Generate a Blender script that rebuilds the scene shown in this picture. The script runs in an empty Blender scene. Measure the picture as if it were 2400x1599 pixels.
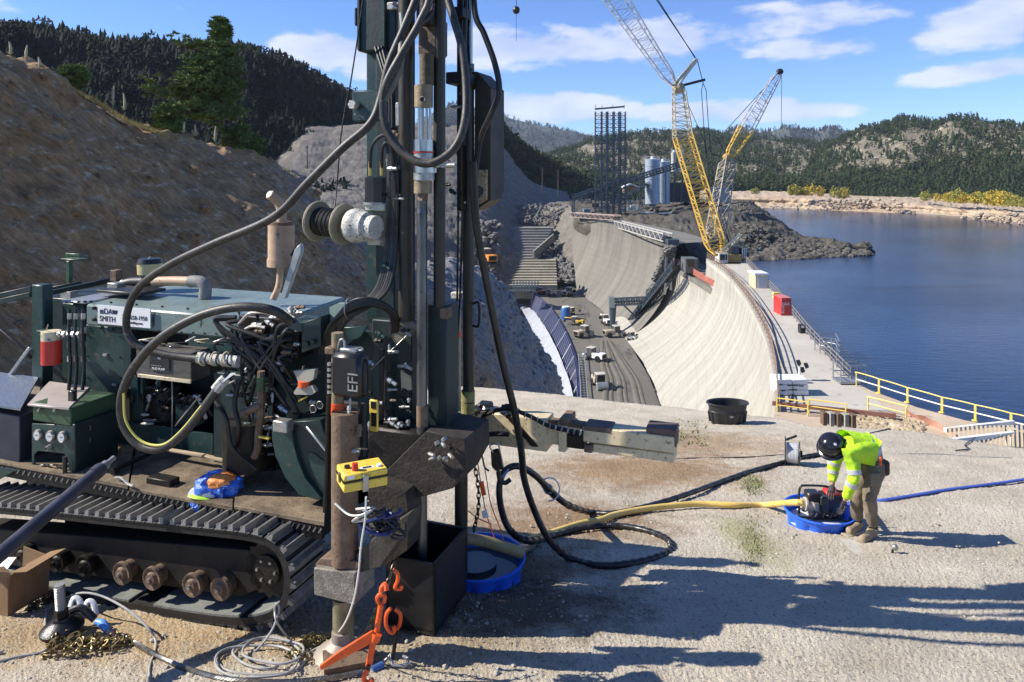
import bpy, math, random
import numpy as np
from mathutils import Vector, Matrix, Euler
random.seed(7)
SC = bpy.context.scene
COL = SC.collection
# ------------------------------------------------------------------ camera
FPX, YH = 1733.0, 400.0
cam = bpy.data.cameras.new('camera'); camo = bpy.data.objects.new('camera', cam); COL.objects.link(camo)
cam.sensor_width = 36.0; cam.lens = 36.0*FPX/2400.0
cam.shift_y = -(799.5-YH)/2400.0
camo.location = (0, 0, 0); camo.rotation_euler = (math.radians(90), 0, 0)
cam.clip_start = 0.05; cam.clip_end = 20000
SC.camera = camo
# ------------------------------------------------------------------ light
SUN_EL = math.radians(37); SUN_TRAVEL = Vector((0.9985, -0.04, 0)).normalized()
sd = (SUN_TRAVEL*math.cos(SUN_EL)+Vector((0, 0, -math.sin(SUN_EL)))).normalized()
sun = bpy.data.lights.new('sun', 'SUN'); sun.energy = 5.0; sun.angle = math.radians(0.5); sun.color = (1.0, 0.93, 0.82)
suno = bpy.data.objects.new('sun', sun); COL.objects.link(suno)
suno.rotation_euler = sd.to_track_quat('-Z', 'Y').to_euler()
SC.view_settings.view_transform = 'Standard'; SC.view_settings.look = 'None'
SC.view_settings.exposure = 0.72; SC.view_settings.gamma = 1.0; SC.view_settings.use_curve_mapping = False
W = bpy.data.worlds.new('World'); SC.world = W; W.use_nodes = True
nt = W.node_tree; nt.nodes.clear(); N = nt.nodes; L = nt.links
def nd(t, **k):
    n = N.new(t)
    for a, b in k.items(): setattr(n, a, b)
    return n
sky = nd('ShaderNodeTexSky', sky_type='NISHITA'); sky.sun_disc = False
sky.sun_elevation = SUN_EL
sky.sun_rotation = math.atan2(-SUN_TRAVEL.x, -SUN_TRAVEL.y)
sky.altitude = 2200; sky.air_density = 1.0; sky.dust_density = 0.25; sky.ozone_density = 3.0
tc = nd('ShaderNodeTexCoord'); sep = nd('ShaderNodeSeparateXYZ'); L.new(tc.outputs['Generated'], sep.inputs[0])
def mth(op, a, b=None, c=None):
    n = nd('ShaderNodeMath', operation=op)
    for i, v in enumerate((a, b, c)):
        if v is None: continue
        if isinstance(v, (int, float)): n.inputs[i].default_value = v
        else: L.new(v, n.inputs[i])
    return n.outputs[0]
az = mth('ARCTAN2', sep.outputs[0], sep.outputs[1]); el = mth('ARCSINE', sep.outputs[2])
def cloud(scale, sx, sy, thr, soft, off, band=None, det=7):
    cb = nd('ShaderNodeCombineXYZ'); L.new(mth('MULTIPLY', az, sx), cb.inputs[0]); L.new(mth('MULTIPLY', el, sy), cb.inputs[1]); cb.inputs[2].default_value = off
    nz = nd('ShaderNodeTexNoise'); nz.inputs['Scale'].default_value = scale; nz.inputs['Detail'].default_value = det; nz.inputs['Roughness'].default_value = 0.52
    L.new(cb.outputs[0], nz.inputs['Vector'])
    return nz.outputs['Fac']
def blob(a0, e0, ra, re, slope=0.0):
    da = mth('DIVIDE', mth('SUBTRACT', az, a0), ra)
    ee = mth('SUBTRACT', mth('SUBTRACT', el, e0), mth('MULTIPLY', mth('SUBTRACT', az, a0), slope))
    de = mth('DIVIDE', ee, re)
    r2 = mth('ADD', mth('MULTIPLY', da, da), mth('MULTIPLY', de, de))
    return mth('MAXIMUM', mth('SUBTRACT', 1.0, r2), 0.0)
nA = cloud(4.5, 1.0, 3.6, 0, 0, 3.1); nB = cloud(9.0, 1.0, 3.0, 0, 0, 8.2)
blobs = [(-0.25, 0.158, 0.085, 0.034, 0.0), (-0.19, 0.15, 0.06, 0.04, 0), (0.02, 0.165, 0.20, 0.040, 0.0), (0.22, 0.172, 0.27, 0.042, 0.06), (0.38, 0.155, 0.12, 0.03, 0), (0.36, 0.185, 0.17, 0.040, 0.0), (0.03, 0.085, 0.16, 0.028, 0.0),
         (0.30, 0.075, 0.17, 0.022, 0), (0.60, 0.17, 0.15, 0.045, 0.15), (0.58, 0.115, 0.13, 0.022, 0.08), (0.42, 0.222, 0.10, 0.012, 0.0), (-0.8, 0.2, 0.3, 0.06, 0), (1.3, 0.16, 0.4, 0.06, 0), (2.4, 0.2, 0.5, 0.06, 0), (-2.0, 0.15, 0.5, 0.05, 0)]
acc = None
for b_ in blobs:
    o_ = mth('MULTIPLY', blob(*b_), 0.95)
    acc = o_ if acc is None else mth('MAXIMUM', acc, o_)
nC = cloud(30.0, 1.0, 2.2, 0, 0, 5.2, det=5)
dens = mth('ADD', mth('SUBTRACT', mth('ADD', mth('ADD', mth('MULTIPLY', nA, 1.5), mth('MULTIPLY', nB, 1.5)), mth('MULTIPLY', nC, 0.7)), 2.22), acc)
dn = nd('ShaderNodeMapRange'); L.new(dens, dn.inputs[0]); dn.inputs[1].default_value = 0.0; dn.inputs[2].default_value = 0.42; dn.interpolation_type = 'SMOOTHSTEP'
cm = mth('MULTIPLY', dn.outputs[0], 0.78)
tint = nd('ShaderNodeMixRGB', blend_type='MULTIPLY'); tint.inputs[0].default_value = 1.0; tint.inputs[2].default_value = (0.80, 1.0, 1.36, 1)
L.new(sky.outputs[0], tint.inputs[1])
ccol = nd('ShaderNodeMixRGB'); L.new(mth('MINIMUM', mth('MAXIMUM', mth('MULTIPLY', mth('SUBTRACT', nB, 0.38), 4.0), 0.0), 1.0), ccol.inputs[0])
ccol.inputs[1].default_value = (4.3, 4.9, 6.6, 1); ccol.inputs[2].default_value = (6.6, 6.8, 7.6, 1)
mx = nd('ShaderNodeMixRGB'); L.new(cm, mx.inputs[0]); L.new(tint.outputs[0], mx.inputs[1]); L.new(ccol.outputs[0], mx.inputs[2])
bg = nd('ShaderNodeBackground'); bg.inputs['Strength'].default_value = 0.088; L.new(mx.outputs[0], bg.inputs['Color'])
wo = nd('ShaderNodeOutputWorld'); L.new(bg.outputs[0], wo.inputs['Surface'])

# ------------------------------------------------------------------ projection helpers (pixel of the 2400 wide photo + true distance -> place)
def P(px, py, d): return Vector(((px-1200)/FPX*d, d, -(py-YH)/FPX*d))
def Z(px, py, z):                                   # on the level plane z
    return P(px, py, -z*FPX/(py-YH))
H0, SL = 2.55, 0.187
def gz(x, y): return -(H0+SL*y)
def G(px, py, up=0.0):
    d = (H0-up)*FPX/(py-YH-SL*FPX); return P(px, py, d)
class Frame:
    def __init__(s, deg):
        a = math.radians(deg); s.U = Vector((math.cos(a), -math.sin(a), 0)); s.V = Vector((math.sin(a), math.cos(a), 0)); s.rz = -a
    def d(s, px, v): return v/(s.V.x*(px-1200)/FPX+s.V.y)
    def R(s, px, py, v): return P(px, py, s.d(px, v))
    def uu(s, px, v): p = s.R(px, 400, v); return p.x*s.U.x+p.y*s.U.y
    def zz(s, px, py, v): return -(py-YH)/FPX*s.d(px, v)
    def Q(s, u, v, z): return s.U*u+s.V*v+Vector((0, 0, z))
RG = Frame(20); CF = Frame(0)

# ------------------------------------------------------------------ numpy noise
def _h(ix, iy, iz, s):
    n = (ix.astype(np.int64)*374761393+iy.astype(np.int64)*668265263+iz.astype(np.int64)*2147483647+s*974634777) & 0xffffffff
    n = ((n ^ (n >> 13))*1274126177) & 0xffffffff
    n = ((n ^ (n >> 16))*2246822519) & 0xffffffff
    return ((n ^ (n >> 15)) & 0xffffff)/float(0xffffff)
def vn(x, y, z=None, s=0):
    x = np.asarray(x, float); y = np.asarray(y, float); z = np.zeros_like(x) if z is None else np.asarray(z, float)
    ix, iy, iz = np.floor(x), np.floor(y), np.floor(z); fx, fy, fz = x-ix, y-iy, z-iz
    fx, fy, fz = fx*fx*(3-2*fx), fy*fy*(3-2*fy), fz*fz*(3-2*fz)
    r = 0
    for dx in (0, 1):
        for dy in (0, 1):
            for dz in (0, 1):
                r = r+_h(ix+dx, iy+dy, iz+dz, s)*(fx if dx else 1-fx)*(fy if dy else 1-fy)*(fz if dz else 1-fz)
    return r*2-1
def fbm(x, y, z=None, o=4, s=0, g=0.5):
    r = 0; a = 1.0; f = 1.0
    for i in range(o):
        r = r+a*vn(x*f, y*f, None if z is None else z*f, s+i*17); a *= g; f *= 2.03
    return r

# ------------------------------------------------------------------ materials
MATS = {}
def mat(name, c1, c2=None, rough=0.7, metal=0.0, scale=6.0, bump=0.0, bscale=None, c3=None, t3=0.62, stretch=(1, 1, 1), det=5, contrast=1.6, emit=None, spec=0.5, bdist=0.02, s3=None, rvar=0.0):
    if name in MATS: return MATS[name]
    m = bpy.data.materials.new(name); m.use_nodes = True; t = m.node_tree; n = t.nodes; l = t.links
    p = n['Principled BSDF']; p.inputs['Roughness'].default_value = rough; p.inputs['Metallic'].default_value = metal
    p.inputs['Specular IOR Level'].default_value = spec
    tc = n.new('ShaderNodeTexCoord'); mp = n.new('ShaderNodeMapping'); mp.inputs['Scale'].default_value = stretch; l.new(tc.outputs['Object'], mp.inputs[0])
    col = None
    if c2 is not None:
        nz = n.new('ShaderNodeTexNoise'); nz.inputs['Scale'].default_value = scale; nz.inputs['Detail'].default_value = det; nz.inputs['Roughness'].default_value = 0.6; l.new(mp.outputs[0], nz.inputs['Vector'])
        mr = n.new('ShaderNodeMapRange'); mr.inputs[1].default_value = 0.5-0.5/contrast/1.6; mr.inputs[2].default_value = 0.5+0.5/contrast/1.6; l.new(nz.outputs['Fac'], mr.inputs[0])
        mxx = n.new('ShaderNodeMixRGB'); mxx.inputs[1].default_value = (*c1, 1); mxx.inputs[2].default_value = (*c2, 1); l.new(mr.outputs[0], mxx.inputs[0]); col = mxx.outputs[0]
        if c3 is not None:
            n3 = n.new('ShaderNodeTexNoise'); n3.inputs['Scale'].default_value = s3 or scale*3.3; n3.inputs['Detail'].default_value = 6; n3.inputs['Roughness'].default_value = 0.7; l.new(mp.outputs[0], n3.inputs['Vector'])
            m3 = n.new('ShaderNodeMapRange'); m3.inputs[1].default_value = t3-0.03; m3.inputs[2].default_value = t3+0.05; l.new(n3.outputs['Fac'], m3.inputs[0])
            x3 = n.new('ShaderNodeMixRGB'); x3.inputs[2].default_value = (*c3, 1); l.new(m3.outputs[0], x3.inputs[0]); l.new(col, x3.inputs[1]); col = x3.outputs[0]
        l.new(col, p.inputs['Base Color'])
        if rvar:
            rr = n.new('ShaderNodeMapRange'); rr.inputs[3].default_value = max(rough-rvar, .02); rr.inputs[4].default_value = min(rough+rvar, 1); l.new(nz.outputs['Fac'], rr.inputs[0]); l.new(rr.outputs[0], p.inputs['Roughness'])
    else: p.inputs['Base Color'].default_value = (*c1, 1)
    if bump:
        nb = n.new('ShaderNodeTexNoise'); nb.inputs['Scale'].default_value = bscale or scale*4; nb.inputs['Detail'].default_value = 5; nb.inputs['Roughness'].default_value = 0.65; l.new(mp.outputs[0], nb.inputs['Vector'])
        bp = n.new('ShaderNodeBump'); bp.inputs['Strength'].default_value = bump; bp.inputs['Distance'].default_value = bdist; l.new(nb.outputs['Fac'], bp.inputs['Height']); l.new(bp.outputs[0], p.inputs['Normal'])
    if emit: p.inputs['Emission Color'].default_value = (*emit, 1); p.inputs['Emission Strength'].default_value = 1
    MATS[name] = m; return m
teal = mat('teal_paint', (0.010, 0.034, 0.032), (0.019, 0.052, 0.048), 0.42, scale=5, c3=(0.085, 0.065, 0.045), t3=0.60, s3=16, bump=0.12, rvar=0.12)
hoodm = mat('sunlit_dusty_teal_hood', (0.13, 0.185, 0.175), (0.20, 0.25, 0.235), 0.34, scale=4, c3=(0.10, 0.10, 0.085), t3=0.60, s3=14, bump=0.12, rvar=0.1)  # paler than the panels: sun on the hood put into the colour, plus dust
tealdk = mat('dark_teal_paint', (0.005, 0.017, 0.017), (0.010, 0.027, 0.026), 0.5, scale=6, c3=(0.045, 0.035, 0.025), t3=0.64, bump=0.15, rvar=0.15)
green = mat('green_paint', (0.028, 0.065, 0.03), (0.042, 0.09, 0.042), 0.45, scale=9, c3=(0.16, 0.14, 0.08), t3=0.66)
dkst = mat('greasy_dark_steel', (0.007, 0.006, 0.005), (0.019, 0.015, 0.012), 0.5, 0.3, scale=9, c3=(0.07, 0.05, 0.032), t3=0.63, bump=0.3, rvar=0.2)
mastst = mat('worn_mast_steel', (0.038, 0.033, 0.024), (0.07, 0.058, 0.042), 0.45, 0.35, scale=5, c3=(0.035, 0.03, 0.025), t3=0.6, stretch=(1, 1, .25), bump=0.2, rvar=0.15)
brown = mat('rust_brown_steel', (0.13, 0.085, 0.055), (0.22, 0.15, 0.10), 0.75, 0.2, scale=9, c3=(0.06, 0.04, 0.03), t3=0.6, bump=0.4)
pipest = mat('grey_pipe_steel', (0.10, 0.10, 0.10), (0.20, 0.20, 0.20), 0.38, 0.8, scale=7, c3=(0.05, 0.04, 0.03), t3=0.6, stretch=(1, 1, .3), bump=0.12)
chrome = mat('bright_chrome', (0.38, 0.37, 0.36), (0.5, 0.49, 0.48), 0.28, 1.0, scale=10)
silver = mat('dull_silver_metal', (0.32, 0.31, 0.29), (0.52, 0.51, 0.48), 0.42, 0.75, scale=14, c3=(0.09, 0.08, 0.07), t3=0.62, bump=0.2)
rubber = mat('black_rubber', (0.006, 0.006, 0.0065), (0.015, 0.0145, 0.014), 0.45, scale=14, c3=(0.05, 0.045, 0.037), t3=0.7, bump=0.1)
hosed = mat('dusty_hose_rubber', (0.022, 0.019, 0.016), (0.055, 0.048, 0.040), 0.5, scale=8, c3=(0.12, 0.105, 0.085), t3=0.6, bump=0.15)
blackp = mat('black_plastic', (0.012, 0.012, 0.014), (0.022, 0.022, 0.024), 0.35, scale=9)
cream = mat('cream_paint', (0.55, 0.47, 0.30), (0.66, 0.58, 0.40), 0.5, scale=5, c3=(0.17, 0.13, 0.09), t3=0.6, bump=0.15)
tanp = mat('tan_heat_paint', (0.42, 0.27, 0.17), (0.52, 0.36, 0.24), 0.6, scale=5, c3=(0.17, 0.10, 0.07), t3=0.62, bump=0.12)
white = mat('white_paint', (0.72, 0.72, 0.70), (0.80, 0.80, 0.78), 0.45, scale=6, c3=(0.35, 0.32, 0.28), t3=0.70)
dwhite = mat('dirty_white_casting', (0.42, 0.41, 0.36), (0.62, 0.61, 0.56), 0.55, scale=13, c3=(0.10, 0.09, 0.075), t3=0.57, bump=0.4)
redp = mat('red_paint', (0.48, 0.025, 0.018), (0.58, 0.045, 0.03), 0.4, scale=6, c3=(0.2, 0.03, 0.02), t3=0.65)
orange = mat('orange_paint', (0.85, 0.13, 0.02), (0.72, 0.09, 0.015), 0.45, scale=9, c3=(0.25, 0.06, 0.03), t3=0.65, bump=0.1)
yellowp = mat('dirty_yellow_paint', (0.74, 0.50, 0.06), (0.80, 0.58, 0.10), 0.5, scale=10, c3=(0.16, 0.11, 0.04), t3=0.62, bump=0.15)
railyel = mat('rail_yellow_paint', (0.75, 0.56, 0.10), (0.8, 0.62, 0.15), 0.5)
steelgrey = mat('galvanised_steel', (0.30, 0.32, 0.33), (0.42, 0.44, 0.45), 0.42, 0.6, scale=12)
alu = mat('checker_plate', (0.20, 0.24, 0.30), (0.30, 0.34, 0.40), 0.35, 0.7, scale=30, bump=0.4, bscale=40)
deckm = mat('sandy_deck_steel', (0.08, 0.058, 0.038), (0.27, 0.205, 0.13), 0.85, 0.1, scale=5, c3=(0.06, 0.045, 0.035), t3=0.60, bump=0.5, bscale=60, s3=30)
trackm = mat('dusty_track_steel', (0.014, 0.013, 0.012), (0.035, 0.033, 0.030), 0.6, 0.35, scale=10, c3=(0.03, 0.025, 0.02), t3=0.6, bump=0.3)
padm = mat('grey_track_rubber', (0.13, 0.14, 0.125), (0.19, 0.20, 0.18), 0.85, scale=9, c3=(0.08, 0.08, 0.07), t3=0.62, bump=0.4)
bluepl = mat('blue_plastic', (0.02, 0.12, 0.72), (0.03, 0.16, 0.80), 0.32, scale=5, c3=(0.12, 0.16, 0.4), t3=0.68, bump=0.05)
cardb = mat('cardboard', (0.20, 0.12, 0.06), (0.27, 0.17, 0.09), 0.9, scale=5, bump=0.1)
galv = mat('grey_cable_sheath', (0.26, 0.26, 0.25), (0.40, 0.40, 0.38), 0.5, scale=8)
chainm = mat('brassy_chain_steel', (0.16, 0.12, 0.05), (0.30, 0.23, 0.11), 0.4, 0.75, scale=20)
dchain = mat('dark_chain_steel', (0.05, 0.045, 0.035), (0.13, 0.11, 0.08), 0.4, 0.75, scale=20)
glassm = mat('gauge_glass', (0.55, 0.56, 0.55), None, 0.1)
yhose = mat('yellow_hose', (0.66, 0.45, 0.10), (0.74, 0.55, 0.18), 0.5, scale=6, c3=(0.45, 0.36, 0.2), t3=0.6, bump=.05)
bhose = mat('blue_layflat_hose', (0.05, 0.09, 0.36), (0.08, 0.13, 0.45), 0.5, scale=7, bump=.1)

# ------------------------------------------------------------------ mesh builder
def sm(pts, n=6):
    pts = [Vector(p) for p in pts]
    if len(pts) < 3: return pts
    q = [pts[0]*2-pts[1]]+pts+[pts[-1]*2-pts[-2]]; out = []
    for i in range(1, len(q)-2):
        p0, p1, p2, p3 = q[i-1:i+3]
        for k in range(n):
            t = k/n
            out.append(0.5*((2*p1)+(p2-p0)*t+(2*p0-5*p1+4*p2-p3)*t*t+(3*p1-p0-3*p2+p3)*t*t*t))
    out.append(pts[-1]); return out
class B:
    def __init__(s): s.v = []; s.f = []
    def add(s, vs, fs):
        o = len(s.v); s.v += [tuple(v) for v in vs]; s.f += [tuple(i+o for i in f) for f in fs]; return s
    def hexa(s, c):     # 8 corners: bottom 4 (ccw), top 4
        return s.add(c, [(3, 2, 1, 0), (4, 5, 6, 7), (0, 1, 5, 4), (1, 2, 6, 5), (2, 3, 7, 6), (3, 0, 4, 7)])
    def box(s, c, sz, rz=0.0, M=None):
        x, y, z = sz[0]/2, sz[1]/2, sz[2]/2; m = M if M is not None else Matrix.Rotation(rz, 3, 'Z'); c = Vector(c)
        return s.hexa([c+m@Vector(k) for k in ((-x, -y, -z), (x, -y, -z), (x, y, -z), (-x, y, -z), (-x, -y, z), (x, -y, z), (x, y, z), (-x, y, z))])
    def fb(s, fr, px0, px1, pyt, pyb, v, dep, pm=None):     # box whose near face lies on plane v of a frame
        pm = pm if pm is not None else (px0+px1)/2
        u0, u1 = fr.uu(px0, v), fr.uu(px1, v); z1, z0 = fr.zz(pm, pyt, v), fr.zz(pm, pyb, v); q = fr.Q
        return s.hexa([q(u0, v, z0), q(u1, v, z0), q(u1, v+dep, z0), q(u0, v+dep, z0), q(u0, v, z1), q(u1, v, z1), q(u1, v+dep, z1), q(u0, v+dep, z1)])
    def fp(s, fr, pix, v, dep):                              # polygon prism from pixels on plane v
        return s.plate([fr.R(a, b, v) for a, b in pix], fr.V*dep)
    def plate(s, pts, ext):
        n = len(pts); pts = [Vector(p) for p in pts]; ext = Vector(ext)
        nrm = Vector((0, 0, 0))
        for i in range(n): nrm += pts[i].cross(pts[(i+1) % n])
        if nrm.dot(ext) > 0: pts = pts[::-1]
        vs = pts+[p+ext for p in pts]
        return s.add(vs, [tuple(range(n)), tuple(range(2*n-1, n-1, -1))]+[(i, i+n, (i+1) % n+n, (i+1) % n) for i in range(n)])
    def beam(s, p, q, w, h=None, up=(0, 0, 1)):
        p, q = Vector(p), Vector(q); h = h or w; a = (q-p).normalized(); up = Vector(up)
        if abs(a.dot(up)) > 0.97: up = Vector((0, 1, 0))
        x = a.cross(up).normalized()*w/2; y = x.cross(a).normalized()*h/2
        return s.hexa([p-x-y, p+x-y, q+x-y, q-x-y, p-x+y, p+x+y, q+x+y, q-x+y])
    def cyl(s, p, q, r, r2=None, seg=14, cap=True):
        p, q = Vector(p), Vector(q); r2 = r if r2 is None else r2; a = (q-p).normalized(); t = Vector((0, 0, 1)) if abs(a.z) < 0.9 else Vector((1, 0, 0))
        x = a.cross(t).normalized(); y = a.cross(x)
        vs = [p+(x*math.cos(2*math.pi*i/seg)+y*math.sin(2*math.pi*i/seg))*r for i in range(seg)]+[q+(x*math.cos(2*math.pi*i/seg)+y*math.sin(2*math.pi*i/seg))*r2 for i in range(seg)]
        fs = [(i, (i+1) % seg, (i+1) % seg+seg, i+seg) for i in range(seg)]
        if cap: fs += [tuple(range(seg-1, -1, -1)), tuple(range(seg, 2*seg))]
        return s.add(vs, fs)
    def ring(s, c, ax, R, r, seg=20, k=6):
        c, a = Vector(c), Vector(ax).normalized(); t = Vector((0, 0, 1)) if abs(a.z) < 0.9 else Vector((1, 0, 0)); x = a.cross(t).normalized(); y = a.cross(x)
        return s.tube([c+(x*math.cos(2*math.pi*i/seg)+y*math.sin(2*math.pi*i/seg))*R for i in range(seg)], r, k, closed=True)
    def tube(s, pts, r, seg=8, closed=False, flat=1.0):
        pts = [Vector(p) for p in pts]; n = len(pts); rr = r if isinstance(r, (list, tuple)) else [r]*n
        prev = None; rings = []
        for i in range(n):
            if closed: a = pts[(i+1) % n]-pts[i-1]
            else: a = pts[min(i+1, n-1)]-pts[max(i-1, 0)]
            a = a.normalized() if a.length > 1e-9 else Vector((0, 0, 1))
            if prev is None:
                t = Vector((0, 0, 1)) if abs(a.z) < 0.9 else Vector((1, 0, 0)); x = a.cross(t).normalized()
            else:
                x = prev-a*prev.dot(a)
                x = x.normalized() if x.length > 1e-6 else a.orthogonal().normalized()
            prev = x; y = a.cross(x)
            rings.append([pts[i]+(x*math.cos(2*math.pi*k/seg)+y*math.sin(2*math.pi*k/seg)*flat)*rr[i] for k in range(seg)])
        vs = [v for g in rings for v in g]; fs = []
        m = n if closed else n-1
        for i in range(m):
            j = (i+1) % n
            for k in range(seg): fs.append((i*seg+k, i*seg+(k+1) % seg, j*seg+(k+1) % seg, j*seg+k))
        if not closed: fs += [tuple(range(seg-1, -1, -1)), tuple(range((n-1)*seg, n*seg))]
        return s.add(vs, fs)
    def lathe(s, prof, o, ax=(0, 0, 1), seg=24):
        o, a = Vector(o), Vector(ax).normalized(); t = Vector((0, 0, 1)) if abs(a.z) < 0.9 else Vector((1, 0, 0)); x = a.cross(t).normalized(); y = a.cross(x); n = len(prof)
        vs = []
        for r, h in prof:
            for k in range(seg): vs.append(o+a*h+(x*math.cos(2*math.pi*k/seg)+y*math.sin(2*math.pi*k/seg))*max(r, 1e-4))
        fs = [(i*seg+k, i*seg+(k+1) % seg, (i+1)*seg+(k+1) % seg, (i+1)*seg+k) for i in range(n-1) for k in range(seg)]
        fs += [tuple(range(seg-1, -1, -1)), tuple(range((n-1)*seg, n*seg))]
        return s.add(vs, fs)
    def ell(s, c, r, seg=16, rings=10, M=None):
        c = Vector(c); m = M if M is not None else Matrix.Identity(3); vs = []
        for i in range(rings+1):
            t = math.pi*i/rings
            for k in range(seg):
                a = 2*math.pi*k/seg; vs.append(c+m@Vector((r[0]*math.sin(t)*math.cos(a), r[1]*math.sin(t)*math.sin(a), r[2]*math.cos(t))))
        fs = [(i*seg+k, (i+1)*seg+k, (i+1)*seg+(k+1) % seg, i*seg+(k+1) % seg) for i in range(rings) for k in range(seg)]
        return s.add(vs, fs)
    def rock(s, c, r, seed, fl=0.7):
        rnd = random.Random(seed); o = len(s.v); vs = []
        for i in range(4):
            t = math.pi*(i+0.5)/4
            for k in range(6):
                a = 2*math.pi*(k+0.5*(i % 2))/6; q = r*rnd.uniform(0.75, 1.15)
                vs.append(Vector(c)+Vector((q*math.sin(t)*math.cos(a), q*math.sin(t)*math.sin(a), q*fl*math.cos(t))))
        fs = [(i*6+k, (i+1)*6+k, (i+1)*6+(k+1) % 6, i*6+(k+1) % 6) for i in range(3) for k in range(6)]+[(5, 4, 3, 2, 1, 0), (18, 19, 20, 21, 22, 23)]
        return s.add(vs, [f[::-1] for f in fs])
    def put(s, name, m, parent=None, org=None, bevel=0.0, smooth=True, kind=None):
        if parent is not None: org = wl(parent)
        elif org is None:
            a = np.array(s.v); org = Vector(((a[:, 0].min()+a[:, 0].max())/2, (a[:, 1].min()+a[:, 1].max())/2, a[:, 2].min()))
        me = bpy.data.meshes.new(name); org = Vector(org); me.from_pydata([Vector(v)-org for v in s.v], [], s.f)
        me.materials.append(m)
        if smooth:
            me.shade_smooth(); me.set_sharp_from_angle(angle=math.radians(38))
        o = bpy.data.objects.new(name, me); COL.objects.link(o)
        if parent is not None: o.parent = parent
        else: o.location = org
        if bevel:
            bv = o.modifiers.new('bevel', 'BEVEL'); bv.width = bevel; bv.segments = 1; bv.limit_method = 'ANGLE'
        if kind: o['kind'] = kind
        return o
def wl(o):
    p = Vector((0, 0, 0))
    while o is not None: p += o.location; o = o.parent
    return p
def tag(o, label, cat, group=None):
    o['label'] = label; o['category'] = cat
    if group: o['group'] = group
    return o
def thing(name, label, cat, loc=(0, 0, 0), group=None):
    o = bpy.data.objects.new(name, None); COL.objects.link(o); o.location = loc; o.empty_display_size = 0.2
    return tag(o, label, cat, group)
def dup(root, loc, rz=None, sc=None, label=None):
    r = root.copy(); COL.objects.link(r); r.location = loc
    if rz is not None: r.rotation_euler = (r.rotation_euler[0], r.rotation_euler[1], rz)
    if sc is not None: r.scale = (sc, sc, sc) if isinstance(sc, (int, float)) else sc
    if label: r['label'] = label
    for ch in list(root.children):
        c = ch.copy(); COL.objects.link(c); c.parent = r
        for g in list(ch.children):
            e = g.copy(); COL.objects.link(e); e.parent = c
    return r
def npmesh(name, v, f, mats, org=None, kind=None, smooth=False, mi=None, parent=None):
    v = np.asarray(v, dtype=np.float32).reshape(-1, 3); f = np.asarray(f, dtype=np.int32); k = f.shape[1]
    if parent is not None: org = wl(parent)
    if org is not None: v = v-np.array(org, dtype=np.float32)
    me = bpy.data.meshes.new(name); me.vertices.add(len(v)); me.vertices.foreach_set('co', v.ravel())
    me.loops.add(len(f)*k); me.loops.foreach_set('vertex_index', f.ravel())
    me.polygons.add(len(f)); me.polygons.foreach_set('loop_start', np.arange(0, len(f)*k, k, dtype=np.int32))
    me.polygons.foreach_set('loop_total', np.full(len(f), k, dtype=np.int32))
    for m in (mats if isinstance(mats, (list, tuple)) else [mats]): me.materials.append(m)
    if mi is not None: me.polygons.foreach_set('material_index', np.asarray(mi, dtype=np.int32))
    me.update(calc_edges=True); me.validate()
    if smooth: me.shade_smooth()
    o = bpy.data.objects.new(name, me); COL.objects.link(o)
    if parent is not None: o.parent = parent
    elif org is not None: o.location = org
    if kind: o['kind'] = kind
    return o
def gridf(nv, nu):
    i = np.arange(nv-1)[:, None]*nu+np.arange(nu-1)[None, :]; i = i.ravel()
    return np.stack([i, i+1, i+nu+1, i+nu], 1)
def resample(rows, nv, nu, smooth=True):
    a = np.array([[tuple(p) for p in r] for r in rows], float)        # R x C x 3
    def interp(a, n, axis):
        m = a.shape[axis]; t = np.linspace(0, m-1, n); i = np.minimum(t.astype(int), m-2); fr = t-i
        a = np.moveaxis(a, axis, 0); sh = (-1,)+(1,)*(a.ndim-1); fr = fr.reshape(sh)
        if smooth and m > 2:
            p0 = a[np.maximum(i-1, 0)]; p1 = a[i]; p2 = a[i+1]; p3 = a[np.minimum(i+2, m-1)]
            r = 0.5*(2*p1+(p2-p0)*fr+(2*p0-5*p1+4*p2-p3)*fr**2+(3*p1-p0-3*p2+p3)*fr**3)
        else: r = a[i]*(1-fr)+a[i+1]*fr
        return np.moveaxis(r, 0, axis)
    return interp(interp(a, nu, 1), nv, 0)
def text(s, size, org, ux, uz, m, parent, name='lettering', ext=0.0015):
    cu = bpy.data.curves.new('t', 'FONT'); cu.body = s; cu.size = size; cu.extrude = ext
    t = bpy.data.objects.new('t', cu); COL.objects.link(t); bpy.context.view_layer.update()
    dg = bpy.context.evaluated_depsgraph_get(); me = bpy.data.meshes.new_from_object(t.evaluated_get(dg))
    bpy.data.objects.remove(t); me.name = name
    ux, uz = Vector(ux).normalized(), Vector(uz).normalized(); un = ux.cross(uz)
    M = Matrix((ux, uz, un)).transposed().to_4x4(); M.translation = Vector(org)-(wl(parent) if parent else Vector((0, 0, 0)))
    me.transform(M); me.materials.clear(); me.materials.append(m)
    o = bpy.data.objects.new(name, me); COL.objects.link(o); o.parent = parent
    return o
# ---- thin mountain air
hzm = bpy.data.materials.new('mountain_air'); hzm.use_nodes = True; t = hzm.node_tree; t.nodes.remove(t.nodes['Principled BSDF'])
pv = t.nodes.new('ShaderNodeVolumePrincipled'); pv.inputs['Color'].default_value = (.72, .82, 1.0, 1); pv.inputs['Density'].default_value = 0.00007; pv.inputs['Anisotropy'].default_value = 0.0
t.links.new(pv.outputs[0], t.nodes['Material Output'].inputs['Volume'])
b = B(); b.box((500, 2100, 120), (8000, 4400, 370)); o = b.put('haze', hzm, org=(500, 2100, 120), smooth=False, kind='stuff')
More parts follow.
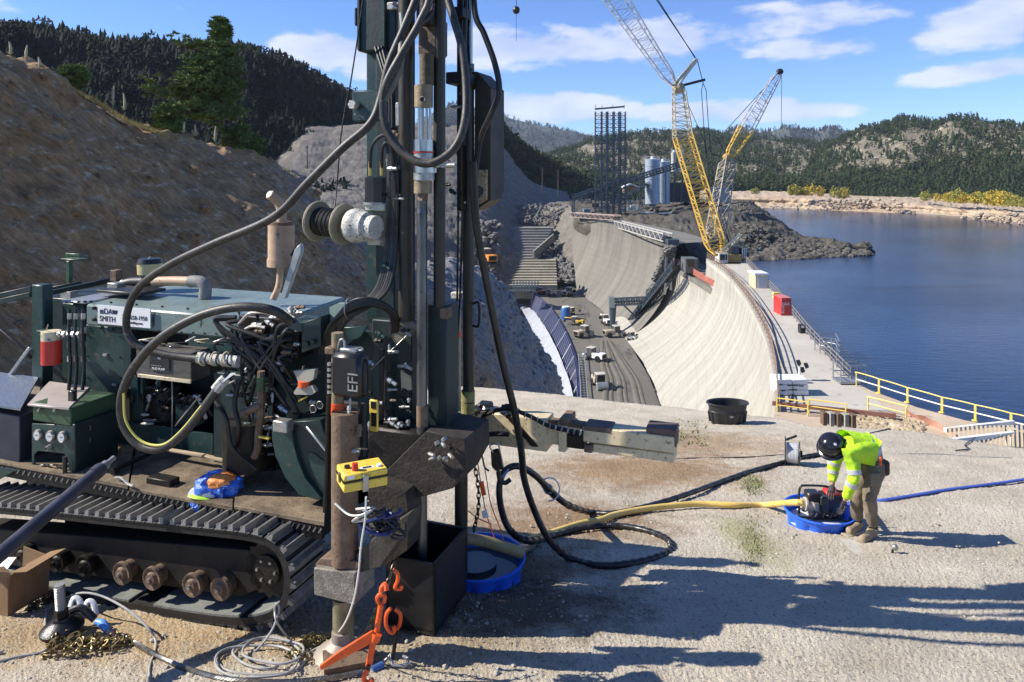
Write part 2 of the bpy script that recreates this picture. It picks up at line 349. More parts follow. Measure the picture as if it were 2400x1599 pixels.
# ================================================================== SETTING: bench, lake, hills
groundm = mat('shotcrete_ground', (0.45, 0.395, 0.305), (0.62, 0.56, 0.455), 0.92, scale=1.3, c3=(0.15, 0.125, 0.095), t3=0.585, bump=1.0, bscale=48, s3=38, bdist=0.03, det=8)
wetm = mat('damp_gravel', (0.17, 0.115, 0.07), (0.30, 0.215, 0.14), 0.75, scale=22, c3=(0.09, 0.065, 0.045), t3=0.56, bump=1.0, bscale=50, bdist=0.012)
def add_wet(m):            # damp brown drill spoil patches on the shotcrete
    t = m.node_tree; n = t.nodes; l = t.links; p = n['Principled BSDF']; src = p.inputs['Base Color'].links[0].from_socket
    tc = n.new('ShaderNodeTexCoord')
    out = src
    for (cx, cy, rx, ry, col, amt) in WET:
        mp = n.new('ShaderNodeMapping'); mp.vector_type = 'POINT'; mp.inputs['Location'].default_value = (-cx/rx, -cy/ry, 0); mp.inputs['Scale'].default_value = (1/rx, 1/ry, 0)
        l.new(tc.outputs['Object'], mp.inputs[0])
        ln = n.new('ShaderNodeVectorMath'); ln.operation = 'LENGTH'; l.new(mp.outputs[0], ln.inputs[0])
        nz = n.new('ShaderNodeTexNoise'); nz.inputs['Scale'].default_value = 3.0; nz.inputs['Detail'].default_value = 12; nz.inputs['Roughness'].default_value = .75; l.new(tc.outputs['Object'], nz.inputs['Vector'])
        ad = n.new('ShaderNodeMath'); ad.operation = 'MULTIPLY_ADD'; l.new(nz.outputs['Fac'], ad.inputs[0]); ad.inputs[1].default_value = 2.6; l.new(ln.outputs['Value'], ad.inputs[2])
        mr = n.new('ShaderNodeMapRange'); mr.inputs[1].default_value = 2.55; mr.inputs[2].default_value = 1.75; mr.inputs[3].default_value = 0; mr.inputs[4].default_value = amt; l.new(ad.outputs[0], mr.inputs[0])
        mx = n.new('ShaderNodeMixRGB'); mx.blend_type = 'MULTIPLY'; mx.inputs[2].default_value = (*col, 1); l.new(mr.outputs[0], mx.inputs[0]); l.new(out, mx.inputs[1]); out = mx.outputs[0]
    l.new(out, p.inputs['Base Color'])
WET = []
for (a, b, rx, ry, c, am) in ((1500, 1105, 1.9, 1.3, (.62, .47, .33), 1), (1330, 1220, 1.3, 1.0, (.50, .37, .26), 1), (1200, 1330, .9, .6, (.45, .38, .3), 1), (1620, 1040, 1.8, 1.6, (.7, .58, .45), 1), (1230, 1420, 1.0, .65, (.30, .26, .22), 1), (900, 1500, 1.3, .7, (.8, .72, .6), 1), (250, 1480, 1.5, .6, (.85, .7, .5), 1), (1760, 1270, .28, 1.0, (.72, .76, .5), .8)):
    g_ = G(a, b); WET.append((g_.x, g_.y, rx, ry, c, am))
add_wet(groundm)
# --- bench (near ground): fan grid, spacing grows with distance
pyr = 724+np.geomspace(720*3.2, 150, 560)
dd = H0*FPX/(pyr-724)
edge = np.interp
ux = np.concatenate([np.linspace(-2.4, -.93, 30), np.linspace(-.925, .925, 900), np.linspace(.93, 2.4, 30)])
EX = [-2400, -200, 600, 1130, 1340, 1540, 1700, 1810, 1900, 2150, 2400, 3200]
EY = [880, 885, 890, 907, 930, 952, 968, 976, 1000, 1012, 1050, 1100]
V = np.zeros((len(dd), len(ux), 3))
t = ux*0.78-0.02
dmax = H0*FPX/(np.interp(1200+t*FPX, EX, EY)-724)
for i, d in enumerate(dd):
    d_ = np.minimum(d, dmax); V[i, :, 0] = t*d_; V[i, :, 1] = d_
over = np.maximum(0, dd[:, None]-dmax[None, :])
x, y = V[..., 0], V[..., 1]
peb = np.abs(vn(x*34, y*34, s=3))*0.013+np.abs(vn(x*70, y*70, s=5))*0.006
V[..., 2] = gz(x, y)+fbm(x*.5, y*.5, o=3, s=9)*0.03+fbm(x*3, y*3, o=3, s=4)*0.008+peb-over*1.2*(over > 0)
o = npmesh('ground', V, gridf(*V.shape[:2])[:, ::-1], groundm, kind='structure', smooth=True)
# back, front and edge skirts so the bench is solid ground
# loose pebbles on it
rs = np.random.RandomState(3); n = 15000
py = 724+rs.beta(1.2, 1.5, n)*(900); px = rs.uniform(-200, 2600, n)
d = H0*FPX/np.maximum(py-724, 40); keep = (d < 20) & (py > np.interp(px, EX, EY)+6); d = d[keep]; px = px[keep]; n = len(d)
x = (px-1200)/FPX*d; r = rs.uniform(.004, .011, n)*(1+(rs.rand(n) < .03)*1.3)
oc = np.array([[1, 0, 0], [-1, 0, 0], [0, 1, 0], [0, -1, 0], [0, 0, .8], [0, 0, -.8]], float); of = np.array([[0, 2, 4], [2, 1, 4], [1, 3, 4], [3, 0, 4]])
v = oc[None]*rs.uniform(.6, 1.3, (n, 6, 1))*r[:, None, None]; a = rs.rand(n)*6.28; c, s_ = np.cos(a)[:, None], np.sin(a)[:, None]
v = np.stack([v[..., 0]*c-v[..., 1]*s_, v[..., 0]*s_+v[..., 1]*c, v[..., 2]], -1); v += np.stack([x, d, gz(x, d)+.006], -1)[:, None]
pebm = mat('pebble_stone', (0.30, 0.26, 0.20), (0.52, 0.47, 0.39), 0.9, scale=7)
npmesh('gravel', v.reshape(-1, 3), (of[None]+np.arange(n)[:, None, None]*6).reshape(-1, 3), pebm, kind='stuff')

b = B(); r_ = random.Random(5)
for i in range(420):
    px, py = r_.uniform(-50, 2400), 1000+600*r_.random(); b.rock(G(px, py, .004), r_.uniform(.008, .026), i)
b.put('loose_stones', pebm, org=(0, 0, 0), smooth=False, kind='stuff')
# --- lower terrain sheet to the horizon
lowm = mat('valley_ground', (0.20, 0.17, 0.12), (0.28, 0.24, 0.17), 0.95, scale=.02, bump=.5, bscale=.5, bdist=.5)
b = B(); b.add([(-3300, -80, -62), (4300, -80, -62), (4300, 4250, -62), (-3300, 4250, -62)], [(0, 1, 2, 3)])
b.put('terrain', lowm, org=(0, 0, 0), kind='structure')
# --- lake
wm = bpy.data.materials.new('lake_water'); wm.use_nodes = True; t = wm.node_tree; p = t.nodes['Principled BSDF']
p.inputs['Base Color'].default_value = (0.003, 0.017, 0.055, 1); p.inputs['Roughness'].default_value = 0.16; p.inputs['IOR'].default_value = 1.33
tcw = t.nodes.new('ShaderNodeTexCoord'); mpw = t.nodes.new('ShaderNodeMapping'); mpw.inputs['Scale'].default_value = (.35, .9, 1); mpw.inputs['Rotation'].default_value = (0, 0, .35); t.links.new(tcw.outputs['Object'], mpw.inputs[0])
nz = t.nodes.new('ShaderNodeTexNoise'); nz.inputs['Scale'].default_value = 1.1; nz.inputs['Detail'].default_value = 6; nz.inputs['Roughness'].default_value = .6; t.links.new(mpw.outputs[0], nz.inputs['Vector'])
bp = t.nodes.new('ShaderNodeBump'); bp.inputs['Distance'].default_value = .30; t.links.new(nz.outputs['Fac'], bp.inputs['Height'])
nw = t.nodes.new('ShaderNodeTexNoise'); nw.inputs['Scale'].default_value = .018; nw.inputs['Detail'].default_value = 4; t.links.new(tcw.outputs['Object'], nw.inputs['Vector']); mw = t.nodes.new('ShaderNodeMapRange'); mw.inputs[1].default_value = .4; mw.inputs[2].default_value = .62; mw.inputs[3].default_value = .12; mw.inputs[4].default_value = .42; t.links.new(nw.outputs['Fac'], mw.inputs[0]); t.links.new(mw.outputs[0], bp.inputs['Strength']); t.links.new(bp.outputs[0], p.inputs['Normal'])
ZW = -22.0
b = B(); b.add([(8, 30, ZW), (500, 10, ZW), (1100, 400, ZW), (600, 900, ZW), (60, 520, ZW), (45, 160, ZW), (41, 130, ZW), (35, 95, ZW), (25, 60, ZW)], [(0, 1, 2, 3, 4, 5, 6, 7, 8)])
b.put('water', wm, org=(0, 0, ZW), kind='structure')

# --- generic loft terrain
def loft(name, rows, nv, nu, m, amp=0.5, fr=0.3, amp2=0.0, fr2=1.0, sharp=False, kind='structure', seed=0, pix=True, label=None, strat=None, smooth=True, edge0=0):
    if pix: rows = [[P(*p) for p in r] for r in rows]
    g = resample(rows, nv, nu)
    x, y, z = g[..., 0], g[..., 1], g[..., 2]
    n1 = fbm(x*fr, y*fr, z*fr, 4, seed); n2 = fbm(x*fr2, y*fr2, z*fr2, 4, seed+5) if amp2 else 0
    if sharp: n1 = 1-np.abs(n1)*2
    tu = np.gradient(g, axis=1); tv = np.gradient(g, axis=0); nn = np.cross(tu, tv); nn /= np.maximum(np.linalg.norm(nn, axis=-1, keepdims=True), 1e-9)
    off = n1*amp+n2*amp2
    if strat is not None: off = off+strat(x, y, z)
    g = g+nn*off[..., None]
    o = npmesh(name, g, gridf(nv, nu), m, kind=kind, smooth=smooth)
    return o, g
rockm = mat('cut_slope_rock', (0.33, 0.19, 0.088), (0.55, 0.36, 0.19), 0.95, scale=.55, c3=(0.62, 0.51, 0.38), t3=0.60, stretch=(1, 1, 2.2), bump=1.0, bscale=5.0, bdist=.12, det=9, s3=2.2)
bluer = mat('grey_cut_rock', (0.12, 0.108, 0.092), (0.205, 0.188, 0.165), 0.95, scale=.3, c3=(0.30, 0.28, 0.26), t3=0.62, bump=1.0, bscale=1.6, bdist=.5, det=9)
# --- near cut slope, left and behind the rig
crest = [(-2600, 260, 8), (-1200, 210, 13), (-450, 110, 20), (-150, 78, 23), (0, 136, 24.5), (100, 175, 26), (200, 224, 28), (300, 284, 30), (400, 320, 32), (500, 347, 34), (600, 370, 36), (680, 402, 38), (740, 452, 40), (800, 522, 41), (860, 577, 42), (940, 610, 44), (1020, 616, 47), (1100, 622, 50), (1155, 645, 53), (1196, 700, 56), (1248, 775, 59), (1296, 865, 61), (1324, 950, 63)]
bd = [(-2600, 5.2), (-1200, 8.6), (-450, 13.5), (-150, 16), (0, 17.2), (100, 18), (200, 19), (300, 20), (400, 21), (500, 22), (600, 23), (680, 24), (740, 25), (800, 26), (860, 27)]
base = [(a, H0*FPX/c+724-6, c) for a, c in bd]+[(940, 930, 29), (1020, 945, 31), (1100, 950, 34), (1160, 960, 38), (1215, 970, 42), (1270, 990, 47), (1310, 1010, 53), (1326, 1040, 59)]
cw = [P(*p) for p in crest]; bw = [P(*p) for p in base]
back = [P(a-12, b+11, c*1.13) for a, b, c in crest]; back2 = [P(a-60, b+90, c*1.4) for a, b, c in crest]
mid1 = [c*.70+q*.30+Vector((.25, -.25, .35)) for c, q in zip(cw, bw)]; mid = [c*.42+q*.58+Vector((.25, -.25, .35)) for c, q in zip(cw, bw)]
def strat_near(x, y, z):
    k = 1.0+np.maximum(0, y-26)*.03
    q = (z*1.0+x*.55+y*.15)
    return k*.8*(0.17*(1-np.abs(vn(q*1.6/k, y*.35, s=11))*2)+0.09*(1-np.abs(vn(q*4.5, y*1.1, s=12))*2)+.05*vn(q*11, y*2.6, s=13))
o, gslope = loft('terrain_cut_slope', [back2, back, [c*.75+q*.25 for c, q in zip(cw, back)], cw, mid1, mid, bw], 190, 520, rockm, amp=.30, fr=.33, amp2=.12, fr2=1.6, seed=20, pix=False, strat=strat_near)
# two-tone: grey rock beyond, brown earth near -> material by distance along the slope
mm = rockm; tt = mm.node_tree; pp = tt.nodes['Principled BSDF']; src = pp.inputs['Base Color'].links[0].from_socket
tc0 = tt.nodes.new('ShaderNodeTexCoord'); r0_ = tt.nodes.new('ShaderNodeMapping'); r0_.inputs['Rotation'].default_value = (math.radians(35), math.radians(-28), 0); tt.links.new(tc0.outputs['Object'], r0_.inputs[0])
r1_ = tt.nodes.new('ShaderNodeMapping'); r1_.inputs['Scale'].default_value = (1.0, 1.0, 4.5); tt.links.new(r0_.outputs[0], r1_.inputs[0])
ns_ = tt.nodes.new('ShaderNodeTexNoise'); ns_.inputs['Scale'].default_value = 1.9; ns_.inputs['Detail'].default_value = 9; ns_.inputs['Roughness'].default_value = .72; tt.links.new(r1_.outputs[0], ns_.inputs['Vector'])
rm_ = tt.nodes.new('ShaderNodeMapRange'); rm_.inputs[1].default_value = .36; rm_.inputs[2].default_value = .66; rm_.inputs[3].default_value = .66; rm_.inputs[4].default_value = 1.4; tt.links.new(ns_.outputs['Fac'], rm_.inputs[0])
hs_ = tt.nodes.new('ShaderNodeVectorMath'); hs_.operation = 'SCALE'; tt.links.new(src, hs_.inputs[0]); tt.links.new(rm_.outputs[0], hs_.inputs['Scale']); src = hs_.outputs[0]
bp_ = [n for n in tt.nodes if n.type == 'BUMP'][0]; b2_ = tt.nodes.new('ShaderNodeBump'); b2_.inputs['Strength'].default_value = 1; b2_.inputs['Distance'].default_value = .22; tt.links.new(ns_.outputs['Fac'], b2_.inputs['Height']); tt.links.new(bp_.outputs[0], b2_.inputs['Normal']); tt.links.new(b2_.outputs[0], pp.inputs['Normal'])
tcx = tt.nodes.new('ShaderNodeTexCoord'); sx = tt.nodes.new('ShaderNodeSeparateXYZ'); tt.links.new(tcx.outputs['Object'], sx.inputs[0])
nzz = tt.nodes.new('ShaderNodeTexNoise'); nzz.inputs['Scale'].default_value = .25; nzz.inputs['Detail'].default_value = 5; tt.links.new(tcx.outputs['Object'], nzz.inputs['Vector'])
ma = tt.nodes.new('ShaderNodeMath'); ma.operation = 'MULTIPLY_ADD'; tt.links.new(nzz.outputs['Fac'], ma.inputs[0]); ma.inputs[1].default_value = 26; tt.links.new(sx.outputs['Y'], ma.inputs[2])
mr = tt.nodes.new('ShaderNodeMapRange'); mr.inputs[1].default_value = 47; mr.inputs[2].default_value = 58; tt.links.new(ma.outputs[0], mr.inputs[0])
m2 = tt.nodes.new('ShaderNodeMixRGB'); m2.blend_type = 'MIX'; tt.links.new(mr.outputs[0], m2.inputs[0]); tt.links.new(src, m2.inputs[1])
hb = tt.nodes.new('ShaderNodeMixRGB'); hb.blend_type = 'MULTIPLY'; hb.inputs[0].default_value = 1; hb.inputs[2].default_value = (.27, .275, .285, 1); tt.links.new(rm_.outputs[0], hb.inputs[1]); tt.links.new(hb.outputs[0], m2.inputs[2]); tt.links.new(m2.outputs[0], pp.inputs['Base Color'])
b = B(); r_ = random.Random(77)
for i in range(1100):
    a_, c_ = r_.randint(96, 186), r_.randint(90, 515); p = Vector(gslope[a_, c_]); k = 1+max(0, p.y-22)*.03
    b.rock(p, r_.uniform(.03, .11)*k*(2.2 if r_.random() < .06 else 1), i)
b.put('slope_rubble', rockm, org=(0, 0, 0), smooth=False, kind='stuff')
# --- far abutment behind the mast, with the quarry terrace
r0 = [(600, 400, 300), (705, 302, 300), (780, 300, 305), (860, 300, 310), (960, 300, 320), (1060, 300, 330), (1130, 296, 340), (1165, 325, 350), (1200, 375, 360), (1250, 425, 370), (1330, 450, 380)]
r1 = [(600, 400, 240), (700, 392, 245), (780, 400, 250), (860, 392, 258), (960, 385, 270), (1060, 385, 280), (1125, 385, 290), (1165, 400, 300), (1200, 412, 310), (1260, 452, 318), (1335, 470, 325)]
r2 = [(600, 470, 200), (700, 480, 205), (780, 480, 210), (860, 490, 215), (960, 500, 225), (1060, 510, 235), (1140, 500, 250), (1180, 505, 262), (1220, 512, 272), (1290, 515, 276), (1340, 500, 262)]
r3 = [(600, 620, 150), (700, 630, 155), (780, 640, 160), (860, 650, 170), (960, 660, 185), (1060, 672, 198), (1165, 672, 215), (1200, 672, 220), (1240, 676, 224), (1300, 678, 226), (1352, 684, 224)]
r4 = [(a, b+120, c-6) for a, b, c in r3]
loft('terrain_far_abutment', [[(a, b+12, c+60) for a, b, c in r0], r0, r1, r2, r3, r4], 200, 260, bluer, amp=1.0, fr=.03, amp2=.28, fr2=.45, seed=31,
     strat=lambda x, y, z: 0.35*(1-np.abs(vn(z*.35, x*.05, s=14))*2)+.22*vn(x*1.2, z*1.2, y*.8, s=2))
# --- hills
hillg = mat('dry_hill_ground', (0.12, 0.105, 0.068), (0.20, 0.178, 0.125), 0.95, scale=.02, c3=(0.42, 0.37, 0.31), t3=.60, s3=.09, bump=1, bscale=.12, bdist=2)
darkg = mat('forest_floor', (0.016, 0.018, 0.014), (0.05, 0.048, 0.04), 0.95, scale=.03, c3=(0.20, 0.19, 0.17), t3=.66, s3=.10, bump=1, bscale=.2, bdist=1)
farg = mat('distant_range', (0.035, 0.06, 0.05), (0.09, 0.10, 0.09), 0.95, scale=.006, c3=(0.18, 0.17, 0.15), t3=.62, s3=.02, bump=1, bscale=.03, bdist=12)
needle = mat('conifer_foliage', (0.014, 0.027, 0.012), (0.040, 0.058, 0.024), 0.9, scale=.08, spec=.15)
needle2 = mat('dark_conifer_foliage', (0.004, 0.008, 0.005), (0.012, 0.019, 0.011), 0.9, scale=.12, spec=.15)
aspenm = mat('yellow_aspen_foliage', (0.42, 0.30, 0.03), (0.55, 0.43, 0.05), 0.8, scale=.3)
def hill(name, sil, d0, mid, nm, m, seed, amp, nu=200, nv=60, bottom=None, baseY=470):
    top = [(a, b, d0[0]+(d0[1]-d0[0])*i/(len(sil)-1)) for i, (a, b) in enumerate(sil)]
    bk = [(a, b+14, c*1.25) for a, b, c in top]
    rows = [bk, top]
    for f, q in mid: rows.append([(a, b+(baseY-b)*f, c*q) for a, b, c in top])
    return loft(name, rows, nv, nu, m, amp=amp, fr=4.0/d0[0]*2.0, amp2=amp*.35, fr2=24.0/d0[0], seed=seed)
_, gA = hill('hills_far_left', [(960, 300), (1030, 262), (1060, 246), (1100, 255), (1165, 276), (1215, 292), (1260, 296), (1330, 306), (1400, 322), (1500, 350)], (2600, 2900), [(.3, .92), (.6, .84), (1, .76)], 0, farg, 3, 20)
_, gB = hill('hills_far_right', [(1500, 340), (1600, 335), (1690, 322), (1730, 306), (1790, 315), (1850, 304), (1905, 312), (1950, 305), (1990, 320), (2050, 345)], (2300, 2400), [(.3, .92), (.6, .84), (1, .76)], 0, farg, 4, 14)
_, gC = hill('hills_mid', [(1150, 430), (1200, 378), (1240, 372), (1300, 360), (1350, 342), (1410, 330), (1480, 318), (1560, 312), (1640, 306), (1700, 316), (1780, 326), (1860, 330), (1950, 338), (2050, 350), (2150, 370)], (950, 1000), [(.2, .88), (.5, .72), (.8, .58), (1, .56)], 0, hillg, 5, 9, 300, 80, baseY=468)
_, gD = hill('hills_right', [(1860, 400), (1920, 350), (1980, 325), (2020, 310), (2080, 300), (2115, 288), (2160, 294), (2190, 306), (2230, 294), (2290, 300), (2340, 305), (2400, 306), (2600, 290), (2900, 280)], (820, 640), [(.2, .90), (.5, .80), (.8, .72), (1, .66)], 0, hillg, 6, 8, 320, 80, baseY=480)
_, gE = hill('hills_left_forest', [(-900, 40), (-500, 60), (-200, 78), (0, 92), (60, 88), (200, 106), (350, 118), (450, 128), (560, 136), (620, 155), (700, 184), (780, 218), (850, 258), (900, 300), (960, 340), (1040, 390)], (230, 420), [(.25, .90), (.5, .80), (.8, .70), (1, .62)], 0, darkg, 7, 3.5, 260, 80, baseY=500)
# dark ridge between the far abutment and the blue range
_, gF = hill('hills_dark_ridge', [(1120, 296), (1150, 300), (1180, 330), (1215, 366), (1260, 392), (1310, 415), (1360, 430), (1420, 440), (1520, 455)], (420, 520), [(.4, .92), (1, .84)], 0, darkg, 8, 3, 120, 40, baseY=490)
# --- forests on them (one mass each)
def tmpl(kind, rs):
    if kind == 0:
        v = []; f = []
        for (z0, z1, r) in ((.08, .50, .26), (.32, .76, .20), (.58, 1.0, .13)):
            o = len(v); 
            for k in range(5):
                a = 2*math.pi*k/5+z0*5; q = r*rs.uniform(.7, 1.25); v.append((q*math.cos(a), q*math.sin(a), z0+rs.uniform(-.04, .04)))
            v.append((rs.uniform(-.02, .02), rs.uniform(-.02, .02), z1)); f += [(o+k, o+(k+1) % 5, o+5) for k in range(5)]
        return np.array(v), np.array(f)
    v = []; f = []
    for i in range(16):          # rounded ponderosa: clumps of faces
        t = rs.uniform(.25, 1); R = .30*math.sin(math.pi*min(1, (t-.12)))**.6; a = rs.uniform(0, 6.28); c = np.array([R*.7*math.cos(a), R*.7*math.sin(a), t*.92])
        o = len(v)
        for k in range(3): v.append(tuple(c+rs.uniform(-1, 1, 3)*np.array([.15, .15, .10])))
        v.append(tuple(c+np.array([0, 0, .1]))); f += [(o, o+1, o+3), (o+1, o+2, o+3), (o+2, o, o+3)]
    return np.array(v), np.array(f)
def forest(name, g, n, hgt, m, dens, seed, kinds=(0, 1, 1)):
    rs = np.random.RandomState(seed); nv, nu = g.shape[:2]; outv = []; outf = []; c = 0
    tm = [tmpl(k, rs) for k in kinds for _ in range(2)]
    i = rs.uniform(0, nv-1.01, n); j = rs.uniform(0, nu-1.01, n); ii, jj = i.astype(int), j.astype(int); fi, fj = (i-ii)[:, None], (j-jj)[:, None]
    p = g[ii, jj]*(1-fi)*(1-fj)+g[ii+1, jj]*fi*(1-fj)+g[ii, jj+1]*(1-fi)*fj+g[ii+1, jj+1]*fi*fj
    px = 1200+p[:, 0]/p[:, 1]*FPX; py = YH-p[:, 2]/p[:, 1]*FPX
    k = rs.rand(n) < dens(px, py, p); p = p[k]; n = len(p); w = rs.randint(0, len(tm), n)
    for q in range(len(tm)):
        pp = p[w == q]; m_ = len(pp)
        if not m_: continue
        v, f = tm[q]; h = hgt*(.35+.85*rs.rand(m_)**1.2)[:, None, None]; a = rs.rand(m_)*6.28; ca, sa = np.cos(a)[:, None], np.sin(a)[:, None]; wd = rs.uniform(.75, 1.25, m_)[:, None, None]
        vv = np.broadcast_to(v, (m_,)+v.shape)*h; x = (vv[..., 0]*ca-vv[..., 1]*sa)*wd[..., 0]; y = (vv[..., 0]*sa+vv[..., 1]*ca)*wd[..., 0]
        vv = np.stack([x, y, vv[..., 2]], -1)+pp[:, None]
        outv.append(vv.reshape(-1, 3)); outf.append((f[None]+np.arange(m_)[:, None, None]*len(v)).reshape(-1, 3)+c); c += m_*len(v)
    return npmesh(name, np.concatenate(outv), np.concatenate(outf), m, kind='stuff')
def dC(px, py, p):
    q = fbm(p[:, 0]*.012, p[:, 1]*.006, s=41)
    cl = np.exp(-((px-1950)/90)**2-((py-408)/13)**2); rk = np.exp(-((px-1380)/45)**2-((py-352)/16)**2)
    return np.clip(.85+q*.35-1.2*cl-.9*rk-.35*((py < 372) & (px > 1760)), 0, 1)
def dD(px, py, p):
    q = fbm(p[:, 0]*.016, p[:, 1]*.008, s=43); band = np.exp(-((py-348)/32)**2); lo = 1/(1+np.exp(-(py-378)/10))
    cl = np.exp(-((px-2080)/80)**2-((py-388)/12)**2)
    return np.clip(.66+.4*lo+q*.5-.10*band-.8*cl, .05, 1)
forest('forest_mid_hill', gC, 19000, 8.5, needle, dC, 1)
forest('forest_right_hill', gD, 20000, 7.6, needle, dD, 2)
forest('forest_left_hill', gE, 15000, 7.2, needle2, lambda px, py, p: np.clip(.95+.3*fbm(p[:, 0]*.03, p[:, 1]*.03, s=5), 0, 1)*(px > -300), 3, kinds=(0, 0, 1))
forest('forest_dark_ridge', gF, 3200, 9.0, needle, lambda px, py, p: np.ones(len(px)), 4)
forest('forest_far_left', gA, 5000, 16.0, needle2, lambda px, py, p: np.clip(.8+fbm(p[:, 0]*.004, p[:, 1]*.004, s=6)*.5, 0, 1), 5)
forest('forest_far_right', gB, 4000, 16.0, needle2, lambda px, py, p: np.clip(.8+fbm(p[:, 0]*.004, p[:, 1]*.004, s=6)*.5, 0, 1), 6)
# --- far shore bank (tan, exposed) + shelf
shorem = mat('bare_shore_earth', (0.36, 0.27, 0.18), (0.50, 0.40, 0.29), 0.95, scale=.05, c3=(0.28, 0.21, 0.15), t3=.60, s3=.25, bump=1, bscale=.35, bdist=1.2)
def wl_(px, py): return tuple(Z(px, py, ZW-.3))
wln = [(1640, 492), (1760, 494), (1850, 496), (1950, 502), (2050, 507), (2150, 511), (2250, 518), (2330, 527), (2400, 534), (2560, 552), (2900, 600)]
top = [(1640, 455), (1760, 458), (1850, 460), (1950, 468), (2050, 474), (2150, 476), (2250, 486), (2330, 490), (2400, 496), (2560, 500), (2900, 520)]
R0 = [Z(a, b, ZW-1.5) for a, b in wln]
R1 = []; R2 = []
for (a, b), (e, f) in zip(wln, top):
    w = Z(a, b, ZW); d2 = w.y*1.17; R1.append(P(e, f, d2)); R2.append(P(e, f-16, d2*1.35))
R1m = [a_*.5+b_*.5 + Vector((0, 0, -.2)) for a_, b_ in zip(R0, R1)]
loft('shore', [R2, R1, R1m, R0], 60, 420, shorem, amp=.5, fr=.06, amp2=.7, fr2=.35, seed=51, pix=False)
rs = random.Random(5)
b = B()
for i in range(330):
    t_ = rs.random(); k = rs.choice([0, 1, 1, 2]); px = {0: rs.gauss(2010, 55), 1: rs.gauss(2000, 60), 2: rs.uniform(2250, 2420)}[k]; py = rs.uniform(468, 502) if k < 2 else rs.uniform(500, 528)
    d_ = np.interp(px, [1760, 2050, 2400], [430, 400, 300])
    b.rock(P(px, py, d_), rs.uniform(.5, 1.5), i)
b.put('shore_boulders', mat('pale_boulder', (0.33, 0.26, 0.19), (0.46, 0.38, 0.29), .9, scale=.2, bump=.5, bscale=1), org=(0, 0, 0), smooth=False, kind='stuff')
# yellow aspens along the shore
def leafball(name, c, h, w, n, s, m, seed, parent=None, kind=None, flat=.8):
    rs = np.random.RandomState(seed); u = rs.normal(size=(n, 3)); u /= np.linalg.norm(u, axis=1, keepdims=True); u *= rs.uniform(.35, 1, (n, 1))**.5
    lump = 1+.35*fbm(u[:, 0]*2+seed, u[:, 1]*2, u[:, 2]*2, 2, seed)[:, None]; u *= lump
    ctr = np.array([c[0], c[1], c[2]+h*.55])+u*np.array([w/2, w/2, h*.48]); q = rs.normal(size=(n, 3, 3))*s
    v = ctr[:, None]+q; f = np.arange(n*3).reshape(-1, 3)
    return npmesh(name, v.reshape(-1, 3), f, m, org=tuple(c) if parent is None else None, parent=parent, kind=kind)
asp = leafball('aspen_tree', (0, 0, 0), 7, 6.5, 300, .42, aspenm, 1)
tag(asp, 'small yellow autumn aspen on the far lake shore below the dark pines', 'tree', 'yellow aspens along the far shore')
asp2 = leafball('aspen_tree', (0, 0, 0), 7, 6.5, 300, .42, mat('greenish_aspen_foliage', (0.25, 0.25, 0.04), (0.36, 0.33, 0.06), .8, scale=.3), 2)
tag(asp2, 'greenish yellow aspen on the far lake shore below the dark pines', 'tree', 'yellow aspens along the far shore')
first = [asp, asp2]
for i in range(54):
    px = rs.choice([rs.gauss(1890, 60), rs.gauss(1890, 50), rs.uniform(1735, 2000), rs.gauss(2205, 35), rs.gauss(2265, 30), rs.uniform(2290, 2400), rs.gauss(2340, 30)]); py = np.interp(px, [1740, 1900, 2000, 2200, 2400], [456, 460, 470, 474, 488])
    d_ = np.interp(px, [1740, 2050, 2400], [440, 420, 320]); p_ = P(px, py, d_)
    k = i % 2
    if first[k]: o = first[k]; first[k] = None; o.location = p_; o.scale = (.8,)*3
    else: o = dup((asp, asp2)[k], p_, rs.uniform(0, 6), rs.uniform(.45, 1.0))
    o['label'] = ('yellow' if k == 0 else 'greenish yellow')+' aspen in the '+('far left of the shore thicket, nearest the cranes' if px < 1840 else 'left shore thicket below the tan clearing' if px < 1930 else 'middle of the far shore beside the boulders' if px < 2120 else 'right shore thicket, left of the bare gully' if px < 2250 else 'right shore thicket near the photo edge')
# individual pines that break the skyline of the left hill
def pine_mesh(seed, tiers=9):
    r_ = random.Random(seed); b = B(); b.cyl((0, 0, 0), (0, 0, .9), .018, .006, 5)
    for i in range(tiers):
        z = .14+.84*i/tiers; R = .20*(1-i/tiers)**.75+.02
        for k in range(7):
            a = r_.uniform(0, 6.28); l_ = R*r_.uniform(.6, 1.25); x, y = math.cos(a)*l_, math.sin(a)*l_; s_ = .05*r_.uniform(.7, 1.4)
            b.add([(0, 0, z+.05), (x-y*.35, y+x*.35, z-s_), (x*1.1, y*1.1, z-.03), (x+y*.35, y-x*.35, z-s_)], [(0, 1, 2), (0, 2, 3)])
    return b
pro = [pine_mesh(s).put('pine_tree', needle2, org=(0, 0, 0), smooth=False) for s in (1, 2, 3)]
for o in pro: tag(o, 'dark pine breaking the skyline along the top of the left forest hill', 'tree', 'pines along the left skyline')
SX = [0, 60, 200, 350, 450, 560, 620, 700, 780, 850]; SY = [92, 88, 106, 118, 128, 136, 155, 184, 218, 258]
rr = random.Random(9)
for i in range(90):
    px = rr.uniform(-10, 850); d_ = 275+px*.19; p_ = P(px, np.interp(px, SX, SY)+3, d_)
    h_ = rr.uniform(15, 30)/FPX*d_; o = pro[i] if i < 3 else dup(pro[i % 3], p_, rr.uniform(0, 6), 1)
    o.location = p_; o.scale = (h_*rr.uniform(.9, 1.3),)*2+(h_,)
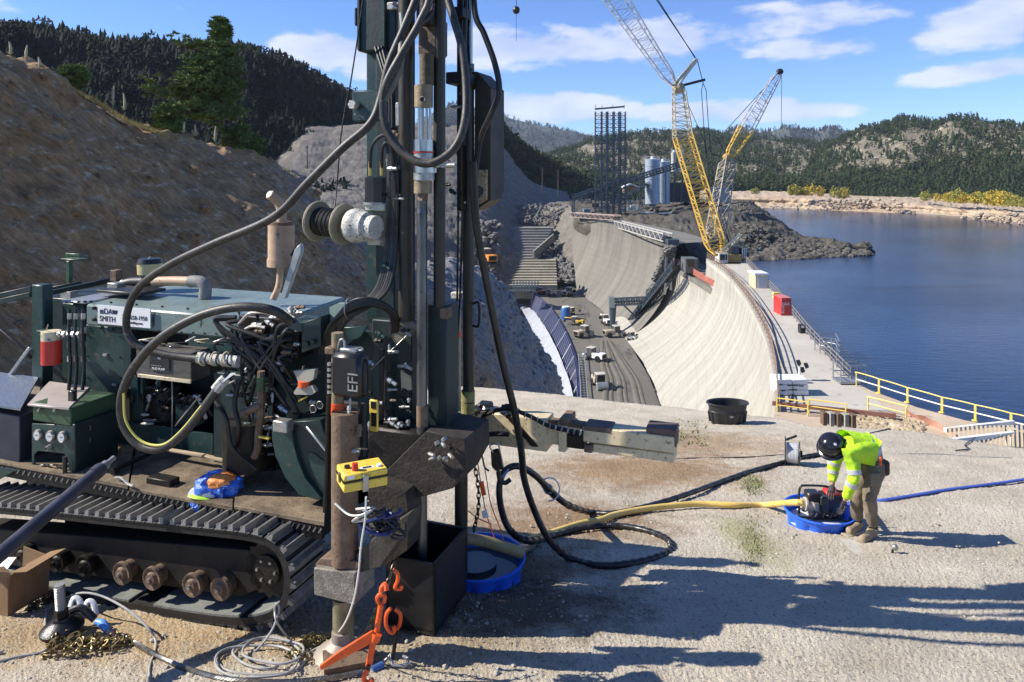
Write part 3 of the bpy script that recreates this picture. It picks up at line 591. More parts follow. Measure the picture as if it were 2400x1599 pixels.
# ================================================================== DAM, PLANT, CRANES, FAR VEHICLES
ZD, ZF, ZT = -17.0, -35.0, -15.0
def lerp(a, b, t): return a+(b-a)*t
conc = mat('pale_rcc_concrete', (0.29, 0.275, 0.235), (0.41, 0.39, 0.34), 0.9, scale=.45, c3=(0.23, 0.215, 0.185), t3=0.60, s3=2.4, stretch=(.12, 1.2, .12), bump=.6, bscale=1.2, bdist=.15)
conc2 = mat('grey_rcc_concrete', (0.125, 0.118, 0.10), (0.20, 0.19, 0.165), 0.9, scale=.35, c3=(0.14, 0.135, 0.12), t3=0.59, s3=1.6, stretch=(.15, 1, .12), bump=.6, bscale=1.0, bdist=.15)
deckc = mat('crest_deck_concrete', (0.40, 0.37, 0.31), (0.50, 0.47, 0.41), 0.85, scale=.25, c3=(0.30, 0.28, 0.24), t3=0.62, bump=.3, bscale=2)
floorc = mat('fresh_rcc_floor', (0.105, 0.10, 0.085), (0.17, 0.16, 0.135), 0.85, scale=.06, c3=(0.075, 0.07, 0.06), t3=0.58, s3=.22, stretch=(1.6, .35, 1), bump=.4, bscale=1)
def lift_lines(m, per, dark):
    t = m.node_tree; n = t.nodes; l = t.links; p = n['Principled BSDF']; src = p.inputs['Base Color'].links[0].from_socket
    tc = n.new('ShaderNodeTexCoord'); sx = n.new('ShaderNodeSeparateXYZ'); l.new(tc.outputs['Object'], sx.inputs[0]); out = src
    for ax, pr, wd in (('Z', per, .90), ('Y', per*11, .985)):
        a = n.new('ShaderNodeMath'); a.operation = 'DIVIDE'; l.new(sx.outputs[ax], a.inputs[0]); a.inputs[1].default_value = pr
        f = n.new('ShaderNodeMath'); f.operation = 'FRACT'; l.new(a.outputs[0], f.inputs[0]); g = n.new('ShaderNodeMath'); g.operation = 'GREATER_THAN'; l.new(f.outputs[0], g.inputs[0]); g.inputs[1].default_value = wd
        nz = n.new('ShaderNodeTexNoise'); nz.inputs['Scale'].default_value = .5; l.new(tc.outputs['Object'], nz.inputs['Vector']); mm_ = n.new('ShaderNodeMath'); mm_.operation = 'MULTIPLY'; l.new(g.outputs[0], mm_.inputs[0]); l.new(nz.outputs['Fac'], mm_.inputs[1])
        x = n.new('ShaderNodeMixRGB'); x.blend_type = 'MULTIPLY'; x.inputs[2].default_value = (dark, dark, dark, 1); l.new(mm_.outputs[0], x.inputs[0]); l.new(out, x.inputs[1]); out = x.outputs[0]
    l.new(out, p.inputs['Base Color'])
lift_lines(conc, 1.3, .82); lift_lines(conc2, 1.5, .8)
# crest and toe lines (level curves of the arch)
cpx = [(1818, 965), (1815, 930), (1812, 880), (1795, 800), (1768, 740), (1735, 685), (1700, 645), (1655, 610)]
crl = [Z(a, b, ZD) for a, b in cpx]
toe = [Vector((20.5, 60, ZF-10)), Vector((21, 85, ZF-4)), Z(1552, 962, ZF), Z(1533, 905, ZF), Z(1520, 878, ZF), Z(1510, 858, ZF), Z(1501, 838, ZF), Z(1493, 818, ZF)]
crl_l = sm(crl, 6)
def face_pt(c, t_, f):      # ogee-ish downstream face
    h = f**0.62*.55+f*.45
    return Vector((lerp(c.x, t_.x, f**1.9), lerp(c.y, t_.y, f**1.15), lerp(c.z, t_.z, f**.78)))
dam = thing('arch_dam', 'pale concrete arch dam under construction curving away below the bench', 'dam', (28, 100, ZF))
toe_l = sm(toe, 6)
rows = [[face_pt(c, t_, f) for c, t_ in zip(crl_l, toe_l)] for f in np.linspace(0, 1, 12)]
g = resample(rows, 60, 160); x, y, z = g[..., 0], g[..., 1], g[..., 2]
g[..., 0] += fbm(x*.15, y*.15, z*.3, 3, 3)*.12+(np.floor(z/1.2)-z/1.2)*-.10
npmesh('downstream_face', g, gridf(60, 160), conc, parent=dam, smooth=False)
# block 2 : lower strip beside the joint, then the far half of the dam
j0t, j1t = Z(1637, 662, -20.5), Z(1588, 628, -20.5)
m0b, m1b = Z(1432, 745, ZF), Z(1418, 735, ZF)
s1 = [[j1t.lerp(j0t, k/6) for k in range(7)], [face_pt(j1t.lerp(j0t, k/6), m1b.lerp(m0b, k/6), .35) for k in range(7)], [face_pt(j1t.lerp(j0t, k/6), m1b.lerp(m0b, k/6), .7) for k in range(7)], [m1b.lerp(m0b, k/6) for k in range(7)]]
s1 = []
fbase = sm([Z(1352, 684, ZF), Z(1375, 700, ZF), Z(1410, 728, ZF), Z(1440, 755, ZF), Z(1475, 795, ZF)], 4)
ftop = sm([Z(1336, 508, ZT), Z(1400, 520, ZT), Z(1480, 538, ZT), Z(1545, 556, ZT), Z(1582, 572, ZT)], 4)
rows = [[face_pt(c, t_, f) for c, t_ in zip(ftop, fbase)] for f in np.linspace(0, 1, 10)]
g = resample(rows, 50, 90); x, y, z = g[..., 0], g[..., 1], g[..., 2]; g[..., 0] += fbm(x*.15, y*.15, z*.3, 3, 8)*.15; g[..., 2] += fbm(x*.1, y*.1, None, 2, 8)*.1
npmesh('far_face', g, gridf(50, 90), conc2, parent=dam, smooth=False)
# upstream part of the far half (top surface)
b = B(); tp = [p+Vector((9, 6, 0)) for p in ftop]
for i in range(len(ftop)-1): b.add([ftop[i], ftop[i+1], tp[i+1], tp[i], ftop[i]-Vector((0, 0, 1)), ftop[i+1]-Vector((0, 0, 1))], [(0, 1, 2, 3), (0, 4, 5, 1)])
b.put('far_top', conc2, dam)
mid = [[lerp(Z(1590, 630, -20), Z(1640, 660, -20), k/5) for k in range(6)]]
mt = [P(1556, 610, 160).lerp(P(1668, 678, 131), k/5) for k in range(6)]; mb = [Z(1428, 748, ZF).lerp(Z(1514, 862, ZF), k/5) for k in range(6)]
rows = [[face_pt(c, t_, f)+Vector((.25, .25, 0)) for c, t_ in zip(mt, mb)] for f in np.linspace(0, 1, 8)]
npmesh('joint_block_face', resample(rows, 30, 12), gridf(30, 12), conc, parent=dam, smooth=False)
b = B(); b.plate([mt[0], mt[-1], mt[-1]+Vector((7, 6, 0)), mt[0]+Vector((7, 6, 0))], (0, 0, -1)); b.put('joint_block_top', conc2, dam)
b = B()
for k in range(5): b.beam(mt[0]+Vector((.4, 0, .5+k*.25)), mt[-1]+Vector((.4, 0, .5+k*.25)), .12)
b.put('red_formwork', mat('red_formwork_paint', (.42, .13, .09), (.5, .18, .13), .7, scale=2), dam)
# deck
rpx = [(2085, 965), (2040, 925), (2000, 895), (1965, 860), (1900, 790), (1840, 715), (1800, 670), (1750, 616)]
drl = sm([Z(a, b, ZD) for a, b in rpx], 6)
dl = crl_l; m_ = min(len(dl), len(drl))
b = B(); vs = []; fs = []
for i in range(m_): vs += [dl[i], drl[i], drl[i]-Vector((0, 0, 3)), dl[i]-Vector((0, 0, .6))]
for i in range(m_-1):
    for k in range(4): fs.append((i*4+k, i*4+(k+1) % 4, (i+1)*4+(k+1) % 4, (i+1)*4+k))
fs.append(tuple((m_-1)*4+k for k in (0, 1, 2, 3)))
b.add(vs, fs); b.put('crest_deck', deckc, dam, smooth=False)
# parapet lip along the downstream side
b = B(); pl = [p+Vector((.18, 0, .16)) for p in dl]
for a_, c_ in zip(pl[:-1], pl[1:]): b.beam(a_, c_, .35, .32)
b.put('parapet', conc, dam)
# platform at the near end of the deck, running right along the lake
pp = [Z(a, b, ZD-.02) for a, b in ((1815, 985), (1815, 935), (1990, 890), (2040, 915), (2150, 955), (2260, 985), (2400, 1012), (2560, 1045), (2700, 1120), (2300, 1100), (2000, 1060))]
plat = mat('platform_dirt', (0.42, 0.33, 0.235), (0.50, 0.41, 0.31), .92, scale=.4, c3=(.34, .27, .2), t3=.6, bump=.4, bscale=3)
b = B(); b.plate(pp, (0, 0, -5)); b.put('roadway', plat, org=(0, 0, 0), kind='structure')
# valley floor
fl = [Z(a, b, ZF+.02) for a, b in ((1362, 990), (1356, 930), (1352, 870), (1340, 820), (1318, 775), (1285, 725), (1250, 690), (1215, 668), (1352, 668), (1352, 684), (1410, 728), (1452, 765), (1475, 795), (1492, 835), (1520, 880), (1552, 962), (1570, 1010))]
b = B(); b.add(fl, [tuple(range(len(fl)))[::-1]]); b.put('dam_work_surface', floorc, org=(0, 0, 0), kind='structure')
# spread windrows / wheel ruts on it
b = B()
for k, off in enumerate((0, 9, 22, 30, 46, 54)):
    pts = sm([Z(1412+off*.35, 800, ZF+.05), Z(1412+off, 850, ZF+.05), Z(1422+off*1.3, 890, ZF+.05), Z(1418+off*1.6, 930, ZF+.05), Z(1424+off*1.7, 975, ZF+.05)], 6)
    b.tube(pts, .32 if k % 2 else .5, 6, flat=.45)
b.put('tyre_ruts', mat('dark_rut', (.10, .092, .075), (.14, .13, .11), .9, scale=.5), org=(0, 0, 0), kind='structure')
# ---- wall of dark formwork along the left edge of the floor
fw = thing('formwork_wall', 'long curved dark blue formwork wall with horizontal ribs along the left of the dam floor', 'formwork', tuple(Z(1300, 760, ZF)))
wb = sm([Z(1252, 690, ZF+.4), Z(1290, 722, ZF+.4), Z(1320, 770, ZF+.4), Z(1341, 820, ZF+.4), Z(1352, 870, ZF+.4), Z(1357, 935, ZF+.4), Z(1362, 990, ZF+.4)], 5)
wl2 = sm([P(1246, 722, 205), P(1270, 748, 178), P(1294, 800, 158), P(1316, 850, 140), P(1332, 890, 125), P(1344, 945, 112), P(1350, 1000, 102)], 5)
navy = mat('navy_formwork', (0.016, 0.022, 0.075), (0.03, 0.04, 0.11), .55, scale=.8)
b = B()
for i in range(len(wb)-1):
    p, q = wb[i], wb[i+1]; b.plate([p, q, wl2[i+1], wl2[i]], (.35, .1, 0))
b.put('panel', navy, fw)
for k in range(9):
    b = B(); b.tube([p.lerp(w_, k/8)+Vector((-.2, -.25, .05)) for p, w_ in zip(wb, wl2)], .085, 4); b.put('rail', mat('pale_waler', (.07, .08, .14), (.14, .15, .21), .6, scale=1), fw)
for i in range(0, len(wb), 3):
    b = B(); b.beam(wl2[i]+Vector((-.3, -.4, 0)), wb[i]+Vector((-.3, -.4, 1.2)), .16); b.put('post', steelgrey, fw)
ww = thing('white_membrane', 'bright white sheeting between the shaded rock and the blue formwork wall', 'sheeting', tuple(Z(1290, 800, ZF)))
l_ = [P(1205, 700, 200), P(1225, 730, 175), P(1248, 775, 152), P(1268, 825, 134), P(1290, 870, 120), P(1312, 930, 108), P(1320, 1000, 100)]
r_ = [P(1252, 728, 200), P(1272, 758, 176), P(1298, 803, 156), P(1319, 852, 138), P(1334, 892, 123), P(1346, 945, 110), P(1352, 1000, 101)]
l_ = [p*1.15 for p in l_]; r_ = [p*.98 for p in r_]
g = resample([l_, [a_.lerp(c_, .5)+Vector((0, 0, -.3)) for a_, c_ in zip(l_, r_)], r_], 14, 60); g[..., 2] += fbm(g[..., 0]*.5, g[..., 1]*.3, None, 3, 2)*.25
npmesh('sheet', g, gridf(14, 60), mat('white_sheeting', (.27, .29, .33), (.38, .40, .44), .8, scale=.6, c3=(.18, .18, .2), t3=.6), parent=ww, smooth=True)
# end forms across the floor
ef = thing('end_formwork', 'row of pale steel form frames across the far end of the dam floor', 'formwork', tuple(Z(1230, 685, ZF)))
for k in range(9):
    b = B(); p = Z(1205+k*7, 684, ZF); b.beam(p, p+Vector((0, 0, 3)), .35); b.put('post', steelgrey, ef)
for k in range(3):
    b = B(); b.beam(Z(1200, 684, ZF)+Vector((0, -.3, .6+k)), Z(1262, 684, ZF)+Vector((0, -.3, .6+k)), .3); b.put('rail', steelgrey, ef)
# scaffold walkway at the front of the floor's left edge (pale rungs)
sw = thing('walkway_grating', 'ladder-like grey walkway running down between formwork and dam floor', 'walkway', tuple(Z(1360, 880, ZF)))
for sgn in (0, 1):
    b = B(); b.tube([Z(1356+sgn*14, 830, ZF+.6), Z(1360+sgn*15, 890, ZF+.6), Z(1363+sgn*16, 945, ZF+.6), Z(1366+sgn*16, 985, ZF+.6)], .10, 4); b.put('stringer', steelgrey, sw)
for k in range(26):
    t_ = k/25; py = 832+t_*150; b = B(); b.beam(Z(1356+t_*9, py, ZF+.6), Z(1370+t_*12, py, ZF+.6), .16); b.put('rung', steelgrey, sw)
# ---- stepped slope at the far abutment
st = thing('stepped_spillway', 'stepped grey-tan concrete slope climbing the far abutment above the dam floor', 'steps', tuple(Z(1240, 672, ZF)))
stm = mat('step_concrete', (.30, .275, .21), (.40, .37, .29), .9, scale=.2, c3=(.2, .19, .16), t3=.6, s3=1, bump=.4, bscale=2)
stm2 = mat('step_concrete_grey', (.20, .195, .18), (.28, .27, .25), .9, scale=.2, c3=(.15, .15, .14), t3=.6, s3=1, bump=.4, bscale=2)
nS = 22
for k in range(nS):
    f = k/(nS-1); py0 = 674-f*134; d_ = 216+f*42; z1 = -(py0-6.1-YH)/FPX*d_
    pl_ = 1176+(6 if f > .5 else 0)*0-f*0; pr_ = lerp(1306, 1300, f) if f < .45 else lerp(1258, 1296, (f-.45)/.55)
    x0, x1 = (pl_-1200)/FPX*d_, (pr_-1200)/FPX*d_
    b = B(); b.box(((x0+x1)/2, d_+2.4, z1-2), (x1-x0, 5.2, 4)); b.put('step', stm if f < .45 else stm2, st, smooth=False)
b = B(); b.beam(P(1172, 672, 214), P(1172, 540, 256), .8, 2.0); b.put('side_wall', stm2, st)
b = B(); b.beam(P(1250, 598, 236), P(1298, 556, 250), .5, 2.4); b.put('side_wall', stm2, st)
# rock heaps beside them
b = B(); r_ = random.Random(4)
for i in range(420):
    px = r_.uniform(1262, 1345); py = r_.uniform(545, 660)
    if px < 1262+(py-560)*.35: continue
    b.rock(P(px, py, 262-(py-545)*.36), r_.uniform(.4, 1.4), i)
for i in range(260): b.rock(P(r_.uniform(1125, 1172), r_.uniform(520, 668), r_.uniform(205, 215)), r_.uniform(.4, 1.5), i)
for i in range(300):
    px = r_.uniform(1145, 1330); py = r_.uniform(478, 525); b.rock(P(px, py, 282-(py-478)*.35), r_.uniform(.3, .8), i+50)
b.put('blasted_rock', mat('grey_rubble', (.10, .095, .09), (.20, .19, .18), .95, scale=.3), org=(0, 0, 0), smooth=False, kind='stuff')
# ---- dark rock-fill peninsula in the lake
fill = mat('dark_rock_fill', (0.05, 0.045, 0.036), (0.105, 0.095, 0.075), .95, scale=.12, c3=(.20, .19, .17), t3=.61, s3=.55, bump=1, bscale=.8, bdist=.6)
q0 = [(1330, 470, 330), (1440, 474, 320), (1540, 472, 310), (1640, 474, 300), (1700, 474, 290), (1745, 475, 280), (1765, 478, 275), (1800, 500, 262), (1860, 545, 235), (1930, 566, 215), (2000, 578, 205), (2040, 583, 204)]
q1 = [(1340, 492, 275), (1440, 490, 270), (1540, 488, 262), (1640, 490, 250), (1700, 498, 238), (1745, 512, 228), (1775, 524, 224), (1820, 548, 212), (1870, 566, 204), (1935, 580, 199), (2000, 590, 197), (2044, 591, 200)]
q2 = [(1345, 505, 240), (1440, 525, 215), (1530, 555, 190), (1620, 590, 170), (1690, 600, 180), (1740, 598, 186), (1780, 598, 187), (1830, 600, 186), (1880, 600, 187), (1940, 600, 190), (2000, 600, 192), (2046, 597, 195)]
q3 = [(1350, 540, 232), (1440, 590, 205), (1530, 650, 180), (1620, 690, 160), (1690, 640, 172), (1740, 624, 178), (1790, 620, 180), (1840, 616, 182), (1890, 612, 184), (1945, 610, 187), (2003, 610, 189), (2048, 604, 192)]
loft('terrain_rock_fill', [[(a, b+8, c+60) for a, b, c in q0], q0, q1, q2, q3], 110, 320, fill, amp=.9, fr=.09, amp2=.8, fr2=.4, seed=61)
b = B(); r_ = random.Random(8)
for i in range(900):
    px = r_.uniform(1440, 2035); t_ = r_.random(); top = np.interp(px, [1440, 1760, 1860, 2040], [492, 492, 552, 586]); bot = np.interp(px, [1440, 1620, 1740, 2040], [530, 600, 615, 600])
    py = top+(bot-top)*(.25+.75*t_); dt = np.interp(px, [1440, 1760, 1860, 2040], [270, 228, 205, 200]); db = np.interp(px, [1440, 1620, 1740, 2040], [212, 170, 182, 192])
    b.rock(P(px, py-1, dt+(db-dt)*(.25+.75*t_)-1), r_.uniform(.3, 1.1)*(1.5 if py > 590 and px < 1800 else 1), i)
b.put('rock_fill_boulders', mat('slate_boulder', (.055, .05, .042), (.14, .13, .11), .95, scale=.5), org=(0, 0, 0), smooth=False, kind='stuff')
for i, (px, py, r__) in enumerate(((2025, 580, 2.6), (1985, 576, 1.6), (2040, 588, 1.5))):
    b = B(); b.rock(P(px, py+4, 197), r__, 70+i, .8); tag(b.put('boulder', fill, smooth=False), ['largest dark boulder at the very tip of the rock spit in the lake', 'rounded dark boulder partway along the top of the rock spit', 'low flat dark boulder in the water beside the spit tip'][i], 'boulder')
# ---- lattice helper
def lattice(b, p, q, w0, w1, n, r=.16, side=None, lace=.55, tp=(1, 1)):
    p, q = Vector(p), Vector(q); a = (q-p).normalized(); s_ = Vector(side) if side else a.cross(Vector((0, 1, 0))).normalized(); t_ = a.cross(s_).normalized()
    def cn(f):
        w = lerp(w0, w1, f)/2
        if f < .08 and tp[0]: w *= .35+.65*f/.08
        if f > .92 and tp[1]: w *= .35+.65*(1-f)/.08
        c = p.lerp(q, f); return [c+s_*w+t_*w, c-s_*w+t_*w, c-s_*w-t_*w, c+s_*w-t_*w]
    for i in range(n):
        A, C = cn(i/n), cn((i+1)/n)
        for k in range(4):
            b.beam(A[k], C[k], r*1.3); b.beam(A[k], A[(k+1) % 4], r*lace)
            b.beam(A[k] if i % 2 else A[(k+1) % 4], C[(k+1) % 4] if i % 2 else C[k], r*lace)
cry = mat('crane_yellow', (.66, .40, .05), (.74, .48, .09), .5, scale=.5)
crw = mat('crane_pale_boom', (.42, .42, .44), (.52, .52, .54), .5, scale=.5)
wirem = mat('dark_wire', (.03, .03, .035), None, .5, .5)
# ---- main lattice crane at the end of the deck
cr = thing('lattice_crane', 'tall yellow lattice-boom crawler crane standing at the far end of the dam crest', 'crane', tuple(P(1700, 622, 137)))
d_ = 137
b = B(); lattice(b, P(1683, 596, d_), P(1600, 320, d_+3), 3.1, 3.1, 18, .19, tp=(1, 0)); b.put('boom_lower', cry, cr)
b = B(); lattice(b, P(1600, 322, d_+3), P(1590, 205, d_+5), 3.1, 2.0, 11, .16, tp=(0, 1)); b.put('boom_upper', mat('crane_faded_boom', (.50, .42, .28), (.58, .5, .36), .5, scale=.5), cr)
b = B(); lattice(b, P(1580, 200, d_+5), P(1405, -60, d_+8), 1.8, 4.2, 22, .17, lace=.35); b.put('luffing_jib', crw, cr)
b = B(); b.beam(P(1582, 196, d_+5), P(1632, 138, d_+6), .7, .5); b.beam(P(1590, 200, d_+4), P(1635, 140, d_+5), .35); b.put('strut', mat('crane_cream', (.55, .5, .38), (.6, .55, .42), .5, scale=1), cr)
b = B(); b.beam(P(1590, 203, d_+5), P(1652, 187, d_+6), .5); b.put('strut', dkst, cr)
b = B(); b.ell(P(1590, 206, d_+5), (1.3, 1.2, 1.2), 8, 6); b.put('boom_head', mat('crane_head_steel', (.25, .2, .12), (.4, .34, .22), .6, scale=1), cr)  # boom head in darker brown steel than the boom
b = B()
for o_ in (0, 6): b.tube([P(1632, 138+o_*.4, d_+6), P(1498+o_, -60, d_+9)], .09, 4)
for px in (1645, 1656): b.tube([P(1648, 195, d_+6), P(px-1, 212, d_+6), P(px+5, 302, d_+5), P(px+22, 470, d_+4), P(1715, 585, d_+2)], .07, 4)
b.tube([P(1634, 140, d_+6), P(1648, 195, d_+6)], .08, 4)
b.tube([P(1602, 220, d_+5), P(1650, 330, d_+4), P(1712, 560, d_+2)], .06, 4)
b.put('pendant_lines', wirem, cr)
b = B(); b.fb(CF, 1700, 1738, 598, 615, d_-1, 5); b.put('machinery_house', mat('crane_dark_gold', (.30, .19, .05), (.36, .24, .07), .5, scale=1), cr)
b = B(); b.fb(CF, 1686, 1706, 594, 617, d_-2, 3); b.put('cab', mat('cab_frame', (.55, .54, .5), None, .5), cr)
b = B(); b.fb(CF, 1688, 1699, 597, 610, d_-2.06, .05); b.fb(CF, 1700.5, 1704.5, 597, 610, d_-2.06, .05); b.put('window', mat('dark_glass', (.01, .012, .015), None, .08), cr)
for dy in (-2.5, 3):
    b = B(); b.fb(CF, 1680, 1735, 618, 632, d_+dy, 1.3); b.put('crawler', blackp, cr)
b = B(); b.fb(CF, 1702, 1709, 620, 633, d_-2.8, .4); b.put('step', railyel, cr)
b = B(); b.fb(CF, 1713, 1732, 578, 598, d_, 3); b.fb(CF, 1738, 1750, 582, 606, d_, 3); b.put('counterweight', mat('counterweight_grey', (.05, .055, .06), (.10, .11, .12), .6, scale=1), cr)
b = B()
for k in range(3): b.fb(CF, 1740+k*4, 1741.5+k*4, 582, 606, d_-.1, .1)
b.put('counterweight_stripe', white, cr)
b = B(); b.beam(P(1690, 588, d_-1), P(1735, 548, d_-1), .35); b.beam(P(1703, 590, d_+1), P(1740, 550, d_+1), .35)
for f in (.2, .5, .95): b.beam(P(1690, 588, d_-1).lerp(P(1735, 548, d_-1), f), P(1703, 590, d_+1).lerp(P(1740, 550, d_+1), f), .2)
b.put('gantry', mat('crane_pale_yellow', (.62, .55, .36), None, .5), cr)
# ---- second crane behind
c2 = thing('lattice_crane', 'smaller lattice crane further back with its boom leaning right over the hills', 'crane', tuple(P(1690, 475, 260)))
b = B(); lattice(b, P(1675, 560, 185), P(1706, 372, 230), 3.6, 3.6, 13, .22); b.put('mast', mat('crane_weathered', (.38, .33, .24), (.46, .41, .32), .5, scale=.6), c2)
b = B(); lattice(b, P(1708, 370, 230), P(1750, 300, 232), 2.6, 4, 6, .18, tp=(1, 0)); b.put('boom_lower', cry, c2)
b = B(); lattice(b, P(1750, 300, 232), P(1826, 170, 236), 4, 2.0, 13, .16, tp=(0, 1)); b.put('boom_upper', crw, c2)
b = B(); b.ell(P(1828, 168, 236), (1.2, 1, 1.0), 8, 6); b.put('boom_head', dkst, c2)
b = B()
for o_ in (0, 5): b.tube([P(1824-o_, 172+o_, 236), P(1690-o_, 318+o_, 234)], .09, 4)
b.tube([P(1832, 172, 236), P(1831, 304, 236)], .08, 4); b.tube([P(1680, 322, 234), P(1704, 368, 231), P(1668, 362, 231)], .25, 4); b.put('pendant_lines', wirem, c2)
b = B(); b.ell(P(1705, 368, 230), (1.6, 1.2, 1.2), 8, 6); b.put('pivot_head', mat('crane_amber', (.42, .25, .06), None, .5), c2)
# ---- lattice headframe tower
tw = thing('lattice_tower', 'tall dark steel lattice tower with four legs and a flat top near the silos', 'tower', tuple(P(1432, 500, 238)))
tm_ = mat('tower_steel', (.05, .075, .10), (.09, .12, .15), .55, .4, scale=1)
for k, (px, dy) in enumerate(((1403, 0), (1429, -1), (1403+14, 6), (1458, 0), (1447, 6))):
    b = B(); lattice(b, P(px, 505, 238+dy), P(px, 262, 238+dy), 2.1, 2.1, 26, .16, side=(1, 0, 0), lace=.6, tp=(0, 0)); b.put('leg', tm_, tw)
b = B(); b.hexa([P(1394, 258, 237), P(1464, 252, 237), P(1464, 252, 246), P(1394, 258, 246), P(1394, 254, 237), P(1464, 248, 237), P(1464, 248, 246), P(1394, 254, 246)]); b.put('top_platform', tm_, tw)
for py in (300, 350, 400, 450):
    b = B(); b.beam(P(1396, py, 237), P(1464, py-1, 237), .25); b.put('cross_beam', tm_, tw)
for px in (1396, 1411, 1436, 1463):
    b = B(); b.beam(P(px, 254, 238), P(px, 246, 238), .15); b.put('railing_post', tm_, tw)
# ---- silos
silom = mat('silo_blue_grey', (.30, .37, .46), (.36, .43, .52), .45, .15, scale=.1, c3=(.22, .27, .34), t3=.66)
def silo(px0, px1, pyt, pyb, d_, label, m=silom, grp=None):
    p = P((px0+px1)/2, pyb, d_); r = (px1-px0)/2/FPX*d_; h = (pyb-pyt)/FPX*d_; t_ = thing('silo', label, 'silo', tuple(p), grp)
    b = B(); b.lathe([(r, 0), (r, h), (r*.3, h+r*.12)], p, seg=28); b.put('tank', m, t_)
    for k in range(3):
        b = B(); b.ring(p+Vector((0, 0, h*(k+.9)/3.4)), (0, 0, 1), r*1.003, .10, 28, 4); b.put('seam_ring', m, t_)
    b = B(); b.cyl(p+Vector((0, -.3, h+r*.1)), p+Vector((0, -.3, h+r*.1+.9)), .7, .5, 10); b.put('vent', white, t_)
    b = B(); b.ring(p+Vector((0, 0, h+1.0)), (0, 0, 1), r, .05, 24, 4)
    for k in range(12): b.cyl(p+Vector((r*math.cos(k*.5236), r*math.sin(k*.5236), h)), p+Vector((r*math.cos(k*.5236), r*math.sin(k*.5236), h+1)), .04, seg=4)
    b.put('railing', silom, t_)
    b = B()
    for s_ in (-.2, .2): b.beam(p+Vector((s_-r*.2, -r*1.0, 0)), p+Vector((s_-r*.2, -r*1.0, h)), .06)
    b.put('ladder', dkst, t_); return t_
silo(1512, 1546, 374, 478, 262, 'large blue-grey silo, left of the touching pair beside the lattice tower')
silo(1538, 1570, 380, 478, 268, 'large blue-grey silo, right of the touching pair under the conveyor')
silo(1573, 1586, 358, 402, 282, 'slim pale silo, left of the high pair behind the conveyor', dwhite)
silo(1587, 1603, 357, 404, 282, 'slim pale silo, right of the high pair behind the conveyor', dwhite)
# batching plant structure
bp_ = thing('batch_plant', 'dark steel batching plant frame behind the main crane boom', 'building', tuple(P(1610, 475, 270)))
b = B(); b.fb(CF, 1570, 1640, 428, 474, 272, 8); b.put('enclosure', mat('plant_dark_cladding', (.05, .05, .055), (.09, .09, .09), .7, scale=.5), bp_)
for px in (1578, 1596, 1612, 1626):
    b = B(); b.beam(P(px, 476, 270), P(px+5, 404, 270), .45); b.put('column', tm_, bp_)
b = B(); b.fb(CF, 1664, 1710, 440, 474, 265, 6); b.put('blue_tank', mat('plant_blue', (.18, .22, .30), (.24, .28, .36), .5, scale=.5), bp_)
b = B(); b.fb(CF, 1612, 1640, 410, 418, 268, 8); b.put('platform', tm_, bp_)
pfm = thing('plant_framework', 'clutter of dark steel frames and bins round the foot of the lattice tower', 'framework', tuple(P(1430, 500, 236)))
r_ = random.Random(44)
for k in range(26):
    px = r_.uniform(1352, 1500); py = r_.uniform(468, 500); w_ = r_.uniform(4, 16); h_ = r_.uniform(5, 18)
    b = B(); d2_ = 236+r_.uniform(-4, 16)
    for (x0, y0, x1, y1) in ((px, py, px+w_, py), (px, py-h_, px+w_, py-h_), (px, py, px, py-h_), (px+w_, py, px+w_, py-h_), (px, py, px+w_, py-h_)): b.beam(P(x0, y0, d2_), P(x1, y1, d2_+.3), .22)
    b.put('frame', tm_, pfm)
for k in range(9):
    px = r_.uniform(1352, 1560); py = r_.uniform(484, 500); w_ = r_.uniform(7, 16); b = B(); b.fb(CF, px, px+w_, py-r_.uniform(5, 10), py, 234+r_.uniform(-4, 12), 3); b.put('bin', r_.choice([tm_, steelgrey, fill, MATS['plant_blue'], dwhite]), pfm)
# ---- conveyors
def truss(name, label, p, q, w, h, n, m, extra=None):
    t_ = thing(name, label, 'conveyor', tuple(Vector(p))); b = B(); p, q = Vector(p), Vector(q); up = Vector((0, 0, h)); s_ = (q-p).cross(Vector((0, 0, 1))).normalized()*w/2
    for sg in (-1, 1):
        b.beam(p+s_*sg, q+s_*sg, h*.14); b.beam(p+s_*sg+up, q+s_*sg+up, h*.14)
        for i in range(n):
            a_, c_ = p.lerp(q, i/n)+s_*sg, p.lerp(q, (i+1)/n)+s_*sg; b.beam(a_, c_+up, h*.09) if i % 2 else b.beam(a_+up, c_, h*.09); b.beam(a_, a_+up, h*.09)
    b.put('truss', m, t_); b = B(); b.beam(p+up*.5, q+up*.5, w*.8, .2); b.put('belt', rubber, t_); return t_
cv = truss('conveyor', 'long inclined conveyor climbing past the lattice tower to the silos', P(1342, 470, 240), P(1612, 386, 252), 2.0, 1.7, 34, tm_)
for px in (1342, 1346, 1500, 1560):
    b = B(); b.beam(P(px, 505 if px < 1400 else 478, 240), P(px, 470-(px-1342)*.31, 241), .4); b.put('support_leg', tm_, cv)
truss('conveyor', 'short lower conveyor crossing behind the silos', P(1440, 482, 255), P(1535, 424, 262), 1.6, 1.3, 14, tm_)
truss('conveyor', 'roofed conveyor lying along the top of the far half of the dam', P(1342, 508, 232), P(1448, 516, 205), 2.2, 1.3, 18, mat('rusty_truss', (.30, .22, .19), (.4, .33, .3), .6, scale=.5))
truss('conveyor', 'pale conveyor gallery sloping down along the far dam crest to the tower shaft', P(1448, 532, 205), P(1566, 566, 152), 2.0, 1.6, 24, mat('pale_truss', (.38, .37, .35), (.48, .47, .44), .6, scale=.5))
truss('conveyor', 'dark chute conveyor lying down the joint between the two dam faces', P(1480, 764, 165), P(1586, 632, 144), 1.7, 1.5, 30, tm_)
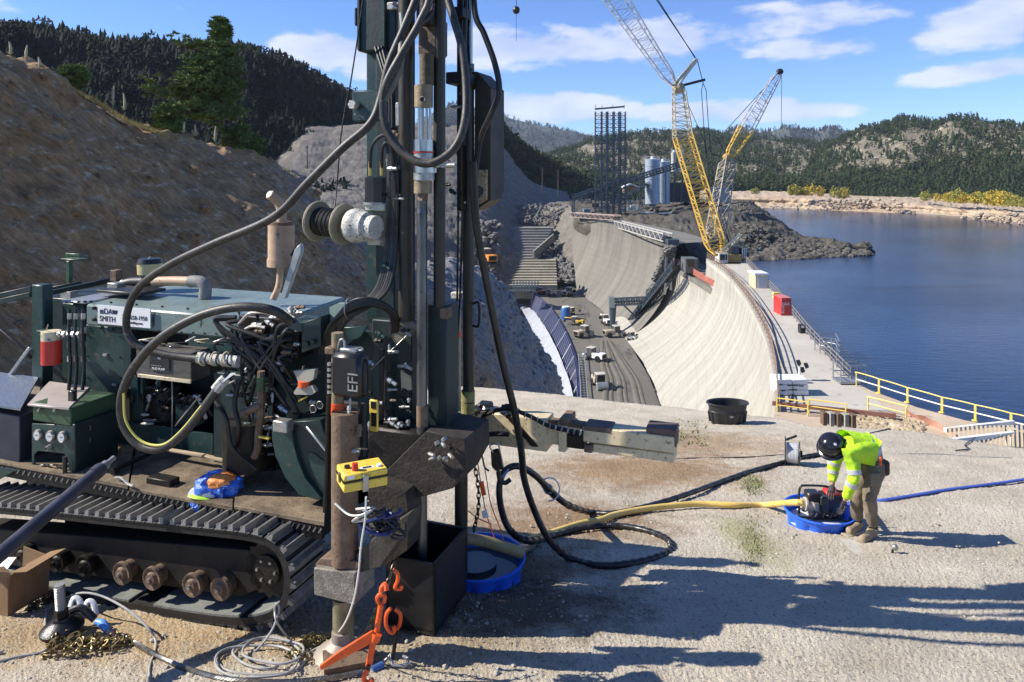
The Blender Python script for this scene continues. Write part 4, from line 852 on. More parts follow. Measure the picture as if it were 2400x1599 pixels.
truss('swing_conveyor', 'horizontal swing conveyor reaching out from the dam face over the work surface', P(1432, 716, 160), P(1518, 712, 158), 1.5, 1.4, 14, tm_)
dc = thing('drop_chute', 'hanging vertical drop chute with a head box at the tip of the swing conveyor', 'chute', tuple(P(1436, 765, 160)))
b = B(); b.cyl(P(1436, 768, 160), P(1436, 716, 160), .55, .8, 8); b.put('pipe', tm_, dc)
b = B(); b.fb(CF, 1428, 1441, 697, 722, 159, 2); b.put('head_box', steelgrey, dc)
b = B(); b.beam(P(1500, 752, 160), P(1455, 709, 160), .35); b.put('brace', tm_, dc)
tsh = thing('stair_tower', 'narrow steel shaft standing on the rough end of the far dam section', 'tower', tuple(P(1568, 690, 150)))
b = B(); b.beam(P(1558, 690, 150), P(1563, 575, 150), .4); b.beam(P(1572, 680, 151), P(1574, 562, 151), .4); lattice(b, P(1570, 640, 152), P(1576, 565, 152), 1.2, 1.2, 8, .12)
b.put('column', steelgrey, tsh); b = B(); b.fb(CF, 1566, 1592, 562, 576, 150, 3); b.put('head_platform', tm_, tsh)
# rubble end of the far face
b = B(); r_ = random.Random(2)
for i in range(260):
    f = r_.random(); c = P(lerp(1572, 1508, f)+r_.uniform(-8, 12), lerp(580, 735, f), lerp(150, 165, f)-1.5); b.rock(c, r_.uniform(.35, 1.0), i)
b.put('joint_rubble', mat('joint_rubble', (.08, .08, .075), (.2, .19, .175), .95, scale=.5), org=(0, 0, 0), smooth=False, kind='stuff')
ph = thing('site_cabin', 'dark grey boxy cabin in the gap between the dam blocks below the crane', 'cabin', tuple(P(1622, 640, 142)))
b = B(); b.fb(CF, 1607, 1637, 607, 640, 142, 4); b.put('shell', mat('cabin_grey', (.08, .085, .09), (.13, .135, .14), .6, scale=1), ph)
b = B(); b.fb(CF, 1612, 1627, 609, 626, 141.9, .1); b.put('window', MATS['dark_glass'], ph)
sr = thing('store_shed', 'small shed with a pale roof and tan wall behind the lattice tower', 'shed', tuple(P(1480, 440, 265)))
b = B(); b.fb(CF, 1464, 1492, 436, 452, 265, 6); b.put('wall', cardb, sr); b = B(); b.plate([P(1460, 438, 264.5), P(1478, 430, 264.5), P(1500, 438, 264.5), P(1500, 440, 264.5), P(1478, 433, 264.5), P(1460, 441, 264.5)], (0, 8, 0)); b.put('roof', white, sr)
# trailers, trucks on the terrace
def trailer(px0, px1, pyt, pyb, d_, label, m, name='box_trailer', cat='trailer', wh=True):
    t_ = thing(name, label, cat, tuple(P((px0+px1)/2, pyb, d_))); k = (pyb-pyt)
    b = B(); b.fb(CF, px0, px1, pyt, pyb-k*.15, d_, 2.4); b.put('box', m, t_, bevel=.05)
    if wh:
        for f in (.15, .3, .8):
            px = lerp(px0, px1, f); b = B(); p = P(px, pyb-k*.07, d_-.02); b.cyl(p, p+Vector((0, .3, 0)), .45, seg=10); b.put('wheel', blackp, t_)
    else:
        b = B(); b.fb(CF, px0+1, px1-1, pyb-k*.13, pyb, d_+.1, 2.2); b.put('skid', dkst, t_)
    for f in (.1, .5, .9):
        px = lerp(px0, px1, f); b = B(); b.fb(CF, px-.25, px+.25, pyt+k*.05, pyb-k*.2, d_-.06, .05); b.put('rib', steelgrey, t_)
    return t_
t1 = trailer(1505, 1534, 498, 512, 238, 'white box trailer, left of the two parked on the dark terrace', white)
text('RA', 1.1, P(1513, 508, 237.8), (1, 0, 0), (0, 0, 1), tm_, t1)
t2 = trailer(1547, 1575, 500, 514, 236, 'white box trailer, right of the two parked on the dark terrace', white)
text('MA', 1.1, P(1556, 509, 235.8), (1, 0, 0), (0, 0, 1), tm_, t2)
trailer(1584, 1612, 495, 508, 240, 'small orange-brown shipping container on the dark terrace right of the trailers', mat('container_orange', (.42, .2, .12), (.5, .26, .17), .6, scale=.5), 'container', 'container', False)
pk = thing('pickup_truck', 'white pickup truck parked in front of the orange container', 'truck', tuple(P(1586, 514, 232)))
b = B(); b.fb(CF, 1579, 1596, 508, 512, 232, 2); b.put('body', white, pk, bevel=.1); b = B(); b.fb(CF, 1583, 1590, 504, 508, 232.1, 1.8); b.put('cab', white, pk, bevel=.1)
b = B(); b.fb(CF, 1584, 1589.5, 504.6, 507.4, 231.98, .05); b.put('window', MATS['dark_glass'], pk)
for px in (1582, 1593):
    b = B(); p = P(px, 512.6, 231.95); b.cyl(p, p+Vector((0, .3, 0)), .42, seg=10); b.put('wheel', blackp, pk)
# power poles
polem = mat('pole_wood', (.06, .05, .04), (.10, .085, .07), .9, scale=1)
for i, (px, pt, pb, d_, lb) in enumerate(((720, 340, 392, 235, 'thin dark utility pole at the left edge of the far grey terrace'), (1271, 392, 448, 300, 'utility pole, left of the two on the dark ridge below the forest'), (1308, 398, 456, 296, 'utility pole, right of the two on the dark ridge below the forest'))):
    t_ = thing('utility_pole', lb, 'pole', tuple(P(px, pb, d_))); b = B(); b.cyl(P(px, pb+4, d_), P(px, pt, d_), .22, .15, 8); b.put('post', polem, t_); b = B(); b.beam(P(px-3.5, pt+6, d_), P(px+3.5, pt+6, d_), .18); b.put('crossarm', polem, t_)
# ---- machines on the dam floor
bodyw = mat('machine_cream', (.34, .29, .20), (.50, .44, .33), .5, scale=1)
def roller(px, py, rz, label, m=bodyw, s=1.0, name='soil_compactor', cat='road roller', arm=False):
    p = Z(px, py, ZF); t_ = thing(name, label, cat, tuple(p)); s *= .86; M = Matrix.Rotation(rz, 3, 'Z'); q = lambda *a: p+M@(Vector(a)*s)
    def bx(nm, c, sz, mm, bv=.06): b = B(); b.box(q(*c), Vector(sz)*s, M=M); b.put(nm, mm, t_, bevel=bv)
    bx('body', (0, -1.4, 1.25), (1.9, 2.6, 1.1), m); bx('engine_grille', (0, -2.72, 1.25), (1.5, .06, .8), dkst, 0)
    bx('cab', (0, .5, 1.9), (1.6, 1.4, 1.5), mat('cab_dark', (.05, .05, .05), (.1, .1, .1), .4, scale=2)); bx('roof', (0, .5, 2.75), (1.9, 1.7, .14), mat('dusty_white_roof', (.42, .4, .35), (.55, .53, .48), .6, scale=3)); bx('cab_glass', (0, 1.21, 1.95), (1.35, .03, 1.0), mat('dark_glass', (.01, .012, .015), None, .08), 0)
    for sx_ in (-.9, .9): b = B(); b.cyl(q(sx_, -1.0, 1.8), q(sx_, -1.0, 2.5), .05, seg=5); b.put('exhaust_stack' if sx_ > 0 else 'mirror_post', dkst, t_)
    for sx_ in (-.82, .82):
        b = B(); b.cyl(q(sx_-.2, -1.6, .7), q(sx_+.2, -1.6, .7), .7*s, seg=14); b.put('wheel', blackp, t_)
    if arm:
        bx('stick', (0, 2.6, 2.2), (.3, 2.6, .35), m); bx('bucket', (0, 3.9, 1.2), (.9, .6, .8), dkst)
        for sx_ in (-.9, .9): bx('crawler', (sx_, -.6, .45), (.45, 3.6, .8), blackp)
    else:
        b = B(); b.cyl(q(-1, 1.9, .75), q(1, 1.9, .75), .75*s, seg=18); b.put('drum', steelgrey, t_); bx('drum_frame', (0, 1.9, 1.25), (2.3, .5, .3), m)
    return t_
roller(1405, 908, math.pi+.15, 'nearest cream machine, alone at the front of the dam floor')
roller(1391, 845, .9, 'small machine with dark cab in the middle of the dam floor', white)
roller(1368, 790, -.9, 'cream machine near the left formwork beyond the middle of the floor')
roller(1440, 790, -1.3, 'cream machine standing under the drop chute', bodyw)
roller(1420, 760, .3, 'white excavator beside the drop chute at the foot of the dam face', white, .9, 'excavator', 'excavator', True)
roller(1350, 762, 1.2, 'yellow excavator beside the blue tank near the left formwork', mat('excavator_yellow', (.70, .45, .05), None, .5), .8, 'excavator', 'excavator', True)
roller(1338, 738, -1.1, 'yellow-orange loader directly behind the yellow excavator', MATS['excavator_yellow'], .75, 'loader', 'loader', True)
roller(1482, 800, .5, 'small dark utility machine at the foot of the near dam face', steelgrey, .8, 'tracked_loader', 'loader', True)
roller(1268, 690, .4, 'orange drill machine at the far end of the dam floor', orange, .8, 'drill_machine', 'drill', True)
roller(1290, 694, 1.4, 'pale machine in the group at the far end of the dam floor', bodyw, .8, 'loader', 'loader', True)
roller(1332, 694, -.6, 'grey machine at the far right corner of the dam floor', steelgrey, 1.0, 'loader', 'loader', True)
ft = thing('fuel_tank', 'upright blue tank standing by the left formwork on the dam floor', 'tank', tuple(Z(1326, 748, ZF)))
b = B(); p = Z(1326, 748, ZF); b.lathe([(1.15, 0), (1.15, 2.6), (1.0, 2.8)], p, seg=18); b.put('shell', mat('tank_blue', (.03, .11, .30), None, .4), ft); b = B(); b.cyl(p+Vector((0, 0, 2.8)), p+Vector((0, 0, 3.0)), .9, seg=14); b.put('lid', white, ft)
ex = roller(1138, 600, .5, 'orange excavator parked on the shaded abutment left of the steps', mat('excavator_orange', (.75, .25, .04), None, .5), 1.6, 'excavator', 'excavator', True); ex.location = P(1140, 618, 190)
# ---- crest deck furniture
def rail(name, label, pts, h, n, m, r=.045, rails=(1.0, .5), grp=None, cat='railing'):
    t_ = thing(name, label, cat, tuple(pts[0]), grp); pts = [Vector(p) for p in pts]; L_ = [0]
    for a_, c_ in zip(pts[:-1], pts[1:]): L_.append(L_[-1]+(c_-a_).length)
    def at(s_):
        for i in range(len(pts)-1):
            if s_ <= L_[i+1]+1e-6: return pts[i].lerp(pts[i+1], (s_-L_[i])/max(L_[i+1]-L_[i], 1e-6))
        return pts[-1]
    for f in rails:
        b = B(); b.tube([p+Vector((0, 0, h*f)) for p in pts], r, 5); b.put('rail', m, t_)
    for k in range(n+1):
        p = at(L_[-1]*k/n); b = B(); b.cyl(p, p+Vector((0, 0, h)), r, seg=5); b.put('post', m, t_)
    return t_
rail('crest_railing', 'rusty brown guard railing along the downstream edge of the dam crest', [p+Vector((.2, 0, .3)) for p in dl], 1.15, 44, mat('rusty_rail', (.20, .13, .09), (.28, .2, .15), .7, scale=2), .05, (1, .66, .33))
rail('crest_railing', 'grey guard railing along the lake edge of the dam crest', [p+Vector((-.2, 0, 0)) for p in drl[12:]], 1.2, 36, mat('brown_grey_rail', (.16, .14, .12), (.24, .21, .19), .7, scale=2), .05, (1, .66, .33))
# dark strip / cable line on the deck
b = B(); b.tube([p+Vector((1.15+.25*math.sin(i*.4), 0, .08)) for i, p in enumerate(dl[4:])], .06, 5); tag(b.put('deck_cable', rubber, org=dl[8]), 'thin dark cable lying along the dam crest beside the rusty railing', 'cable')
sh = thing('tool_shed', 'small white shed with a grey roll-up door on the dam crest', 'shed', tuple(Z(1784, 676, ZD)))
ds = 17*FPX/(676-YH)
b = B(); b.fb(CF, 1771, 1800, 643, 676, ds, 3); b.put('wall', cream, sh); b = B(); b.fb(CF, 1769, 1802, 641, 645, ds-.1, 3.3); b.put('roof', white, sh)
b = B(); b.fb(CF, 1777, 1797, 651, 675, ds-.06, .1); b.put('door', mat('shed_door_grey', (.50, .52, .56), None, .5), sh)
for k in range(5):
    b = B(); b.fb(CF, 1777.5, 1796.5, 655+k*4, 655.4+k*4, ds-.08, .02); b.put('door_slat', steelgrey, sh)
bn = thing('barrier_stack', 'pair of yellow barriers stacked on the crest behind the red box', 'barrier', tuple(Z(1821, 700, ZD)))
for k in range(2):
    b = B(); b.fb(CF, 1813, 1829, 686+k*8, 691+k*8, 17*FPX/(702-YH)+.3*k, .5); b.put('barrier', railyel, bn, bevel=.03)
rb = thing('red_crate', 'tall red steel box with white lettering on the dam crest by the lake', 'container', tuple(Z(1844, 740, ZD)))
dr = 17*FPX/(740-YH); redb = mat('container_red', (.45, .03, .03), (.52, .05, .05), .5, scale=1)
b = B(); b.fb(CF, 1831, 1855, 700, 740, dr, 2.6); b.put('shell', redb, rb, bevel=.04)
b = B(); b.plate([P(1831, 700, dr)+Vector((0, .02, .02)), P(1855, 700, dr)+Vector((0, .02, .02)), P(1855, 700, dr)+Vector((0, 2.58, .02)), P(1831, 700, dr)+Vector((0, 2.58, .02))], (0, 0, .05)); b.put('lid', mat('container_pink_top', (.55, .16, .14), None, .5), rb)
for f in (-.0,): text('BOXES', .42, P(1838, 735, dr-.03), (0, 0, 1), (-1, 0, 0), white, rb)
text('AA', .5, P(1838, 716, dr-.03), (1, 0, 0), (0, 0, 1), white, rb)
pt_ = thing('light_plant', 'small black generator box with a white label on the crest by the lake railing', 'generator', tuple(Z(1881, 782, ZD)))
b = B(); b.fb(CF, 1876, 1888, 762, 782, 17*FPX/(782-YH), .7); b.put('case', blackp, pt_); b = B(); b.fb(CF, 1879, 1885, 764, 769, 17*FPX/(782-YH)-.03, .03); b.put('label_plate', white, pt_)
b = B(); b.tube([Z(1888, 780, ZD+.1), Z(1900, 783, ZD+.1), Z(1903, 775, ZD+.6), Z(1908, 795, ZD+.1)], .05, 5); b.put('cable', rubber, pt_)
# stairs on lake side
stt = thing('access_stairs', 'grey steel stair scaffold hanging on the lake side of the crest railing', 'stairs', tuple(Z(1950, 840, ZD)))
for k in range(8):
    p = Z(1925+k*5.2, 792+k*7, ZD+1.2-k*.25); b = B(); b.box(p+Vector((.9, .2, -.4)), (2.0, .3, .08)); b.put('tread', steelgrey, stt)
for px in (1922, 1962):
    for dy in (0, 1.2):
        b = B(); p = Z(px, 790 if px < 1940 else 800, ZD+1.5)+Vector((0, dy, 0)); b.cyl(p, p-Vector((0, 0, 4.2)), .05, seg=5); b.put('post', steelgrey, stt)
for k in range(4):
    b = B(); b.tube([Z(1920, 782+k*9, ZD+1.4-k*.3), Z(1958, 782+k*12, ZD+1.4-k*.3), Z(1968, 800+k*13, ZD+1.3-k*.3)], .045, 5); b.put('handrail', alu if False else steelgrey, stt)
lf = thing('work_platform', 'small grey access platform with guard rails where the railing turns yellow', 'platform', tuple(Z(1990, 898, ZD)))
c_ = Z(1992, 897, ZD); 
for (dx, dy) in ((-1, -.6), (1, -.6), (1, .8), (-1, .8)):
    b = B(); b.cyl(c_+Vector((dx, dy, 0)), c_+Vector((dx, dy, 1.5)), .05, seg=5); b.put('post', steelgrey, lf)
for h in (.75, 1.5):
    b = B(); b.tube([c_+Vector((-1, -.6, h)), c_+Vector((1, -.6, h)), c_+Vector((1, .8, h)), c_+Vector((-1, .8, h)), c_+Vector((-1, -.6, h))], .045, 5); b.put('rail', steelgrey, lf)
b = B(); b.box(c_+Vector((0, .1, .15)), (2.2, 1.6, .12)); b.put('deck_plate', steelgrey, lf)
# yellow guard rail panels at the water's edge
rp = [(2006, 905), (2060, 922), (2127, 944), (2208, 968), (2286, 987), (2370, 1008), (2460, 1030)]
for i in range(6):
    a_, c_ = Z(*rp[i], ZD), Z(*rp[i+1], ZD); a2, c2_ = a_.lerp(c_, .02), a_.lerp(c_, .98)
    t_ = thing('guard_rail', ['yellow guard rail panel next to the grey access platform', 'second yellow guard rail panel from the grey access platform', 'third yellow guard rail panel along the lake edge', 'fourth yellow guard rail panel along the lake, above the worker', 'fifth yellow guard rail panel along the lake, right of the worker', 'yellow guard rail panel at the right edge of the photo'][i], 'railing', tuple(a2), 'yellow guard rails at the lake edge')
    up = Vector((0, 0, 1.1)); b = B(); b.tube(sm([a2, a2+up*.85, a2.lerp(c2_, .03)+up, a2.lerp(c2_, .97)+up, c2_+up*.85, c2_], 5), .042, 6); b.put('frame', railyel, t_)
    b = B(); b.tube([a2+up*.5, c2_+up*.5], .045, 6); b.put('mid_rail', mat('rail_white', (.75, .73, .62), None, .5), t_)
    b = B(); b.cyl(c2_, c2_+Vector((0, 0, .04)), .2, seg=8); b.put('foot', railyel, t_)
# near side of the platform: rust-red beam + rails
rbm = thing('retaining_beam', 'long rust-red steel beam across the near end of the dam crest', 'beam', tuple(Z(1900, 958, ZD)))
b = B()
for k in range(3): b.beam(Z(1810, 945, ZD+.4-k*.34), Z(2100, 975, ZD+.4-k*.34), .22, .28)
b.put('beam', mat('rust_red_beam', (.20, .085, .06), (.30, .15, .11), .75, scale=.8, c3=(.2, .07, .05), t3=.6), rbm)
for i, (a_, c_, z0) in enumerate((((1822, 965), (1893, 975), 0), ((1897, 968), (1982, 980), 0), ((2035, 962), (2124, 985), 0))):
    t_ = thing('barrier_rail', ['low yellow rail in front of the red beam, nearest the dam face', 'low yellow rail in front of the red beam, second from the dam face', 'low yellow rail behind the rubble trench'][i], 'railing', tuple(Z(*a_, ZD)))
    p, q = Z(*a_, ZD), Z(*c_, ZD); up = Vector((0, 0, .95)); b = B(); b.tube(sm([p, p+up*.85, p.lerp(q, .04)+up, p.lerp(q, .96)+up, q+up*.85, q], 4), .05, 5); b.put('frame', railyel, t_); b = B(); b.tube([p+up*.5, q+up*.5], .04, 5); b.put('mid_rail', railyel, t_)
# white stacked blocks and machine on the deck
ws = thing('white_block_stack', 'stack of large white boxes at the near end of the dam crest', 'boxes', tuple(Z(1857, 925, ZD)))
dw = 17*FPX/(928-YH)
for r__ in range(3):
    for c__ in range(2):
        if r__ == 2 and c__ == 1 and False: continue
        b = B(); px0 = 1821+c__*37+r__*1.0; b.fb(CF, px0, px0+35.5, 890+r__*12.5, 901.5+r__*12.5, dw+.02*c__, 1.6); b.put('block', white, ws, bevel=.03)
for k, (px, py, w_) in enumerate(((1826, 901, 9), (1846, 903, 24), (1872, 904, 12), (1832, 915, 8), (1850, 913, 18))):
    b = B(); b.fb(CF, px, px+w_, py, py+2.2, dw-.04, .03); b.put('printed_label', blackp, ws)
lt = thing('light_tower', 'small white light tower with three black lamps behind the white boxes', 'lamp', tuple(Z(1876, 890, ZD)))
b = B(); b.cyl(Z(1874, 892, ZD), Z(1874, 892, ZD)+Vector((0, 0, 1.2)), .12, .08, 8); b.beam(Z(1866, 884, ZD+.4), Z(1884, 886, ZD+.4), .35); b.put('mast', white, lt)
for px, py in ((1868, 851), (1886, 858), (1877, 868)):
    b = B(); p = P(px, py, 60); b.cyl(p, p+Vector((.25, -.1, .1)), .26, .2, 8); b.put('lamp_head', blackp, lt)
# pink tarp, timber fence at the right, rubble trench
pk_ = thing('pink_tarp', 'faded pink tarpaulin draped over the right end of the rubble trench', 'tarpaulin', tuple(Z(2170, 1000, ZD)))
g = resample([[Z(2122, 958, ZD+.5), Z(2150, 972, ZD+.6), Z(2185, 985, ZD+.5), Z(2215, 1000, ZD+.4), Z(2250, 1030, ZD)], [Z(2128, 985, ZD-.6), Z(2150, 1000, ZD-.7), Z(2180, 1012, ZD-.6), Z(2205, 1022, ZD-.6), Z(2240, 1045, ZD-1)]], 16, 30); g[..., 2] += fbm(g[..., 0]*1.2, g[..., 1]*.8, None, 3, 4)*.14
npmesh('sheet', g, gridf(16, 30), mat('pink_tarp', (.55, .27, .21), (.63, .35, .28), .7, scale=.8), parent=pk_)
tf = thing('slatted_fence', 'low pale fence of upright slats and two white rails at the right edge', 'fence', tuple(Z(2300, 1040, -14)))
for k in range(17):
    px = 2228+k*10.5; f = k/16; b = B(); b.beam(Z(px, 1040+f*10, -13.5), Z(px-2, 1002+f*-4, -13.0)+Vector((0, 0, 0)), .10); b.put('slat', mat('fence_tan', (.46, .38, .26), None, .8), tf)
for (a_, c_) in (((2215, 1008), (2375, 990)), ((2222, 1034), (2375, 1016))):
    b = B(); b.beam(Z(*a_, -13.2), Z(*c_, -13.2), .2); b.put('rail', white, tf)
b = B(); b.fb(CF, 2370, 2388, 1008, 1052, 38, .6); b.put('post', mat('fence_concrete', (.5, .46, .38), None, .8), tf)
b = B(); b.fb(CF, 2388, 2480, 1014, 1060, 38.2, .4); b.put('board', plat, tf)
b = B(); r_ = random.Random(6)
for i in range(420):
    px = r_.uniform(1985, 2160); py = r_.uniform(982, 1012)+(px-1990)*.06; b.rock(Z(px, py, ZD-.1), r_.uniform(.15, .5), i)
b.put('trench_rubble', mat('tan_rubble', (.30, .23, .14), (.52, .43, .30), .95, scale=.8), org=(0, 0, 0), smooth=False, kind='stuff')
tr = thing('form_boards', 'short upright concrete form boards at the left end of the rubble trench', 'formwork', tuple(Z(1960, 1000, ZD)))
for k in range(5):
    b = B(); px = 1930+k*17; b.fb(CF, px, px+9, 968+k*1.5, 998+k*2, 47-k*.2, .5); b.put('board', (brown, conc, brown, conc, brown)[k], tr)
# line and ball hanging from a crane out of frame
hb_ = thing('hook_ball', 'small black crane hook ball hanging on a line against the sky', 'crane hook', tuple(P(1210, 30, 110)))
b = B(); b.ell(P(1210, 24, 110), (.55, .55, .6), 12, 8); b.put('ball', blackp, hb_); b = B(); b.cyl(P(1210, 16, 110), P(1210, -80, 110), .05, seg=5); b.cyl(P(1210, 34, 110), P(1210, 96, 110), .03, seg=4); b.put('line', wirem, hb_)
# ================================================================== DRILL RIG
rig = thing('drill_rig', 'dark green crawler drill rig with tall mast and tangled hoses on the shotcrete bench', 'drill rig', (-2.2, 6.6, -3.7))
R = RG.R
FPXd = lambda px, v: RG.d(px, v)/FPX
def xy(px, v): p = R(px, 400, v); return p
def vp(px, py, v): return R(px, py, v)
def vcyl(b, px, pyt, pyb, v, rpx, seg=14, r2=None):
    p = R(px, pyt, v); q = Vector((p.x, p.y, RG.zz(px, pyb, v))); k = FPXd(px, v); return b.cyl(q, p, rpx*k, (r2 if r2 is not None else rpx)*k, seg)
def part(nm, m, fn, parent=None, bevel=0.0, smooth=True, kind=None):
    b = B(); fn(b); return b.put(nm, m, parent or rig, bevel=bevel, smooth=smooth, kind=kind)
def fb(nm, m, px0, px1, pt, pb, v, dep, parent=None, bevel=.008, pm=None): return part(nm, m, lambda b: b.fb(RG, px0, px1, pt, pb, v, dep, pm), parent, bevel)
def fp(nm, m, pix, v, dep, parent=None, bevel=.005): return part(nm, m, lambda b: b.fp(RG, pix, v, dep), parent, bevel)
def vc(nm, m, px, pt, pb, v, rpx, parent=None, seg=14, r2=None): return part(nm, m, lambda b: vcyl(b, px, pt, pb, v, rpx, seg, r2), parent)
def hose(nm, m, pts, rpx, parent=None, seg=8, n=6):
    w = sm([R(*p) for p in pts], n); k = FPXd(pts[0][0], pts[0][2]); return part(nm, m, lambda b: b.tube(w, rpx*k, seg), parent)
def bm(nm, m, p, q, wpx, hpx=None, parent=None, bevel=.004):
    k = FPXd(p[0], p[2]); return part(nm, m, lambda b: b.beam(R(*p), R(*q), wpx*k, (hpx or wpx)*k), parent, bevel)
def bolt(px, py, v, rpx, m=silver, parent=None, ln=.03):
    k = FPXd(px, v); p = R(px, py, v); return part('bolt', m, lambda b: b.cyl(p-RG.V*ln, p, rpx*k, seg=6), parent)
# ---- crawler tracks
VT = 4.77
def track(v0, nm_lbl):
    pix = [(-90, 1190), (100, 1207), (300, 1229), (500, 1250), (590, 1262), (640, 1282), (666, 1322), (672, 1372), (660, 1418), (628, 1446), (560, 1458), (450, 1447), (300, 1421), (150, 1394), (-90, 1352)]
    base_ = [R(a, c, VT) for a, c in pix]; off = RG.V*(v0-VT)
    path = sm([p+off for p in base_], 8)
    W_ = RG.V*.42; cen = path[0].lerp(path[-1], .5); vs = []; fs = []
    for i, p in enumerate(path):
        a_ = (path[min(i+1, len(path)-1)]-path[max(i-1, 0)]).normalized(); nrm = a_.cross(RG.V).normalized()*.028
        vs += [p+nrm, p+W_+nrm, p+W_-nrm, p-nrm]
    for i in range(len(path)-1):
        for k in range(4): fs.append((i*4+k, i*4+(k+1) % 4, (i+1)*4+(k+1) % 4, (i+1)*4+k))
    b = B(); b.add(vs, fs); tb = b.put('track_belt', trackm, rig)
    for (i0, i1) in ((int(len(path)*.735), int(len(path)*.80)), (int(len(path)*.66), int(len(path)*.72)), (int(len(path)*.56), int(len(path)*.65))):
        pass
    lo = [i for i, p in enumerate(path) if i > len(path)*.5]
    for a_i, z_i in ((.53, .70), (.715, .84), (.85, .99)):
        seg_ = path[int(len(path)*a_i):int(len(path)*z_i)]; bb = B(); vs2 = []; fs2 = []
        for p in seg_: vs2 += [p+RG.V*.004+Vector((-.0, 0, .032)), p+RG.V*.416+Vector((0, 0, .032)), p+RG.V*.416+Vector((0, 0, .05)), p+RG.V*.004+Vector((0, 0, .05))]
        for i in range(len(seg_)-1):
            for k in range(4): fs2.append((i*4+k, i*4+(k+1) % 4, (i+1)*4+(k+1) % 4, (i+1)*4+k))
        n4 = (len(seg_)-1)*4; fs2 += [(0, 1, 2, 3), (n4+3, n4+2, n4+1, n4)]; bb.add(vs2, fs2); bb.put('track_lit_inside', padm, tb, smooth=False)  # lower run's sunlit inside as lighter plates, gaps standing for shadow
    # shoes: equal spacing along the whole run
    seg = [0]
    for a_, c_ in zip(path[:-1], path[1:]): seg.append(seg[-1]+(c_-a_).length)
    n = int(seg[-1]/.118); proto = None
    for i in range(n):
        s_ = (i+.5)*seg[-1]/n; j = max(k for k in range(len(seg)) if seg[k] <= s_); j = min(j, len(path)-2)
        p = path[j].lerp(path[j+1], (s_-seg[j])/max(seg[j+1]-seg[j], 1e-6)); a_ = (path[j+1]-path[j]).normalized(); nr = a_.cross(RG.V).normalized()
        if nr.dot(p-(cen+Vector((.9, 0, 0)))) < 0 and abs(a_.z) < .9: nr = nr if (nr.z > 0) == (p.z > cen.z) else -nr
        if proto is None:
            b = B(); b.box((0, .21, .032), (.105, .44, .012)); b.hexa([Vector(q) for q in ((-.03, -.01, .036), (.018, -.01, .036), (.018, .43, .036), (-.03, .43, .036), (-.008, .0, .085), (.012, .0, .085), (.012, .42, .085), (-.008, .42, .085))])
            b.box((-.03, .01, .05), (.012, .02, .05)); o = b.put('track_shoe', trackm, org=(0, 0, 0)); proto = o; o.data.materials.append(mat('sunlit_grouser', (.16, .155, .14), (.30, .29, .27), .5, .4, scale=14, bump=.2))  # grousers lighter as sunlit edges; shoe plates near black as shade between
            for f_ in o.data.polygons: f_.material_index = 1 if min(o.data.vertices[i_].co.z for i_ in f_.vertices) > .0355 or f_.center.z > .05 else 0
        else: o = proto.copy(); COL.objects.link(o)
        out = nr if (p+nr*.01-cen).length > 0 else nr
        M = Matrix((a_, RG.V, a_.cross(RG.V))).transposed()
        if M.determinant() < 0: M = Matrix((-a_, RG.V, (-a_).cross(RG.V))).transposed()
        top_ = M.col[2]
        # outward = away from loop centre line
        cline = Vector((p.x, p.y, (R(200, 1302, VT).z+off.z))) if abs(a_.z) < .6 else R(560, 1355, VT)+off
        if top_.dot(p-cline) < 0: M = Matrix((-a_, RG.V, (-a_).cross(RG.V))).transposed()
        o.parent = tb; o.matrix_parent_inverse = Matrix.Identity(4)
        e = M.to_4x4(); e.translation = p-wl(tb); o.matrix_local = e
    # frame, rollers, sprocket
    def sh(px, py, dv): return R(px, py, VT)+off+RG.V*dv
    b = B(); b.plate([sh(-80, 1250, .12), sh(560, 1305, .12), sh(600, 1340, .12), sh(590, 1400, .12), sh(540, 1418, .12), sh(-80, 1330, .12)], RG.V*.22); b.put('track_frame', mat('oily_black_frame', (.006, .005, .005), (.018, .015, .012), .6, .2, scale=6, bump=.2), rig, bevel=.01)
    for k, (px, py) in enumerate(((45, 1306), (128, 1320), (192, 1331), (281, 1347), (352, 1359), (446, 1375), (513, 1383))):
        b = B(); m_ = brown if k > 2 else dkst; c = sh(px, py, .02)
        b.lathe([(.024, -.03), (.045, -.028), (.05, -.01), (.06, 0), (.082, -.012), (.094, -.012), (.096, .02), (.075, .05), (.075, .12)], c, RG.V, 22); w = b.put('roller', m_, rig)
        b = B(); b.cyl(c-RG.V*.048, c-RG.V*.02, .018, seg=6); b.put('hub_nut', silver if k > 2 else dkst, w)
    c = sh(607, 1352, .12)
    b = B(); prof = []
    n_ = 14; rim = []
    for k in range(n_*2): rim.append(c+(RG.U*math.cos(k*math.pi/n_)+Vector((0, 0, 1))*math.sin(k*math.pi/n_))*(.235 if k % 2 else .20))
    b.plate(rim, RG.V*.05); b.cyl(c-RG.V*.03, c+RG.V*.1, .12, seg=18); sp = b.put('sprocket', dkst, rig)
    for k in range(6):
        q = c+(RG.U*math.cos(k*1.047)+Vector((0, 0, 1))*math.sin(k*1.047))*.085-RG.V*.032; b = B(); b.cyl(q-RG.V*.015, q, .012, seg=6); b.put('bolt', silver, sp)
track(VT, '')
track(VT+1.75, '')
part('undercarriage_beam', dkst, lambda b: (b.fb(RG, 150, 230, 1215, 1290, 5.15, 1.4), b.fb(RG, 520, 600, 1225, 1300, 5.15, 1.4)) and None, bevel=.01)
